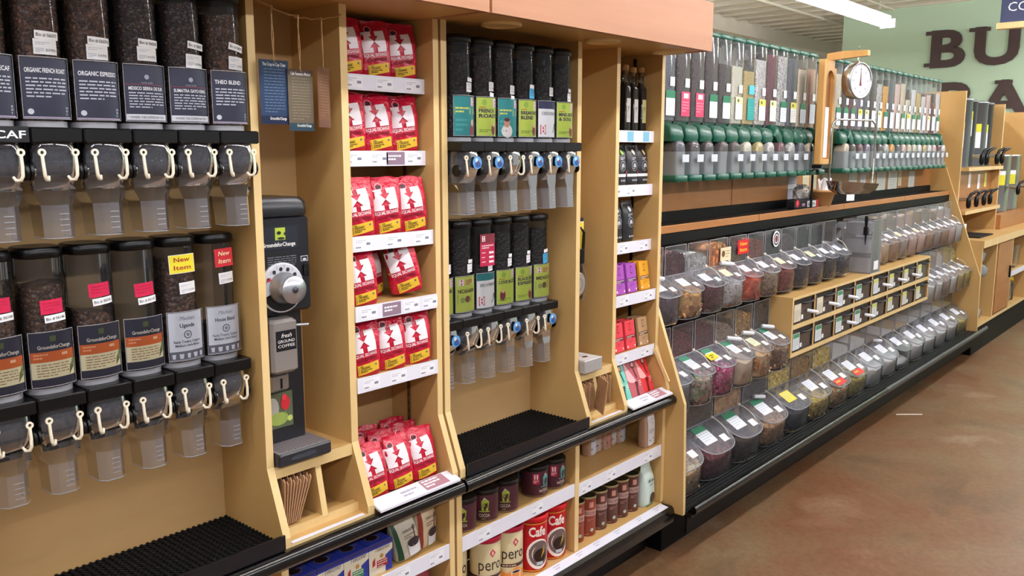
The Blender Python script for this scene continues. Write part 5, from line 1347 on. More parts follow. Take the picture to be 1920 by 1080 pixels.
tec_pouch(1.70, 0.108, 0.4995, 'tan herbal coffee pouch standing behind the rust-striped one', '#b9a98c', 83, 0, 0, radians(6))
for i, (x, c_) in enumerate(((1.69, '#8e2c36'), (1.60, '#a85a30'), (1.50, '#7a3a58'))):
    tec_pouch(x, 0.02, 0.2385, 'herbal coffee pouch on the base deck, %s' % ('red, nearest the unit post', 'orange, in the middle', 'plum, below the boxes')[i], c_, 84 + i, 0, 0, 0, h=0.2)
# ------------------------------------------------------------------ bulk food fixture
X0, X1, MOD = 3.032, 7.852, 1.2
BF = thing('bulk_fixture', 'long maple and laminate bulk food fixture with black ledge and base', 'display unit', (0, 0, 0))
ENDP = [(0.34, 1.96), (0.0 + 0.34, 1.96), (-0.13, 0.675), (-0.14, 0.24), (-0.14, 0.2), (0.34, 0.2)]
for (a, b) in ((3.0315, 3.05), (7.835, 7.856)):
    mb = MB(); panel(mb, a, b, ENDP[1:]); mb.build('end_panel', BF)
mb = MB(); mb.box((X0, 0.36, 0.0), (X1, 0.38, 2.0), wood_d); mb.build('back_panel', BF)
# brown laminate panels, one per module
for i in range(4):
    a = 3.05 + MOD * i
    mb = MB(); mb.bbox((a + 0.004, 0.31, 1.412), (a + MOD - 0.004, 0.325, 1.62), lam, 0.002); mb.build('panel', BF)
    mb = MB(); mb.bbox((a + 0.003, 0.150, 1.336), (a + MOD - 0.003, 0.162, 1.370), lam, 0.002); mb.build('ledge_edge', BF)
mb = MB(); mb.box((3.05, 0.305, 1.36), (7.835, 0.36, 1.412), black_f); mb.box((3.05, 0.160, 1.325), (7.835, 0.36, 1.367), black_f); mb.build('ledge', BF)
mb = MB(); mb.box((3.05, 0.152, 1.288), (7.835, 0.19, 1.334), black_f); mb.build('ledge_valance', BF)
mb = MB(); mb.bbox((0, -0.006, 0), (0.10, 0.0, 0.032), white_p, 0.001); mb.build('price_strip', BF, (3.06, 0.150, 1.337))
for z, y in ((0.955, 0.13), (0.585, 0.085)):
    mb = MB(); mb.box((3.05, y, z - 0.012), (4.248 if z < 0.9 else 7.835, 0.36, z + 0.004), black_f); mb.build('shelf', BF)
mb = MB(); mb.box((6.652, 0.085, 0.573), (7.835, 0.36, 0.589), black_f); mb.build('shelf', BF)
# ribbed black base deck, bumper rail in segments, kick
mb = MB(); mb.box((3.05, -0.168, 0.19), (7.834, 0.36, 0.212), deck_m)
for i in range(17):
    y = -0.155 + i * 0.019
    mb.prism([(y - 0.006, 0.212), (y + 0.006, 0.212), (y + 0.003, 0.218), (y - 0.003, 0.218)], deck_m, 'x', 3.052, 7.83)
mb.build('base_deck', BF)
for (a, b) in ((3.052, 5.448), (5.452, 6.648), (6.652, 7.99)):
    mb = MB(); R_ = 0.02
    mb.prism([(-0.15, 0.215)] + [(-0.172 - R_ * cos(radians(q)), 0.226 + R_ * sin(radians(q))) for q in (-80, -40, 0, 40, 80)][::-1] + [(-0.15, 0.195)], mat('grey_bumper', '#3a3b3f', rough=0.4) if a > 5 else black_m, 'x', a, b, smooth=True); mb.build('bumper_rail', BF)
mb = MB(); mb.box((3.05, -0.15, 0.12), (7.855, -0.14, 0.195), black_f); mb.box((3.05, -0.03, 0.0), (7.855, 0.36, 0.19), black_f); mb.build('kick_plate', BF)

# ---------------------------------------------------------------- food materials
FPAL0 = {}
def food(name, cols, scale, rough=0.55, bump=1.0):
    cols = ['#%02x%02x%02x' % tuple(min(235, int(int(c[i:i + 2], 16) * 1.17 + 6)) for i in (1, 3, 5)) for c in cols]
    FPAL0['food_' + name] = cols
    return mat('food_' + name, cols[0], rough=rough, vor=(scale, cols, bump))
F = dict(
    coffee=food('dark_seed', ['#3a3230', '#4f4643', '#2c2625', '#5c524c'], 220),
    slate=food('slate_seed', ['#4a4c52', '#5c6068', '#3c3e44'], 260),
    oats=food('cream_oats', ['#d8cda4', '#e6dfc2', '#c9ba88', '#efe9d2'], 150),
    olive=food('olive_grain', ['#b3a16a', '#a8945c', '#c0b07c'], 260),
    speck=food('white_speckled', ['#d9d3c8', '#efeae2', '#a89c90', '#cfc6ba'], 120),
    maroon=food('maroon_bean', ['#5a3438', '#6c4248', '#4a2a2e'], 200),
    grey=food('grey_speckled', ['#a9a6a2', '#c9c6c2', '#6e6a68', '#b6b2ae'], 130),
    beige=food('beige_grain', ['#c7ad96', '#d6c0aa', '#b3967e'], 220),
    brownp=food('pink_brown_grain', ['#b08a72', '#c09c84', '#a07a64'], 240),
    orange=food('orange_lentil', ['#d08a3a', '#dc9a48', '#c47c2e'], 260),
    pinky=food('pale_pink_grain', ['#c9a49a', '#d6b6ac', '#bb9288'], 240),
    white=food('white_grain', ['#d6d4d0', '#e6e4e0', '#c8c4be'], 280),
    purplegrey=food('purple_grey', ['#5f5666', '#6e6474', '#52495a'], 200),
    chips=food('tan_chips', ['#b98a52', '#c99c62', '#8f6434', '#d8b47a'], 38, 0.5, 1.0),
    ginger=food('ginger_slices', ['#b88a58', '#caa06c', '#94683c', '#c9985c'], 42, 0.5, 1.0),
    cherry=food('dark_cherry', ['#3c1a22', '#54242e', '#2a1218', '#6a3038'], 70, 0.35, 1.0),
    coconut=food('coconut_chips', ['#b9b6b4', '#d9d7d4', '#8f8c8c', '#e6e4e2'], 75, 0.5, 1.0),
    apricot=food('apricots', ['#c96a30', '#d98444', '#b0521f', '#dd9450'], 34, 0.45, 1.0),
    papaya=food('red_papaya', ['#b5452e', '#c8583a', '#9a3420', '#d06a4a'], 42, 0.45, 1.0),
    date=food('dates', ['#5a4638', '#6c5644', '#4a382c', '#7c6450'], 70, 0.45, 1.0),
    granola=food('brown_granola', ['#7a6656', '#937c68', '#5e4c40', '#a08a74'], 110, 0.6, 1.0),
    cran=food('cranberries', ['#6a2a26', '#84382f', '#521d1c', '#8e4a3c'], 100, 0.4, 1.0),
    black=food('black_raisin', ['#231f24', '#2f2a30', '#19161a', '#383238'], 110, 0.4, 1.0),
    raisin=food('purple_raisin', ['#4a3c46', '#5a4a54', '#3a2e38'], 110, 0.4, 1.0),
    beet=food('magenta_candy', ['#a02a5e', '#b84a78', '#7c1f48', '#c98aa4'], 60, 0.35, 1.0),
    herb=food('green_mix', ['#6a7a58', '#93a286', '#b4a8a0', '#c08a8c', '#4e5e44'], 50, 0.5, 1.0),
    powder=food('beige_powder', ['#bba894', '#c3b29e', '#b29e88'], 30, 0.8, 0.25),
    ring=food('apple_rings', ['#b98458', '#cfa67c', '#8f5c38', '#d8b890'], 40, 0.5, 1.0),
    mush=food('brown_mushroom', ['#6a4f3e', '#8a6c56', '#54402f', '#a88e78'], 50, 0.6, 1.0),
    shells=food('tan_shells', ['#a88458', '#c4a478', '#7e5c38', '#d4bc94'], 48, 0.5, 1.0),
    redb=food('dried_red_berry', ['#4e1822', '#64222e', '#3a1018', '#74303a'], 75, 0.4, 1.0),
    choc=food('dark_choc', ['#2e221c', '#3c2e26', '#241a16'], 85, 0.5, 1.0),
    nuts=food('brown_nuts', ['#8a6446', '#a27c58', '#6a4a32', '#b48f6a'], 55, 0.5, 1.0),
    blue=food('blue_black', ['#2a2c36', '#363a46', '#20222a'], 100, 0.5, 1.0),
    corn=food('yellow_chips', ['#b99a4a', '#cdb062', '#94762e', '#d6be7c'], 60, 0.5, 1.0),
    pasta=food('olive_pasta', ['#a79a4e', '#baae66', '#8c7e38'], 60, 0.5, 1.0),
    flour=food('white_flour', ['#dcdad8', '#e4e2e0', '#d4d2d0'], 12, 0.9, 0.2),
    tanf=food('tan_flour', ['#b49a7c', '#bca488', '#ab9072'], 20, 0.9, 0.2),
    brownf=food('brown_flour', ['#93745c', '#9c7e66', '#8a6a52'], 20, 0.9, 0.2),
    greyf=food('grey_flour', ['#8f8078', '#988a82', '#867670'], 20, 0.9, 0.2),
    rosef=food('rose_flour', ['#b3948a', '#bc9f96', '#a8877c'], 20, 0.9, 0.2),
    ambr=food('amber_tea', ['#7a5a2e', '#8f6c3a', '#5e4422', '#a07c48'], 55, 0.5, 1.0),
)

FPAL = {k: FPAL0[v.name] for k, v in F.items()}
# ---------------------------------------------------------------- gravity bins with green lids
HWB = 0.060
def gb_hopper(w):
    mb = MB()
    R_ = [(1.83, 0.0, 0.13), (2.235, 0.0, 0.13)]
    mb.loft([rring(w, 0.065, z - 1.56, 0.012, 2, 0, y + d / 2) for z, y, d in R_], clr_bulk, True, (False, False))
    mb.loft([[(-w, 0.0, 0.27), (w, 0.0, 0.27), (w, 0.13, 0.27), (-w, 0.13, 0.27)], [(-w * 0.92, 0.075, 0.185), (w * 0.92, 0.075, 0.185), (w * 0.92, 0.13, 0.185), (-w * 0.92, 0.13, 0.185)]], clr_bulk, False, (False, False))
    mb.tube([(w, 0.0, 0.27), (w * 0.96, 0.03, 0.235), (w * 0.92, 0.075, 0.185)], 0.0025, clr_rim, 4)
    return mb.mesh('hopper')
def gb_lid(w):
    mb = MB(); mb.loft([rring(w + 0.002, 0.067, 0.672, 0.012, 2, 0, 0.065), rring(w + 0.004, 0.069, 0.675, 0.014, 2, 0, 0.065), rring(w + 0.004, 0.069, 0.692, 0.014, 2, 0, 0.065), rring(w - 0.002, 0.063, 0.697, 0.014, 2, 0, 0.065)], green_p, True); return mb.mesh('lid')
def gb_handle(w, tilt):
    mb = MB(); T = Matrix.Translation((0, -0.02, 0.215)) @ Matrix.Rotation(radians(tilt), 4, 'Y')
    mb.loft([rring(w * 0.86, 0.03, -0.035, 0.014, 3, 0, 0.0), rring(w * 0.92, 0.036, -0.01, 0.016, 3, 0, 0.0), rring(w * 0.90, 0.034, 0.03, 0.016, 3, 0, 0.01), rring(w * 0.82, 0.02, 0.042, 0.014, 3, 0, 0.02)], green_p, True, T=T)
    return mb.mesh('handle')
def gb_spout(w, bend, m):
    """rounded clear chamber on a green foot; bend swings its top aside"""
    mb = MB(); inner = MB()
    prof = [(0.028, 0.0, 1.0, 0.06), (0.09, 0.0, 1.0, 0.06), (0.135, 0.2, 1.0, 0.06), (0.160, 0.45, 0.92, 0.056), (0.176, 0.75, 0.7, 0.042), (0.183, 0.95, 0.35, 0.02)]
    def ring(z, k, s, d, sc):
        return rring(w * 0.69 * s * sc, d * 0.5 * sc + 0.012, z, 0.012 * s, 3, bend * (k ** 1.2 if k < 0.6 else 0.55 + (k - 0.6) * -0.9), -0.045 + d * 0.25)
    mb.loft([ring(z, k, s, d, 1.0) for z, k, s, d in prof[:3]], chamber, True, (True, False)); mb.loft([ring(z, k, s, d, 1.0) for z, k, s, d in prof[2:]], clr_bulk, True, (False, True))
    inner.loft([ring(z, k, s, d, 0.93) for z, k, s, d in prof[2:]], m, True)
    return mb.mesh('spout'), inner.mesh('spout_food')
def gb_foot(w):
    mb = MB(); mb.loft([rring(w * 0.82, 0.05, 0.0, 0.014, 3, 0, -0.03), rring(w * 0.86, 0.053, 0.004, 0.016, 3, 0, -0.03), rring(w * 0.86, 0.053, 0.026, 0.016, 3, 0, -0.03), rring(w * 0.80, 0.048, 0.03, 0.014, 3, 0, -0.03)], green_p, True)
    mb.box((-w * 0.98, 0.0, -0.0), (w * 0.98, 0.075, 0.19), dkgreen); return mb.mesh('foot')
GH, GL, GF = {}, {}, {}
def gb_food(w, m, fill):
    mb = MB(); zt = 0.275 + 0.39 * fill
    b = rring(w - 0.004, 0.060, 0.275, 0.01, 2, 0, 0.065); t_ = [(x, y, zt + 0.006 * sin(x * 70 + y * 40)) for x, y, z in b]
    mb.loft([b, t_], m, True)
    mb.loft([[(-w * 0.9, 0.08, 0.19), (w * 0.9, 0.08, 0.19), (w * 0.9, 0.125, 0.19), (-w * 0.9, 0.125, 0.19)], [(-w + 0.005, 0.006, 0.27), (w - 0.005, 0.006, 0.27), (w - 0.005, 0.125, 0.27), (-w + 0.005, 0.125, 0.27)]], m, False)
    return mb.mesh('food')
def gb_label(w, kind, seed):
    mb = MB(); mp = plane_map((0, -0.001, 0)); r = random.Random(seed)
    W_ = w * 0.66
    top, body = {'g': ('#2f7a58', '#dbe6ee'), 'p': ('#d04a6a', '#cf4468'), 'y': ('#e4e6b4', '#e8e8dc'), 'Y': ('#d9dc66', '#e6e8e0'), 't': ('#2f9a94', '#2f9a94'), 'w': ('#d8e2e8', '#dbe4ea'), 'b': ('#cfe0e6', '#d6e4ea')}[kind]
    mb.quad(mp, -W_ * 0.7, 0.295, W_ * 1.25, 0.395, flat(body), 0.0006); mb.quad(mp, -W_ * 0.7, 0.372, W_ * 1.25, 0.405, flat(top), 0.0009)
    mb.lines(mp, -W_ * 0.5, 0.36, W_ * 1.05, 4, 0.013, 0.004, flat('#c9d4dc' if kind not in 'pt' else ('#e69aae' if kind == 'p' else '#4ab0aa')), 0.0012, r)
    if kind == 'p': mb.text(mp, '$$$', -W_ * 0.3, 0.378, 0.02, wht, w=W_ * 1.1, d=0.0014, bold=0.02) if False else mb.quad(mp, -W_ * 0.2, 0.376, W_ * 0.9, 0.398, flat('#efd8de'), 0.0012)
    if kind in 'yY': mb.disc(mp, W_ * 0.0, 0.388, 0.012, flat('#6a6a3a'), 0.0014, 12, 0.009)
    return mb.mesh('label_card')
mb = MB(); mp = plane_map((0, -0.001, 0)); mb.quad(mp, 0.004, 0.425, 0.044, 0.465, wht, 0.0006); GTAG = mb.mesh('price_tag')
mb = MB(); mp = plane_map((0, -0.001, 0)); mb.quad(mp, -0.016, 0.425, 0.044, 0.47, flat('#52bfd0'), 0.0006); GTAGB = mb.mesh('price_tag')
mb = MB(); mp = plane_map((0, -0.0895, 0)); mb.quad(mp, -0.022, 0.088, 0.036, 0.122, flat('#c9d2da'), 0.0006); GBAND = mb.mesh('scoop_tag')
SPC = {}
def gravity_bin(x, w, m, fill, lk, label, group, tilt=0.0, bend=0.0, tagb=False, seed=0):
    t = thing('gravity_bin', label, 'bulk bin', (x, 0.225, 1.56), 0, group)
    if w not in GH: GH[w] = gb_hopper(w); GL[w] = gb_lid(w); GF[w] = gb_foot(w)
    from_mesh('hopper', GH[w], t); from_mesh('lid', GL[w], t); from_mesh('foot', GF[w], t)
    k = (w, bend, m.name)
    if k not in SPC: SPC[k] = gb_spout(w, bend, m)
    sp = from_mesh('spout', SPC[k][0], t); from_mesh('spout_food', SPC[k][1], sp)
    k = ('h', w, tilt)
    if k not in SPC: SPC[k] = gb_handle(w, tilt)
    from_mesh('handle', SPC[k], t)
    k = ('f', w, m.name, fill)
    if k not in SPC: SPC[k] = gb_food(w, m, fill)
    from_mesh('food', SPC[k], t)
    from_mesh('label_card', gb_label(w, lk, seed), t)
    from_mesh('price_tag', GTAGB if tagb else GTAG, t)
    if not bend: from_mesh('scoop_tag', GBAND, t)
    return t
GG1, GG2 = 'green-lidded gravity bins before the scale post', 'green-lidded gravity bins beyond the scale'
ordw = ['first', 'second', 'third', 'fourth', 'fifth', 'sixth', 'seventh', 'eighth', 'ninth', 'tenth', 'eleventh', 'twelfth', 'thirteenth', 'fourteenth', 'fifteenth', 'sixteenth', 'seventeenth', 'eighteenth', 'nineteenth', 'twentieth', 'twenty-first', 'twenty-second', 'twenty-third', 'twenty-fourth']
A1 = [('slate', .9, 'g', 'slate'), ('coffee', .95, 'p', 'dark'), ('coffee', .95, 'p', 'dark'), ('coffee', .95, 'g', 'dark'), ('coffee', .72, 'g', 'dark'), ('oats', .72, 'y', 'cream'), ('olive', .68, 't', 'olive'), ('speck', .85, 'Y', 'white speckled'), ('maroon', .95, 'y', 'maroon'), ('grey', .95, 'g', 'grey speckled'), ('slate', .95, 'Y', 'slate'), ('beige', .82, 'g', 'beige'), ('brownp', .85, 'b', 'pink-brown')]
for k, (f_, fl, lk, nm) in enumerate(A1):
    gravity_bin(3.44 + 0.1335 * k, 0.060, F[f_], fl, lk, 'green-lidded gravity bin of %s food, %s from the coffee unit' % (nm, ordw[k]), GG1, {8: 38, 12: 22}.get(k, 0), {3: 0.035, 12: 0.03}.get(k, 0.0), k == 6, k)
A2 = [('beige', .85, 'g'), ('coffee', .8, 'g'), ('maroon', .8, 'g'), ('purplegrey', .7, 'Y'), ('slate', .85, 'y'), ('coffee', .85, 'w'), ('grey', .8, 'y'), ('orange', .78, 'g'), ('slate', .9, 'b'), ('pinky', .85, 'b'), ('beige', .88, 'g'), ('oats', .6, 'Y'), ('white', .8, 'g'), ('olive', .75, 'g'), ('white', .7, 'b'), ('pinky', .75, 'y'), ('maroon', .6, 'w'), ('white', .8, 'g')]
for k, (f_, fl, lk) in enumerate(A2):
    gravity_bin(5.455 + 0.1262 * k, 0.057, F[f_], fl, lk, 'green-lidded gravity bin of %s food, %s beyond the scale post' % (f_ if f_ not in ('coffee', 'speck', 'brownp', 'purplegrey', 'pinky') else {'coffee': 'dark', 'purplegrey': 'purple-grey', 'pinky': 'pale pink'}[f_], ordw[k]), GG2, {1: 38, 7: 40, 17: 40}.get(k, 0), {0: 0.03, 3: 0.03}.get(k, 0.0), False, k + 40)

# ---------------------------------------------------------------- scoop bins
def dshape(w, yr, yf, z, n=12, ex=2.6, inset=0.0):
    """plan of a tub: straight back at yr, bowed front reaching yf"""
    hw = w / 2 - inset; pts = []
    s = yr - (yr - yf) * 0.45
    d = s - (yf + inset)
    for k in range(n + 1):
        a = pi * k / n
        c = cos(a); q = sin(a)
        pts.append((-hw * (abs(c) ** (2 / ex)) * (1 if c >= 0 else -1), s - d * q ** (2 / ex), z))
    return pts + [(hw, yr - inset * 0.5, z), (-hw, yr - inset * 0.5, z)]
SB = {}
def scoop_bin_meshes(key, w, yr, yf, z0, zlf, zlr, ztop):
    """origin x centre, y 0, z z0 (local)"""
    h, lf, lr = ztop - z0, zlf - z0, zlr - z0
    def slant(p): 
        k = (p[1] - yf) / (yr - yf)
        return (p[0], p[1], lf + (lr - lf) * max(0, min(1, k)))
    tub = MB(); b0 = dshape(w * 0.93, yr, yf + 0.012, 0.0); b1 = dshape(w * 0.96, yr, yf + 0.006, 0.006); top = [slant(p) for p in dshape(w, yr, yf, 0)]
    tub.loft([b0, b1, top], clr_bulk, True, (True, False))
    tub.tube([p for p in b0[:13]], 0.0022, clr_rim, 4)
    lid = MB(); lt_ = [slant(p) for p in dshape(w * 1.012, yr, yf - 0.004, 0)]
    lid.add([(p[0], p[1], p[2] + 0.004) for p in lt_], [tuple(range(len(lt_)))], clr_lid)
    lid.tube([(p[0], p[1], p[2] + 0.002) for p in lt_], 0.0032, clr_rim, 5, closed=True)
    lid.tube([lt_[0], (lt_[0][0], lt_[0][1] - 0.002, lt_[0][2] - 0.014)], 0.0025, clr_rim, 4)
    col = MB(); hw = w / 2 - 0.004
    yb = yr + 0.2
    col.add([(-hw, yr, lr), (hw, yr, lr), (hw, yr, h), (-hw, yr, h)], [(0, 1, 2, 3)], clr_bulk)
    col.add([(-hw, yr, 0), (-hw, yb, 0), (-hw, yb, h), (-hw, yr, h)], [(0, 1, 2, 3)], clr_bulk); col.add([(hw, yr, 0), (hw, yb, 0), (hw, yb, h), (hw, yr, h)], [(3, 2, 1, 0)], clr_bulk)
    for sx in (-1, 1): col.tube([(sx * hw, yr, lr), (sx * hw, yr, h)], 0.0026, clr_rim, 4)
    col.tube([(-hw, yr, h), (hw, yr, h)], 0.0022, clr_rim, 4); col.tube([(-hw, yr, lr), (hw, yr, lr)], 0.003, clr_rim, 4)
    return tub.mesh('tub'), lid.mesh('lid'), col.mesh('column')
TIER = {1: dict(w=0.189, yr=0.118, yf=0.0, z0=0.972, zlf=1.088, zlr=1.150, ztop=1.283),
        2: dict(w=0.189, yr=0.066, yf=-0.075, z0=0.598, zlf=0.728, zlr=0.792, ztop=0.938),
        3: dict(w=0.286, yr=0.064, yf=-0.088, z0=0.2225, zlf=0.340, zlr=0.432, ztop=0.568)}
_t = (1 + 5 ** 0.5) / 2
ICO_V = [Vector(q).normalized() for q in ((-1, _t, 0), (1, _t, 0), (-1, -_t, 0), (1, -_t, 0), (0, -1, _t), (0, 1, _t), (0, -1, -_t), (0, 1, -_t), (_t, 0, -1), (_t, 0, 1), (-_t, 0, -1), (-_t, 0, 1))]
ICO_F = [(0, 11, 5), (0, 5, 1), (0, 1, 7), (0, 7, 10), (0, 10, 11), (1, 5, 9), (5, 11, 4), (11, 10, 2), (10, 7, 6), (7, 1, 8), (3, 9, 4), (3, 4, 2), (3, 2, 6), (3, 6, 8), (3, 8, 9), (4, 9, 5), (2, 4, 11), (6, 2, 10), (8, 6, 7), (9, 8, 1)]
CHUNK = dict(chips=(0.017, 0.35), ginger=(0.019, 0.45), cherry=(0.012, 0.7), coconut=(0.011, 0.4), apricot=(0.021, 0.5), papaya=(0.019, 0.6), date=(0.013, 0.7), granola=(0.008, 0.8), cran=(0.009, 0.7), beet=(0.014, 0.7), herb=(0.014, 0.5), ring=(0.019, 0.35), mush=(0.017, 0.4), shells=(0.015, 0.6), redb=(0.012, 0.7), choc=(0.012, 0.7), nuts=(0.014, 0.75), blue=(0.010, 0.8), corn=(0.015, 0.4), pasta=(0.014, 0.45), ambr=(0.016, 0.4), raisin=(0.010, 0.7), black=(0.010, 0.7))
def chunk_mats(nm):
    return [mat('piece_%s_%d' % (nm, i), c, rough=0.45, spec=0.4) for i, c in enumerate(FPAL[nm])]
def add_chunk(mb, p, sz, fl, m, r):
    R_ = Euler((r.uniform(0, 6.3), r.uniform(0, 6.3), r.uniform(0, 6.3))).to_matrix()
    k = Vector((sz * r.uniform(0.8, 1.25), sz * r.uniform(0.7, 1.1), sz * fl * r.uniform(0.8, 1.2)))
    mb.add([p + R_ @ Vector((v.x * k.x, v.y * k.y, v.z * k.z)) for v in ICO_V], ICO_F, m, True)
def bin_food(T, m, f_tub, f_col, seed):
    """loose food in the tub and behind the column face"""
    mb = MB(); r = random.Random(seed); h, lf, lr = T['ztop'] - T['z0'], T['zlf'] - T['z0'], T['zlr'] - T['z0']
    zt = lf * f_tub; yr, yf, w = T['yr'], T['yf'], T['w']
    b = dshape(w * 0.93, yr, yf + 0.014, 0.004, inset=0.003); t_ = dshape(w * 0.97, yr, yf + 0.006, zt, inset=0.003)
    ph = r.uniform(0, 6)
    t_ = [(x, y, z + 0.005 * sin(x * 60 + ph) + 0.004 * sin(y * 90 + ph) + (y - yf) * 0.25) for x, y, z in t_]
    mb.loft([b, t_], m, True)
    n = 6
    if f_col > 0:
        hw = w / 2 - 0.007; z1 = lr * 0.6 + (h - lr * 0.6) * f_col; zz = [0.004, lr * 0.8, z1]
        ridge = [(-hw + 2 * hw * i / n, z1 + 0.010 * sin(i * 1.7 + ph) - 0.008 * abs(i - n / 2)) for i in range(n + 1)]
        front = [(x, yr + 0.003, 0.004) for x, _ in ridge]; top = [(x, yr + 0.003, z) for x, z in ridge]; back = [(x, yr + 0.15, z + 0.01) for x, z in ridge]
        vs = front + top + back; k = n + 1
        mb.add(vs, [(i, i + 1, k + i + 1, k + i) for i in range(n)] + [(k + i, k + i + 1, 2 * k + i + 1, 2 * k + i) for i in range(n)], m, True)
        for i, s in ((0, 1), (n, -1)): mb.add([front[i], top[i], back[i], (front[i][0], yr + 0.15, 0.004)], [(0, 1, 2, 3)[::s]], m)
    nm = m.name[5:] if False else [k for k, v in F.items() if v is m][0]
    if nm in CHUNK and seed < 200:
        sz, fl = CHUNK[nm]; cm = chunk_mats(nm); n_ = int(0.55 * w * lf / (sz * sz))
        if f_tub > 0.1:
            path = dshape(w * 0.95, yr, yf + 0.010, 0.0, inset=0.002 + sz * fl * 0.75)[:13]
            for i in range(min(260, n_)):
                a = r.uniform(0, 12); j = min(11, int(a)); q = Vector(path[j]).lerp(Vector(path[j + 1]), a - j); q.z = r.uniform(sz * 0.6, zt)
                add_chunk(mb, q, sz, fl, r.choice(cm), r)
            for i in range(min(120, n_ // 2)):
                y = r.uniform(yf + 0.03, yr - 0.01); x = r.uniform(-w * 0.42, w * 0.42) * (0.7 if y < yf + 0.05 else 1)
                add_chunk(mb, Vector((x, y, zt + (y - yf) * 0.25 + r.uniform(-0.004, 0.004))), sz, fl, r.choice(cm), r)
        if f_col > 0:
            for i in range(min(220, int(0.6 * w * (z1 - lr * 0.8) / (sz * sz)) + 6)):
                x = r.uniform(-hw + sz, hw - sz); add_chunk(mb, Vector((x, yr + 0.004 + sz * fl, r.uniform(lr * 0.8, z1 - 0.004 - 0.02 * abs(x) / hw))), sz, fl, r.choice(cm), r)
    return mb.mesh('food')
def lid_card(T, kind, seed, wide=1.0):
    """paper slips lying on the slanted lid"""
    r = random.Random(seed); yr, yf, w = T['yr'], T['yf'], T['w']; lf, lr = T['zlf'] - T['z0'], T['zlr'] - T['z0']
    uy = Vector((0, yr - yf, lr - lf)); L_ = uy.length; uy = uy.normalized()
    mp = plane_map((0, yf, lf + 0.005), (1, 0, 0), uy)
    k = w / 0.194
    mb = MB(); cx = -0.02 * k
    if kind != 'n':
        col = {'w': '#dfe4ee', 'g': '#e2e8ee', 'y': '#dcdeb8', 'r': '#dfe4ee', 'Y': '#e8d84a'}[kind]
        mb.quad(mp, cx - 0.042 * k, L_ * 0.34, cx + 0.03 * k, L_ * 0.74, flat(col), 0.0012)
        if kind == 'g': mb.quad(mp, cx - 0.042 * k, L_ * 0.74, cx + 0.03 * k, L_ * 0.92, flat('#3f8468'), 0.0012)
        if kind == 'r': mb.quad(mp, cx - 0.042 * k, L_ * 0.06, cx + 0.05 * k, L_ * 0.3, flat('#cf3a30'), 0.0014); mb.lines(mp, cx - 0.03 * k, L_ * 0.24, cx + 0.04 * k, 1, 0.01, 0.012, flat('#f0b84a'), 0.002, r)
        mb.lines(mp, cx - 0.036 * k, L_ * 0.68, cx + 0.024 * k, 4, L_ * 0.07, L_ * 0.018, flat('#a9b0bf'), 0.0018, r)
    mb.quad(mp, 0.030 * k, L_ * 0.22, 0.066 * k, L_ * 0.44, wht, 0.0014)
    return mb.mesh('lid_card')
def scoop_handle(T, seed):
    r = random.Random(seed); yr = T['yr']; lr = T['zlr'] - T['z0']; w = T['w']
    mb = MB(); x0 = r.uniform(-0.3, -0.05) * w
    mb.lathe([(0.009, 0), (0.010, 0.004), (0.010, 0.070), (0.008, 0.074)], mat('scoop_white', '#dfe3ea', rough=0.35), 10, True, (0, 0, 0), 'x', T=Matrix.Translation((x0, yr - 0.018, lr + 0.020)) @ Matrix.Rotation(radians(r.uniform(-40, -20)), 4, 'Z') @ Matrix.Rotation(radians(8), 4, 'Y'))
    return mb.mesh('scoop_handle')
def tether(T, seed, col=None):
    r = random.Random(seed); yr, yf = T['yr'], T['yf']; lf, lr = T['zlf'] - T['z0'], T['zlr'] - T['z0']; w = T['w']
    a = Vector((w * r.uniform(0.2, 0.4), yr - 0.02, lr + 0.018)); b = Vector((w * 0.46, yf + (yr - yf) * 0.3, lf + 0.012))
    mid = (a + b) / 2 + Vector((w * 0.05, -0.01, 0.022))
    mb = MB(); pts = [a * (1 - t) ** 2 + mid * 2 * t * (1 - t) + b * t * t for t in [i / 8 for i in range(9)]]
    mb.tube(pts, 0.0022, col or flat('#e2ddd0', 0.4), 5); mb.lathe([(0.001, -0.007), (0.007, -0.003), (0.007, 0.005), (0.001, 0.008)], col or flat('#e2ddd0', 0.4), 8, True, tuple(a)); return mb.mesh('tether')
FM = {}
def scoop_bin(tier, x, m, m2, f_tub, f_col, label, group, kind='w', handle=False, teth=True, seed=0, extra=None):
    T = TIER[tier]
    if tier not in SB: SB[tier] = scoop_bin_meshes(tier, **T)
    t = thing('scoop_bin', label, 'bulk bin', (x, 0, T['z0']), 0, group)
    tub, lid, col = SB[tier]
    from_mesh('tub', tub, t); l_ = from_mesh('lid', lid, t); from_mesh('column', col, t)
    if f_tub > 0: from_mesh('food', bin_food(T, m, f_tub, 0.0 if m2 is not None else f_col, seed), t)
    if m2 is not None: from_mesh('food', bin_food(T, m2, 0.02, f_col, seed + 1), t)
    from_mesh('lid_card', lid_card(T, kind, seed), l_)
    if handle: from_mesh('scoop_handle', scoop_handle(T, seed), t)
    if teth: from_mesh('tether', tether(T, seed), t)
    if extra: extra(t, T)
    return t
GT1, GT2, GT3 = 'clear scoop bins of the top tier', 'clear scoop bins of the middle tier', 'large clear scoop bins on the base deck'
T1 = [('raisin', 'tan chips', 'chips', .9, 'w', True), ('ginger', 'ginger slices', 'cherry', .85, 'w', False), ('cherry', 'dark red fruit', 'coconut', .75, 'w', False), ('coconut', 'pale coconut chips', 'apricot', .9, 'y', True), ('papaya', 'orange-red papaya', 'date', .6, 'w', False), ('granola', 'brown granola', 'cran', .85, 'w', False),
      ('cran', 'red-brown cranberries', 'black', .95, 'y', False), ('black', 'black currants', 'raisin', .8, 'w', False), ('raisin', 'purple-grey raisins', 'black', .95, 'y', False), ('black', 'glossy black raisins', 'black', .95, 'w', False), ('blue', 'blue-black berries', 'white', .4, 'w', False), ('white', 'white crystals', 'white', .5, 'w', False)]
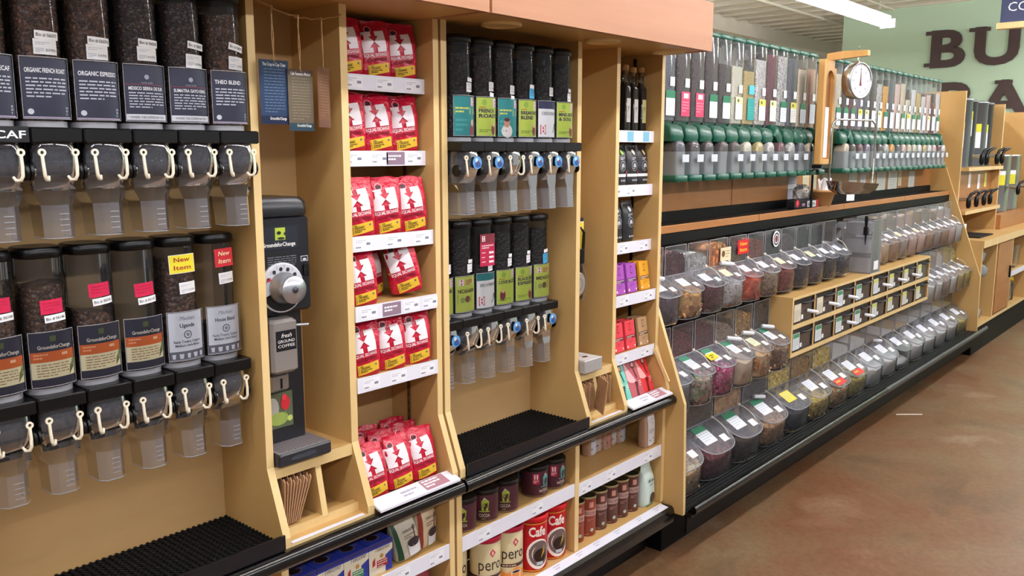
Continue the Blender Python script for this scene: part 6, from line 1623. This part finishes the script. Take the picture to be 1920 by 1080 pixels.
for k, (f_, nm, fc, cf, kd, hd) in enumerate(T1):
    x = 3.155 + 0.2 * k
    if k == 11: continue
    scoop_bin(1, x, F[f_], F[fc], 0.85 if k != 10 else 0.6, cf, 'top-tier scoop bin of %s, %s from the coffee unit' % (nm, ordw[k]), GT1, kd, hd, k > 1, 100 + k)
T1b = [('flour', 'white flour'), ('tanf', 'tan flour'), ('brownf', 'brown flour'), ('greyf', 'grey-brown flour'), ('rosef', 'rosy flour'), ('rosef', 'pinkish meal'), ('brownf', 'dark brown meal'), ('greyf', 'grey meal'), ('brownf', 'brown bran'), ('pinky', 'pale pink grain'), ('white', 'white meal')]
for k, (f_, nm) in enumerate(T1b):
    scoop_bin(1, 5.69 + 0.2 * k, F[f_], None, 0.95, 0.7 + 0.05 * (k % 4), 'top-tier scoop bin of %s, %s beyond the acrylic box' % (nm, ordw[k]), GT1, 'y' if k in (3, 5) else 'w', False, True, 130 + k)
# cards standing on the column faces
def face_card(x, z, w, h, bg, fg, lines_, label, round_=False):
    t = thing('face_card', label, 'sign', (x, 0.112, z)); mb = MB(); mp = plane_map((0, 0, 0))
    if round_:
        mb.lathe([(0.0, -0.002), (w / 2, -0.002), (w / 2, 0)], wht, 20, False, (0, 0, 0), 'y'); mb.ringd(plane_map((0, -0.002, 0)), 0, 0, w * 0.3, w * 0.4, flat(bg), 0.0006); mb.disc(plane_map((0, -0.002, 0)), 0, 0, w * 0.22, flat(fg), 0.0006)
    else:
        mb.box((-w / 2, -0.002, -h / 2), (w / 2, 0, h / 2), flat(bg)); mp = plane_map((0, -0.002, 0))
        for i, s in enumerate(lines_): mb.text(mp, s, 0, h * (0.1 - 0.42 * i), h * 0.26, flat(fg), w=w * 0.68, align='c', d=0.0008, bold=0.02, slant=0.15)
        if not lines_: mb.disc(mp, -w * 0.25, h * 0.05, h * 0.25, flat(fg), 0.0008, 12); mb.lines(mp, -w * 0.02, h * 0.25, w * 0.42, 3, h * 0.2, h * 0.06, flat('#a09078'), 0.0008, random.Random(1))
    mb.build('card', t); return t
face_card(3.815, 1.205, 0.105, 0.065, '#e8d9b4', '#6a4a2a', [], 'cream card with a small emblem on the apricot bin')
face_card(4.00, 1.225, 0.115, 0.07, '#d0202a', '#f2c23a', ['New', 'Item'], 'red New Item card with yellow lettering on a top-tier bin')
face_card(4.385, 1.235, 0.085, 0.085, '#2a2a30', '#7a3a3a', [], 'round white badge on the column of a black currant bin', True)

T2 = [('slate', 'grey seeds', 'raisin', .6, 'w'), ('herb', 'green and pink mix', 'redb', .8, 'g'), ('beet', 'magenta candied fruit', 'cherry', .85, 'g'), ('powder', 'beige powder', 'granola', .7, 'g'), ('ring', 'dried apple rings', 'ambr', .85, 'y'), ('mush', 'brown dried mushrooms', 'choc', .9, 'g')]
for k, (f_, nm, fc, cf, kd) in enumerate(T2):
    scoop_bin(2, 3.148 + 0.2 * k, F[f_], F[fc], 0.82, cf, 'middle-tier scoop bin of %s near the coffee unit' % nm, GT2, kd, k in (3, 4, 5), k in (1, 2, 3, 4), 150 + k)
mb = MB(); mp = plane_map((0, 0, 0)); mb.box((-0.042, -0.001, -0.02), (0.042, 0.001, 0.02), flat('#e8d028')); mb.lines(plane_map((0, -0.001, 0)), -0.022, 0.008, 0.02, 2, 0.012, 0.006, flat('#4a4416'), 0.0006)
o = mb.build('yellow_card'); o.location = (3.49, -0.006, 0.775); o.rotation_euler = (radians(-62), 0, radians(4)); tag(o, 'small yellow card lying on the magenta fruit bin lid', 'sign')
T2b = [('white', 'white grain'), ('white', 'pale grain'), ('greyf', 'grey meal'), ('white', 'white beans'), ('olive', 'olive lentils'), ('pasta', 'yellow-green split peas')]
for k, (f_, nm) in enumerate(T2b):
    scoop_bin(2, 6.755 + 0.2 * k, F[f_], None, 0.85, 0.8, 'middle-tier scoop bin of %s past the drawer cabinet' % nm, GT2, 'w', False, True, 170 + k)
T3 = [('shells', 'tan pasta shells', 'redb', .8, 'w'), ('redb', 'dark red berries', 'choc', .9, 'g'), ('choc', 'dark chocolate pieces', 'nuts', .9, 'g'), ('nuts', 'brown nuts', 'blue', .8, 'g'), ('blue', 'blue-black beans', 'corn', .8, 'Y'), ('corn', 'yellow chips', 'ambr', .85, 'w'), ('shells', 'golden flakes', 'corn', .85, 'r'), ('pasta', 'yellow-green pasta', 'flour', .7, 'r'),
      ('flour', 'white flour', 'flour', .7, 'w'), ('flour', 'white sugar', 'greyf', .5, 'w'), ('flour', 'almost no flour', 'flour', .5, 'w'), ('flour', 'white rice flour', 'tanf', .5, 'w'), ('flour', 'white bread flour', 'flour', .5, 'w'), ('flour', 'white pastry flour', 'white', .5, 'w'), ('white', 'white salt with a red heart', 'white', .5, 'w'), ('pasta', 'yellow-green peas', 'olive', .5, 'w')]
for k, (f_, nm, fc, cf, kd) in enumerate(T3):
    ft = 0.15 if k == 10 else 0.8
    o = scoop_bin(3, 3.21 + 0.2982 * k, F[f_], F[fc], ft, cf, 'large scoop bin of %s on the base deck, %s along' % (nm, ordw[k]), GT3, kd, k in (3, 9), k in (1, 2, 3, 5, 6, 7, 8, 9, 10, 11), 190 + k)

# ---------------------------------------------------------------- drawer cabinet
DC = thing('drawer_cabinet', 'maple cabinet with two rows of clear-fronted drawers below the tubs', 'cabinet', (4.25, -0.055, 0.632))
LWD, HT, DP = 2.399, 0.318, 0.18
mb = MB()
panel(mb, 0.0, 0.016, [(DP, 0.0), (0, 0.0), (0, HT), (DP, HT)][::-1]); panel(mb, LWD - 0.016, LWD, [(DP, 0.0), (0, 0.0), (0, HT), (DP, HT)][::-1])
board(mb, (0.0005, 0, 0.0005), (LWD - 0.0005, DP - 0.001, 0.022)); board(mb, (0.0005, 0, HT - 0.014), (LWD - 0.0005, DP - 0.001, HT + 0.0006)); board(mb, (0.0165, 0.0, 0.148), (LWD - 0.0165, DP - 0.001, 0.172))
for i in range(1, 8):
    panel(mb, LWD * i / 8 - 0.009, LWD * i / 8 + 0.009, [(DP, 0.02), (0.002, 0.02), (0.002, HT - 0.01), (DP, HT - 0.01)][::-1], wood, wood)
mb.box((0, DP - 0.01, 0), (LWD, DP, HT), wood_d); mb.build('carcass', DC)
dk_in = mat('drawer_dark', '#7a6252', rough=0.5); dkh = flat('#26242a', 0.3)
DF = {}
for i in range(8):
    for rw in range(2):
        z0, z1 = (0.022, 0.148) if rw == 0 else (0.172, HT - 0.014)
        x0, x1 = LWD * i / 8 + 0.016, LWD * (i + 1) / 8 - 0.009
        if i == 0: x0 = 0.018
        w = x1 - x0; h = z1 - z0
        mb = MB(); mb.box((0.002, 0.016, 0.002), (w - 0.002, 0.165, h - 0.03), dk_in); 
        for a in ((0, 0, 0), (0, 0, h - 0.004)): mb.box((0, 0.004, a[2]), (w, 0.012, a[2] + 0.004), dkh)
        mb.box((0, 0.004, 0), (0.004, 0.012, h), dkh); mb.box((w - 0.004, 0.004, 0), (w, 0.012, h), dkh)
        mb.add([(0, 0.009, 0), (w, 0.009, 0), (w, 0.009, h), (0, 0.009, h)], [(0, 1, 2, 3)], clr)
        dr = mb.build('drawer', DC, (x0, 0, z0))
        mb = MB(); mb.tube([(w * 0.42, 0.006, h * 0.80), (w * 0.46, -0.012, h * 0.78), (w * 0.66, -0.016, h * 0.79), (w * 0.86, -0.012, h * 0.82), (w * 0.9, 0.006, h * 0.84)], 0.005, dkh, 6); mb.box((w * 0.44, -0.006, h * 0.80), (w * 0.88, 0.006, h * 0.83), dkh); mb.build('handle', dr)
        r = random.Random(i * 3 + rw); mp = plane_map((0, 0.006, 0)); mb = MB()
        body = '#d8cfb8' if (rw == 1 and i < 2) else '#d9e2e6' if i < 5 else '#d6dcd0'
        mb.quad(mp, w * 0.06, h * 0.08, w * 0.38, h * 0.78, flat(body), 0.001); 
        if not (rw == 1 and i < 2): mb.quad(mp, w * 0.08, h * 0.58, w * 0.36, h * 0.76, flat('#4a8c62' if i < 4 else '#c2c860'), 0.0015)
        mb.lines(mp, w * 0.1, h * 0.52, w * 0.34, 5, h * 0.08, h * 0.025, flat('#a9aeb0'), 0.0018, r); mb.quad(mp, w * 0.4, h * 0.12, w * 0.5, h * 0.3, wht, 0.001); mb.build('label_card', dr)
        if (rw, i) in ((1, 0), (1, 1), (1, 2), (0, 2), (1, 4), (0, 3), (1, 5), (1, 6)):
            mb = MB(); mb.lathe([(0.008, 0), (0.010, 0.004), (0.010, 0.055), (0.008, 0.06)], MATS['scoop_white'], 10, True, (0, 0, 0), 'x', T=Matrix.Translation((w * 0.66, 0.004, h * 0.42)) @ Matrix.Rotation(radians(-52), 4, 'Z') @ Matrix.Rotation(radians(10), 4, 'Y')); mb.build('scoop_handle', dr)

# ---------------------------------------------------------------- acrylic box on the cabinet
t = thing('acrylic_box', 'tall clear acrylic box standing on the drawer cabinet among the tubs', 'container', (5.40, -0.052, 0.9505))
mb = MB()
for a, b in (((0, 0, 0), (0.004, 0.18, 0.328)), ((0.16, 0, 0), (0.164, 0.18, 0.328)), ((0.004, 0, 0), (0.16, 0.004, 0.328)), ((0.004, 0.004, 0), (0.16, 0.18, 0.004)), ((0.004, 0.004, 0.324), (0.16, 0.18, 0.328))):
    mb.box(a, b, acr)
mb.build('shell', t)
mb = MB()
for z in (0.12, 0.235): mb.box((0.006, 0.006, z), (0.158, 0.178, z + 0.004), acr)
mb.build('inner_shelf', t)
mb = MB()
for z, h_ in ((0.005, 0.09), (0.125, 0.085), (0.24, 0.07)): mb.loft([rring(0.068, 0.08, z, 0.02, 3, 0.082, 0.092), rring(0.07, 0.082, z + h_, 0.02, 3, 0.082, 0.092)], F['flour'], True)
mb.build('white_contents', t)
mb = MB(); mb.quad(plane_map((0, -0.0005, 0)), 0.05, 0.02, 0.13, 0.075, wht, 0.001); mb.build('label_card', t)
mb = MB()
for e in (((0, 0, 0), (0, 0, 0.328)), ((0.164, 0, 0), (0.164, 0, 0.328)), ((0, 0.18, 0), (0, 0.18, 0.328)), ((0, 0, 0.328), (0, 0.18, 0.328)), ((0, 0, 0.328), (0.164, 0, 0.328)), ((0, 0, 0), (0.164, 0, 0))): mb.tube(e, 0.003, clr_rim, 4)
mb.build('edge', t)
t = thing('black_scoop', 'black scoop handle hanging on the acrylic box', 'scoop', (5.392, -0.015, 1.14))
mb = MB(); mb.bbox((-0.012, -0.012, 0.05), (0.004, 0.014, 0.10), black, 0.004); mb.tube([(-0.005, 0.0, 0.10), (-0.006, 0.0, 0.14), (-0.006, 0.0, 0.165)], [0.007, 0.011, 0.009], black, 8); mb.tube([(-0.004, 0.0, 0.05), (-0.004, 0.0, -0.01)], [0.006, 0.002], black, 6); mb.build('grip', t)
mb = MB(); mb.tube([(-0.004, -0.016 - 0.012 * (1 - cos(a)) * 0 + 0.012 * cos(a) - 0.012, 0.07 + 0.014 * sin(a)) for a in [k * pi / 6 for k in range(12)]], 0.0025, steel, 5, closed=True); mb.build('ring', t)

# ---------------------------------------------------------------- scale post, arm and hanging scale
pine = mat('pine_wood', '#d6a765', rough=0.4, wave=((10, 10, 1.5), 1), col2='#c89550')
t = thing('scale_post', 'pine post with arched recess and arm carrying the hanging scale', 'post', (4.935, 0.08, 1.60))
mb = MB(); mb.box((-0.075, 0.02, 0.03), (0.075, 0.035, 0.60), lam)
mb.bbox((-0.085, 0.0, 0.02), (-0.052, 0.04, 0.60), pine, 0.004); mb.bbox((0.052, 0.0, 0.02), (0.085, 0.04, 0.56), pine, 0.004); mb.bbox((-0.052, 0.0, 0.02), (0.052, 0.04, 0.05), pine, 0.003)
pts = [(-0.052, 0.60), (-0.052, 0.50)] + [(-0.052 * cos(a), 0.50 + 0.035 * sin(a) + 0.02 * max(0, sin(a) - 0.6)) for a in [k * pi / 10 for k in range(1, 10)]] + [(0.052, 0.50), (0.052, 0.60)]
mb.prism(pts[::-1], pine, 'y', 0.0, 0.02); mb.build('upright', t)
mb = MB(); mb.prism([(0.04, 0.60), (-0.185, 0.615), (-0.185, 0.645), (-0.05, 0.648), (0.04, 0.64)], pine, 'x', 0.03, 0.07); mb.build('arm', t)
mb = MB(); mb.box((-0.09, -0.01, -0.0), (0.09, 0.045, 0.02), black); mb.box((0.032, 0.04, 0.0), (0.048, 0.1, 0.015), black); mb.cyl((0.040, 0.09, -0.2325), 0.007, 0.24, black, 10); mb.build('foot', t)
mb = MB(); mb.quad(plane_map((-0.04, -0.0, 0)), -0.02, 0.06, 0.035, 0.34, paper, 0.002); mb.build('paper_note', t)
t = thing('hanging_scale', 'round white-faced hanging scale with a wire bail and steel pan', 'scale', (5.02, -0.055, 1.48), radians(-16))
zc = 0.605
mb = MB(); mb.lathe([(0.096, 0.05), (0.101, 0.045), (0.101, 0.0), (0.099, -0.006), (0.092, -0.006), (0.090, 0.0), (0.0, 0.0)], steel, 36, True, (0, 0, zc), 'y'); mb.lathe([(0.0, 0.05), (0.10, 0.05)], steel, 30, True, (0, 0, zc), 'y'); hd = mb.build('housing', t)
mb = MB(); mp = plane_map((0, -0.0005, zc)); mb.disc(mp, 0, 0, 0.091, flat('#d6dbe2'), 0.0006, 36)
for k in range(40):
    a = 2 * pi * k / 40; r0 = 0.074 if k % 5 == 0 else 0.079
    mb.poly(mp, [(r0 * sin(a - 0.012), r0 * cos(a - 0.012)), (r0 * sin(a + 0.012), r0 * cos(a + 0.012)), (0.085 * sin(a + 0.012), 0.085 * cos(a + 0.012)), (0.085 * sin(a - 0.012), 0.085 * cos(a - 0.012))], flat('#6a707a'), 0.0012)
for k in range(8):
    a = 2 * pi * k / 8; mb.disc(mp, 0.062 * sin(a), 0.062 * cos(a), 0.005, flat('#8a9098'), 0.0012, 8)
mb.poly(mp, [(-0.010, -0.028), (0.010, -0.028), (0.005, 0.0), (0.001, 0.07), (-0.001, 0.07), (-0.005, 0.0)], flat('#6a2a2e'), 0.002); mb.build('dial', hd)
mb = MB(); mb.tube([(0, 0.02, zc + 0.10), (0, 0.02, zc + 0.125), (0.012, 0.02, zc + 0.135), (0, 0.02, zc + 0.15), (0, 0.02, zc + 0.19)], 0.004, chrome, 6); mb.bbox((-0.02, 0.0, zc + 0.09), (0.02, 0.04, zc + 0.11), chrome, 0.003); mb.build('top_hook', t)
mb = MB(); mb.tube([(0.006 * (1 if i % 2 else -1), 0.02, zc - 0.105 - i * 0.018) for i in range(7)], 0.0035, chrome, 6); mb.build('lower_hook', t)
zb_ = zc - 0.215
mb = MB(); w = 0.20
mb.tube([(-w + 0.03, 0.02, 0.02), (-w, 0.02, 0.05), (-w, 0.02, zb_ - 0.05), (-w + 0.01, 0.02, zb_ - 0.02), (-w + 0.04, 0.02, zb_), (w - 0.04, 0.02, zb_), (w - 0.01, 0.02, zb_ - 0.02), (w, 0.02, zb_ - 0.05), (w + 0.0, 0.02, 0.03), (w - 0.05, 0.02, -0.02)], 0.006, chrome, 7); mb.build('wire_bail', t)
mb = MB(); rings = []
for k, (s, z) in enumerate(((1.0, 0.03), (0.9, 0.0), (0.62, -0.025))):
    rings.append([(-0.145 * s, -0.045 * s, z + (0.02 if k == 0 else 0)), (0.17 * s, -0.045 * s, z), (0.17 * s, 0.08 * s, z), (-0.145 * s, 0.08 * s, z + (0.02 if k == 0 else 0))])
mb.loft(rings[::-1], mat('scale_pan_steel', '#b4b0aa', rough=0.18, metal=1.0), True, (True, False)); mb.build('pan', t)
mb = MB(); mb.quad(plane_map((-0.09, -0.035, -0.03)), -0.02, -0.03, 0.05, 0.005, wht, 0.001); mb.build('paper_tag', t)

# ---------------------------------------------------------------- things on the ledge
t = thing('paper_pot', 'tan pot filled with white paper sticks on the black ledge', 'pot', (5.20, 0.203, 1.3682))
pot_m = mat('tan_pot', '#cfa066', rough=0.6)
mb = MB(); mb.lathe([(0.055, 0.0), (0.06, 0.004), (0.082, 0.082), (0.09, 0.083), (0.09, 0.098), (0.084, 0.098), (0.08, 0.08), (0, 0.08)], pot_m, 24); mb.build('pot_body', t)
r = random.Random(4)
for i in range(11):
    mb = MB(); a = r.uniform(-35, 35); mb.box((-0.009, -0.0015, 0), (0.009, 0.0015, r.uniform(0.075, 0.10)), paper, T=Matrix.Translation((r.uniform(-0.05, 0.05), r.uniform(-0.04, 0.02), 0.08)) @ Matrix.Rotation(radians(a * 0.8), 4, 'Y') @ Matrix.Rotation(radians(r.uniform(-20, 20)), 4, 'X') @ Matrix.Rotation(radians(r.uniform(-60, 60)), 4, 'Z')); mb.build('paper_stick', t)
t = thing('tie_box', 'black, white and red carton lying on the ledge', 'box', (4.80, 0.196, 1.3682), radians(-4)); t['label'] = 'black, white and red carton lying on the ledge beside the pot'
mb = MB(); mb.bbox((0, 0, 0), (0.30, 0.05, 0.045), blk, 0.002); mb.build('carton', t)
mb = MB(); mp = plane_map((0, 0, 0)); mb.quad(mp, 0.155, 0.004, 0.265, 0.04, wht, 0.0008); mb.text(mp, 'ANNEA', 0.162, 0.012, 0.02, flat('#1f5a3a'), w=0.09, d=0.0012, bold=0.02); mb.quad(mp, 0.268, 0.0, 0.30, 0.045, flat('#b01f2a'), 0.0008); mb.disc(mp, 0.035, 0.03, 0.022, flat('#c4303c'), 0.0008, 14); mb.text(mp, 'C', 0.03, 0.024, 0.014, wht, d=0.0014); mb.disc(mp, 0.11, 0.02, 0.02, flat('#a87a9a'), 0.0008, 12, 0.01); mb.build('carton_print', t)
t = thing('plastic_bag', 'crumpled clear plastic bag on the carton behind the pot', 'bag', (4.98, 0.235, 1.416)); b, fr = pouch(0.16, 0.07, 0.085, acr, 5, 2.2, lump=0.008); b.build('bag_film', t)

# papers pinned to the laminate panels
def posted(x, z, w, h, kind, label):
    t = thing('posted_paper', label, 'paper', (x, 0.3095, z), 0, 'papers pinned to the laminate panels'); mb = MB(); mp = plane_map((0, 0, 0)); r = random.Random(int(x * 100))
    base = {'w': '#dcdfe6', 'c': '#d9d2ac', 'g': '#dde0d4'}[kind]
    mb.box((-w / 2, -0.001, 0), (w / 2, 0, h), flat(base)); mp = plane_map((0, -0.001, 0))
    if kind == 'g': mb.quad(mp, -w / 2, h * 0.86, w / 2, h * 0.94, flat('#8fa66a'), 0.0006)
    if kind == 'w': mb.disc(mp, -w * 0.05, h * 0.88, w * 0.14, flat('#4a4e58'), 0.0006, 10)
    if kind == 'p': pass
    mb.lines(mp, -w * 0.36, h * 0.76, w * 0.36, 6, h * 0.09, h * 0.02, flat('#b9bcc0'), 0.0008, r); mb.build('sheet', t)
posted(5.02, 1.41, 0.12, 0.20, 'w', 'tall white sheet with a small emblem pinned left of the pot')
posted(5.22, 1.42, 0.10, 0.15, 'c', 'yellowed sheet pinned behind the pot, the first of two')
posted(5.34, 1.42, 0.09, 0.15, 'c', 'yellowed sheet pinned behind the pot, the second of two')
posted(5.55, 1.44, 0.14, 0.16, 'g', 'green-striped sheet pinned behind the pot rim')
for i, (x, z, w, h, kd) in enumerate(((6.02, 1.44, 0.16, 0.13, 'g'), (6.22, 1.47, 0.11, 0.10, 'w'), (6.42, 1.46, 0.09, 0.11, 'c'), (6.60, 1.40, 0.19, 0.17, 'g'), (6.86, 1.39, 0.21, 0.19, 'g'), (7.03, 1.43, 0.08, 0.13, 'c'), (7.32, 1.40, 0.15, 0.16, 'g'))):
    posted(x, z, w, h, kd, 'sheet pinned to the far laminate panels, %s beyond the scale pan' % ordw[i])
# ------------------------------------------------------------------ dispensing fixture beyond the bulk bins
FX = thing('dispenser_fixture', 'maple dispensing fixture with taps and counter past the bulk bins', 'display unit', (0, 0, 0))
mb = MB(); panel(mb, 7.858, 7.88, [(0.45, 2.18), (0.09, 2.18), (0.09, 0.96), (0.45, 0.96)]); mb.build('end_panel', FX)
mb = MB(); panel(mb, 9.10, 9.13, [(0.45, 2.12), (0.06, 2.12), (0.06, 0.96), (0.45, 0.96)]); mb.build('divider_panel', FX)
mb = MB(); panel(mb, 9.62, 9.65, [(1.2, 2.10), (0.42, 2.10), (0.42, 0.96), (1.2, 0.96)]); mb.build('divider_panel', FX)
mb = MB(); panel(mb, 10.6, 10.63, [(0.6, 2.10), (-0.1, 2.10), (-0.1, 0.96), (0.6, 0.96)]); mb.build('divider_panel', FX)
mb = MB(); mb.box((7.88, 0.45, 0.2), (11.6, 0.47, 2.1), wood); mb.build('back_panel', FX)
mb = MB(); board(mb, (7.86, -0.135, 0.905), (11.6, 0.45, 0.965)); mb.build('counter', FX)
mb = MB(); mb.box((8.08, -0.05, 0.9655), (8.55, 0.2, 0.975), rubber); mb.build('counter_mat', FX)
mb = MB(); board(mb, (7.88, 0.03, 1.53), (9.10, 0.45, 1.56)); mb.build('shelf', FX)
mb = MB(); board(mb, (7.88, 0.03, 1.17), (9.10, 0.45, 1.20)); mb.build('shelf', FX)
mb = MB(); mb.box((7.88, 0.12, 1.20), (9.10, 0.14, 1.53), lam); mb.build('panel', FX)
mb = MB(); mb.box((9.13, 0.02, 0.966), (10.6, 0.10, 1.10), lam); mb.build('panel', FX)
mb = MB(); board(mb, (7.86, -0.12, 0.23), (11.6, 0.45, 0.26)); mb.build('base_deck', FX)
mb = MB(); mb.box((7.86, -0.10, 0.0), (11.6, 0.45, 0.23), black_f); mb.build('kick_plate', FX)
for a, b in ((7.86, 7.89), (8.38, 8.41), (9.0, 9.03), (9.72, 9.75)):
    mb = MB(); panel(mb, a, b, [(0.45, 0.905), (-0.125, 0.905), (-0.125, 0.26), (0.45, 0.26)]); mb.build('divider_panel', FX)
mb = MB(); mb.bbox((8.45, -0.128, 0.275), (9.0, -0.11, 0.895), lam, 0.003); dd = mb.build('cabinet_door', FX)
mb = MB(); mb.box((8.92, -0.142, 0.55), (8.94, -0.128, 0.66), black); mb.build('handle', dd)
mb = MB(); board(mb, (9.03, -0.11, 0.56), (9.72, 0.45, 0.585)); s_ = mb.build('shelf', FX); price_strip(s_, 9.03, 9.72, -0.11, 0.585, 0.05, ((0.2, 0), (0.6, 0)))

# tall steel-grey tanks with taps
tank_m = mat('tank_grey', '#6f7478', rough=0.3, metal=0.6); tank_d = mat('tank_dark', '#4a4d52', rough=0.3, metal=0.5)
def tap(parent, x, y, z, up=True, flip=1):
    mb = MB(); mb.cyl((x, y - 0.06, z), 0.016, 0.059, steel, 10, 'y'); mb.lathe([(0.016, 0), (0.02, 0.01), (0.02, 0.06), (0.014, 0.075)], black, 12, True, (x, y - 0.075, z - 0.06))
    mb.tube([(x, y - 0.075, z + 0.01), (x + 0.02, y - 0.085, z + 0.045), (x + 0.055, y - 0.11, z + 0.065), (x + 0.085, y - 0.12, z + 0.07)], [0.012, 0.014, 0.011, 0.007], black, 7); mb.tube([(x, y - 0.075, z - 0.055), (x, y - 0.075, z - 0.072)], 0.014, black, 8); return mb.build('tap', parent)
GTK = 'tall dispensing tanks above the counter'
for i, (x, w, m_) in enumerate(((8.08, 0.15, tank_m), (8.385, 0.118, tank_d), (8.66, 0.14, tank_m), (8.95, 0.12, tank_d))):
    t = thing('dispensing_tank', 'grey dispensing tank with a black tap, %s past the bulk end panel' % ordw[i], 'tank', (x, 0.24, 1.561), 0, GTK)
    mb = MB(); mb.lathe([(w, 0.0), (w, 0.54), (w + 0.006, 0.545), (w + 0.006, 0.56), (w - 0.01, 0.57), (0, 0.57)], m_, 24); mb.build('tank_body', t)
    mb = MB(); mp = cyl_map(w, 0, a0=radians(-50)); mb.quad(mp, -0.04, 0.16 + 0.1 * (i == 1), 0.04, 0.36 + 0.1 * (i == 1), wht, 0.001, 4); mb.quad(mp, -0.04, 0.30 + 0.1 * (i == 1), 0.04, 0.37 + 0.1 * (i == 1), flat('#d8d840'), 0.0015, 4); mb.build('paper_label', t)
    tap(t, 0.0, -w - 0.03, 0.09)
for i, x in enumerate((8.02, 8.28, 8.54, 8.76)):
    t = thing('panel_tap', 'black tap on the laminate panel below the tanks, %s past the end panel' % ordw[i], 'tap', (x, 0.12, 1.29), 0, 'black taps on the laminate panel'); tap(t, 0, 0, 0)
for i, (x, z, kd) in enumerate(((8.30, 1.38, 'w'), (8.62, 1.36, 'w'), (8.86, 1.37, 'y'))):
    mb = MB(); mb.box((-0.04, -0.002, 0), (0.04, 0, 0.13), wht if kd == 'w' else flat('#d8d06a')); o = mb.build('product_tag', None, (x, 0.119, z)); tag(o, 'paper tag on the laminate panel above the taps, %s from the end panel' % ordw[i], 'tag', 'paper tags above the lower taps')
for i, x in enumerate((9.75, 10.2)):
    t = thing('steel_tank', 'tall shiny steel tank on the counter, %s' % ('the one with a yellow label' if i == 0 else 'the one at the frame edge'), 'tank', (x, 0.27, 1.10), 0, 'steel tanks on the counter')
    mb = MB(); mb.lathe([(0.17, 0.0), (0.17, 0.53), (0.175, 0.54), (0.175, 0.555), (0, 0.56)], steel, 28); mb.build('tank_body', t)
    mb = MB(); mb.quad(cyl_map(0.17, 0, a0=radians(-45)), -0.03, 0.26, 0.05, 0.36, flat('#d8d23a'), 0.001, 4); mb.quad(cyl_map(0.17, 0, a0=radians(-45)), -0.03, 0.36, 0.05, 0.4, wht, 0.001, 4); mb.build('paper_label', t); tap(t, 0.0, -0.18, 0.24)
o = MB().bbox((-0.06, -0.05, 0), (0.06, 0.05, 0.12), wht, 0.003).build('white_canister', None, (7.98, 0.10, 0.966)); tag(o, 'small white box on the counter behind the slanted end panel', 'box')
# bags and bottles in the lower cabinet
for i in range(5):
    t = thing('plastic_bag', 'bundled clear plastic bag in the open cubby past the bulk fixture, %s from the bottom' % ordw[i], 'bag', (8.13 + 0.05 * (i % 2), 0.02 + 0.03 * (i % 3), 0.263 + 0.127 * i), radians(10 * i), 'clear plastic bags in the open cubby'); b, fr = pouch(0.38, 0.2, 0.125, bag_film, 20 + i, 2.4, lump=0.012); b.build('bag_film', t)
for i in range(3):
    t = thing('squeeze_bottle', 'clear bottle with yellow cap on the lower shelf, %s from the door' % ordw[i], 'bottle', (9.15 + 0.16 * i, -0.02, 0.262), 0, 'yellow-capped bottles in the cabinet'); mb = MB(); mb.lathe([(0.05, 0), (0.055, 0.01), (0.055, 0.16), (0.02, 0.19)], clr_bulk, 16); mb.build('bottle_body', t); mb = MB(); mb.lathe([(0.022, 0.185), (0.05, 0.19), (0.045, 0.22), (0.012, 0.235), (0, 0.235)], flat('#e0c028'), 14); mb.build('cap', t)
for i in range(2):
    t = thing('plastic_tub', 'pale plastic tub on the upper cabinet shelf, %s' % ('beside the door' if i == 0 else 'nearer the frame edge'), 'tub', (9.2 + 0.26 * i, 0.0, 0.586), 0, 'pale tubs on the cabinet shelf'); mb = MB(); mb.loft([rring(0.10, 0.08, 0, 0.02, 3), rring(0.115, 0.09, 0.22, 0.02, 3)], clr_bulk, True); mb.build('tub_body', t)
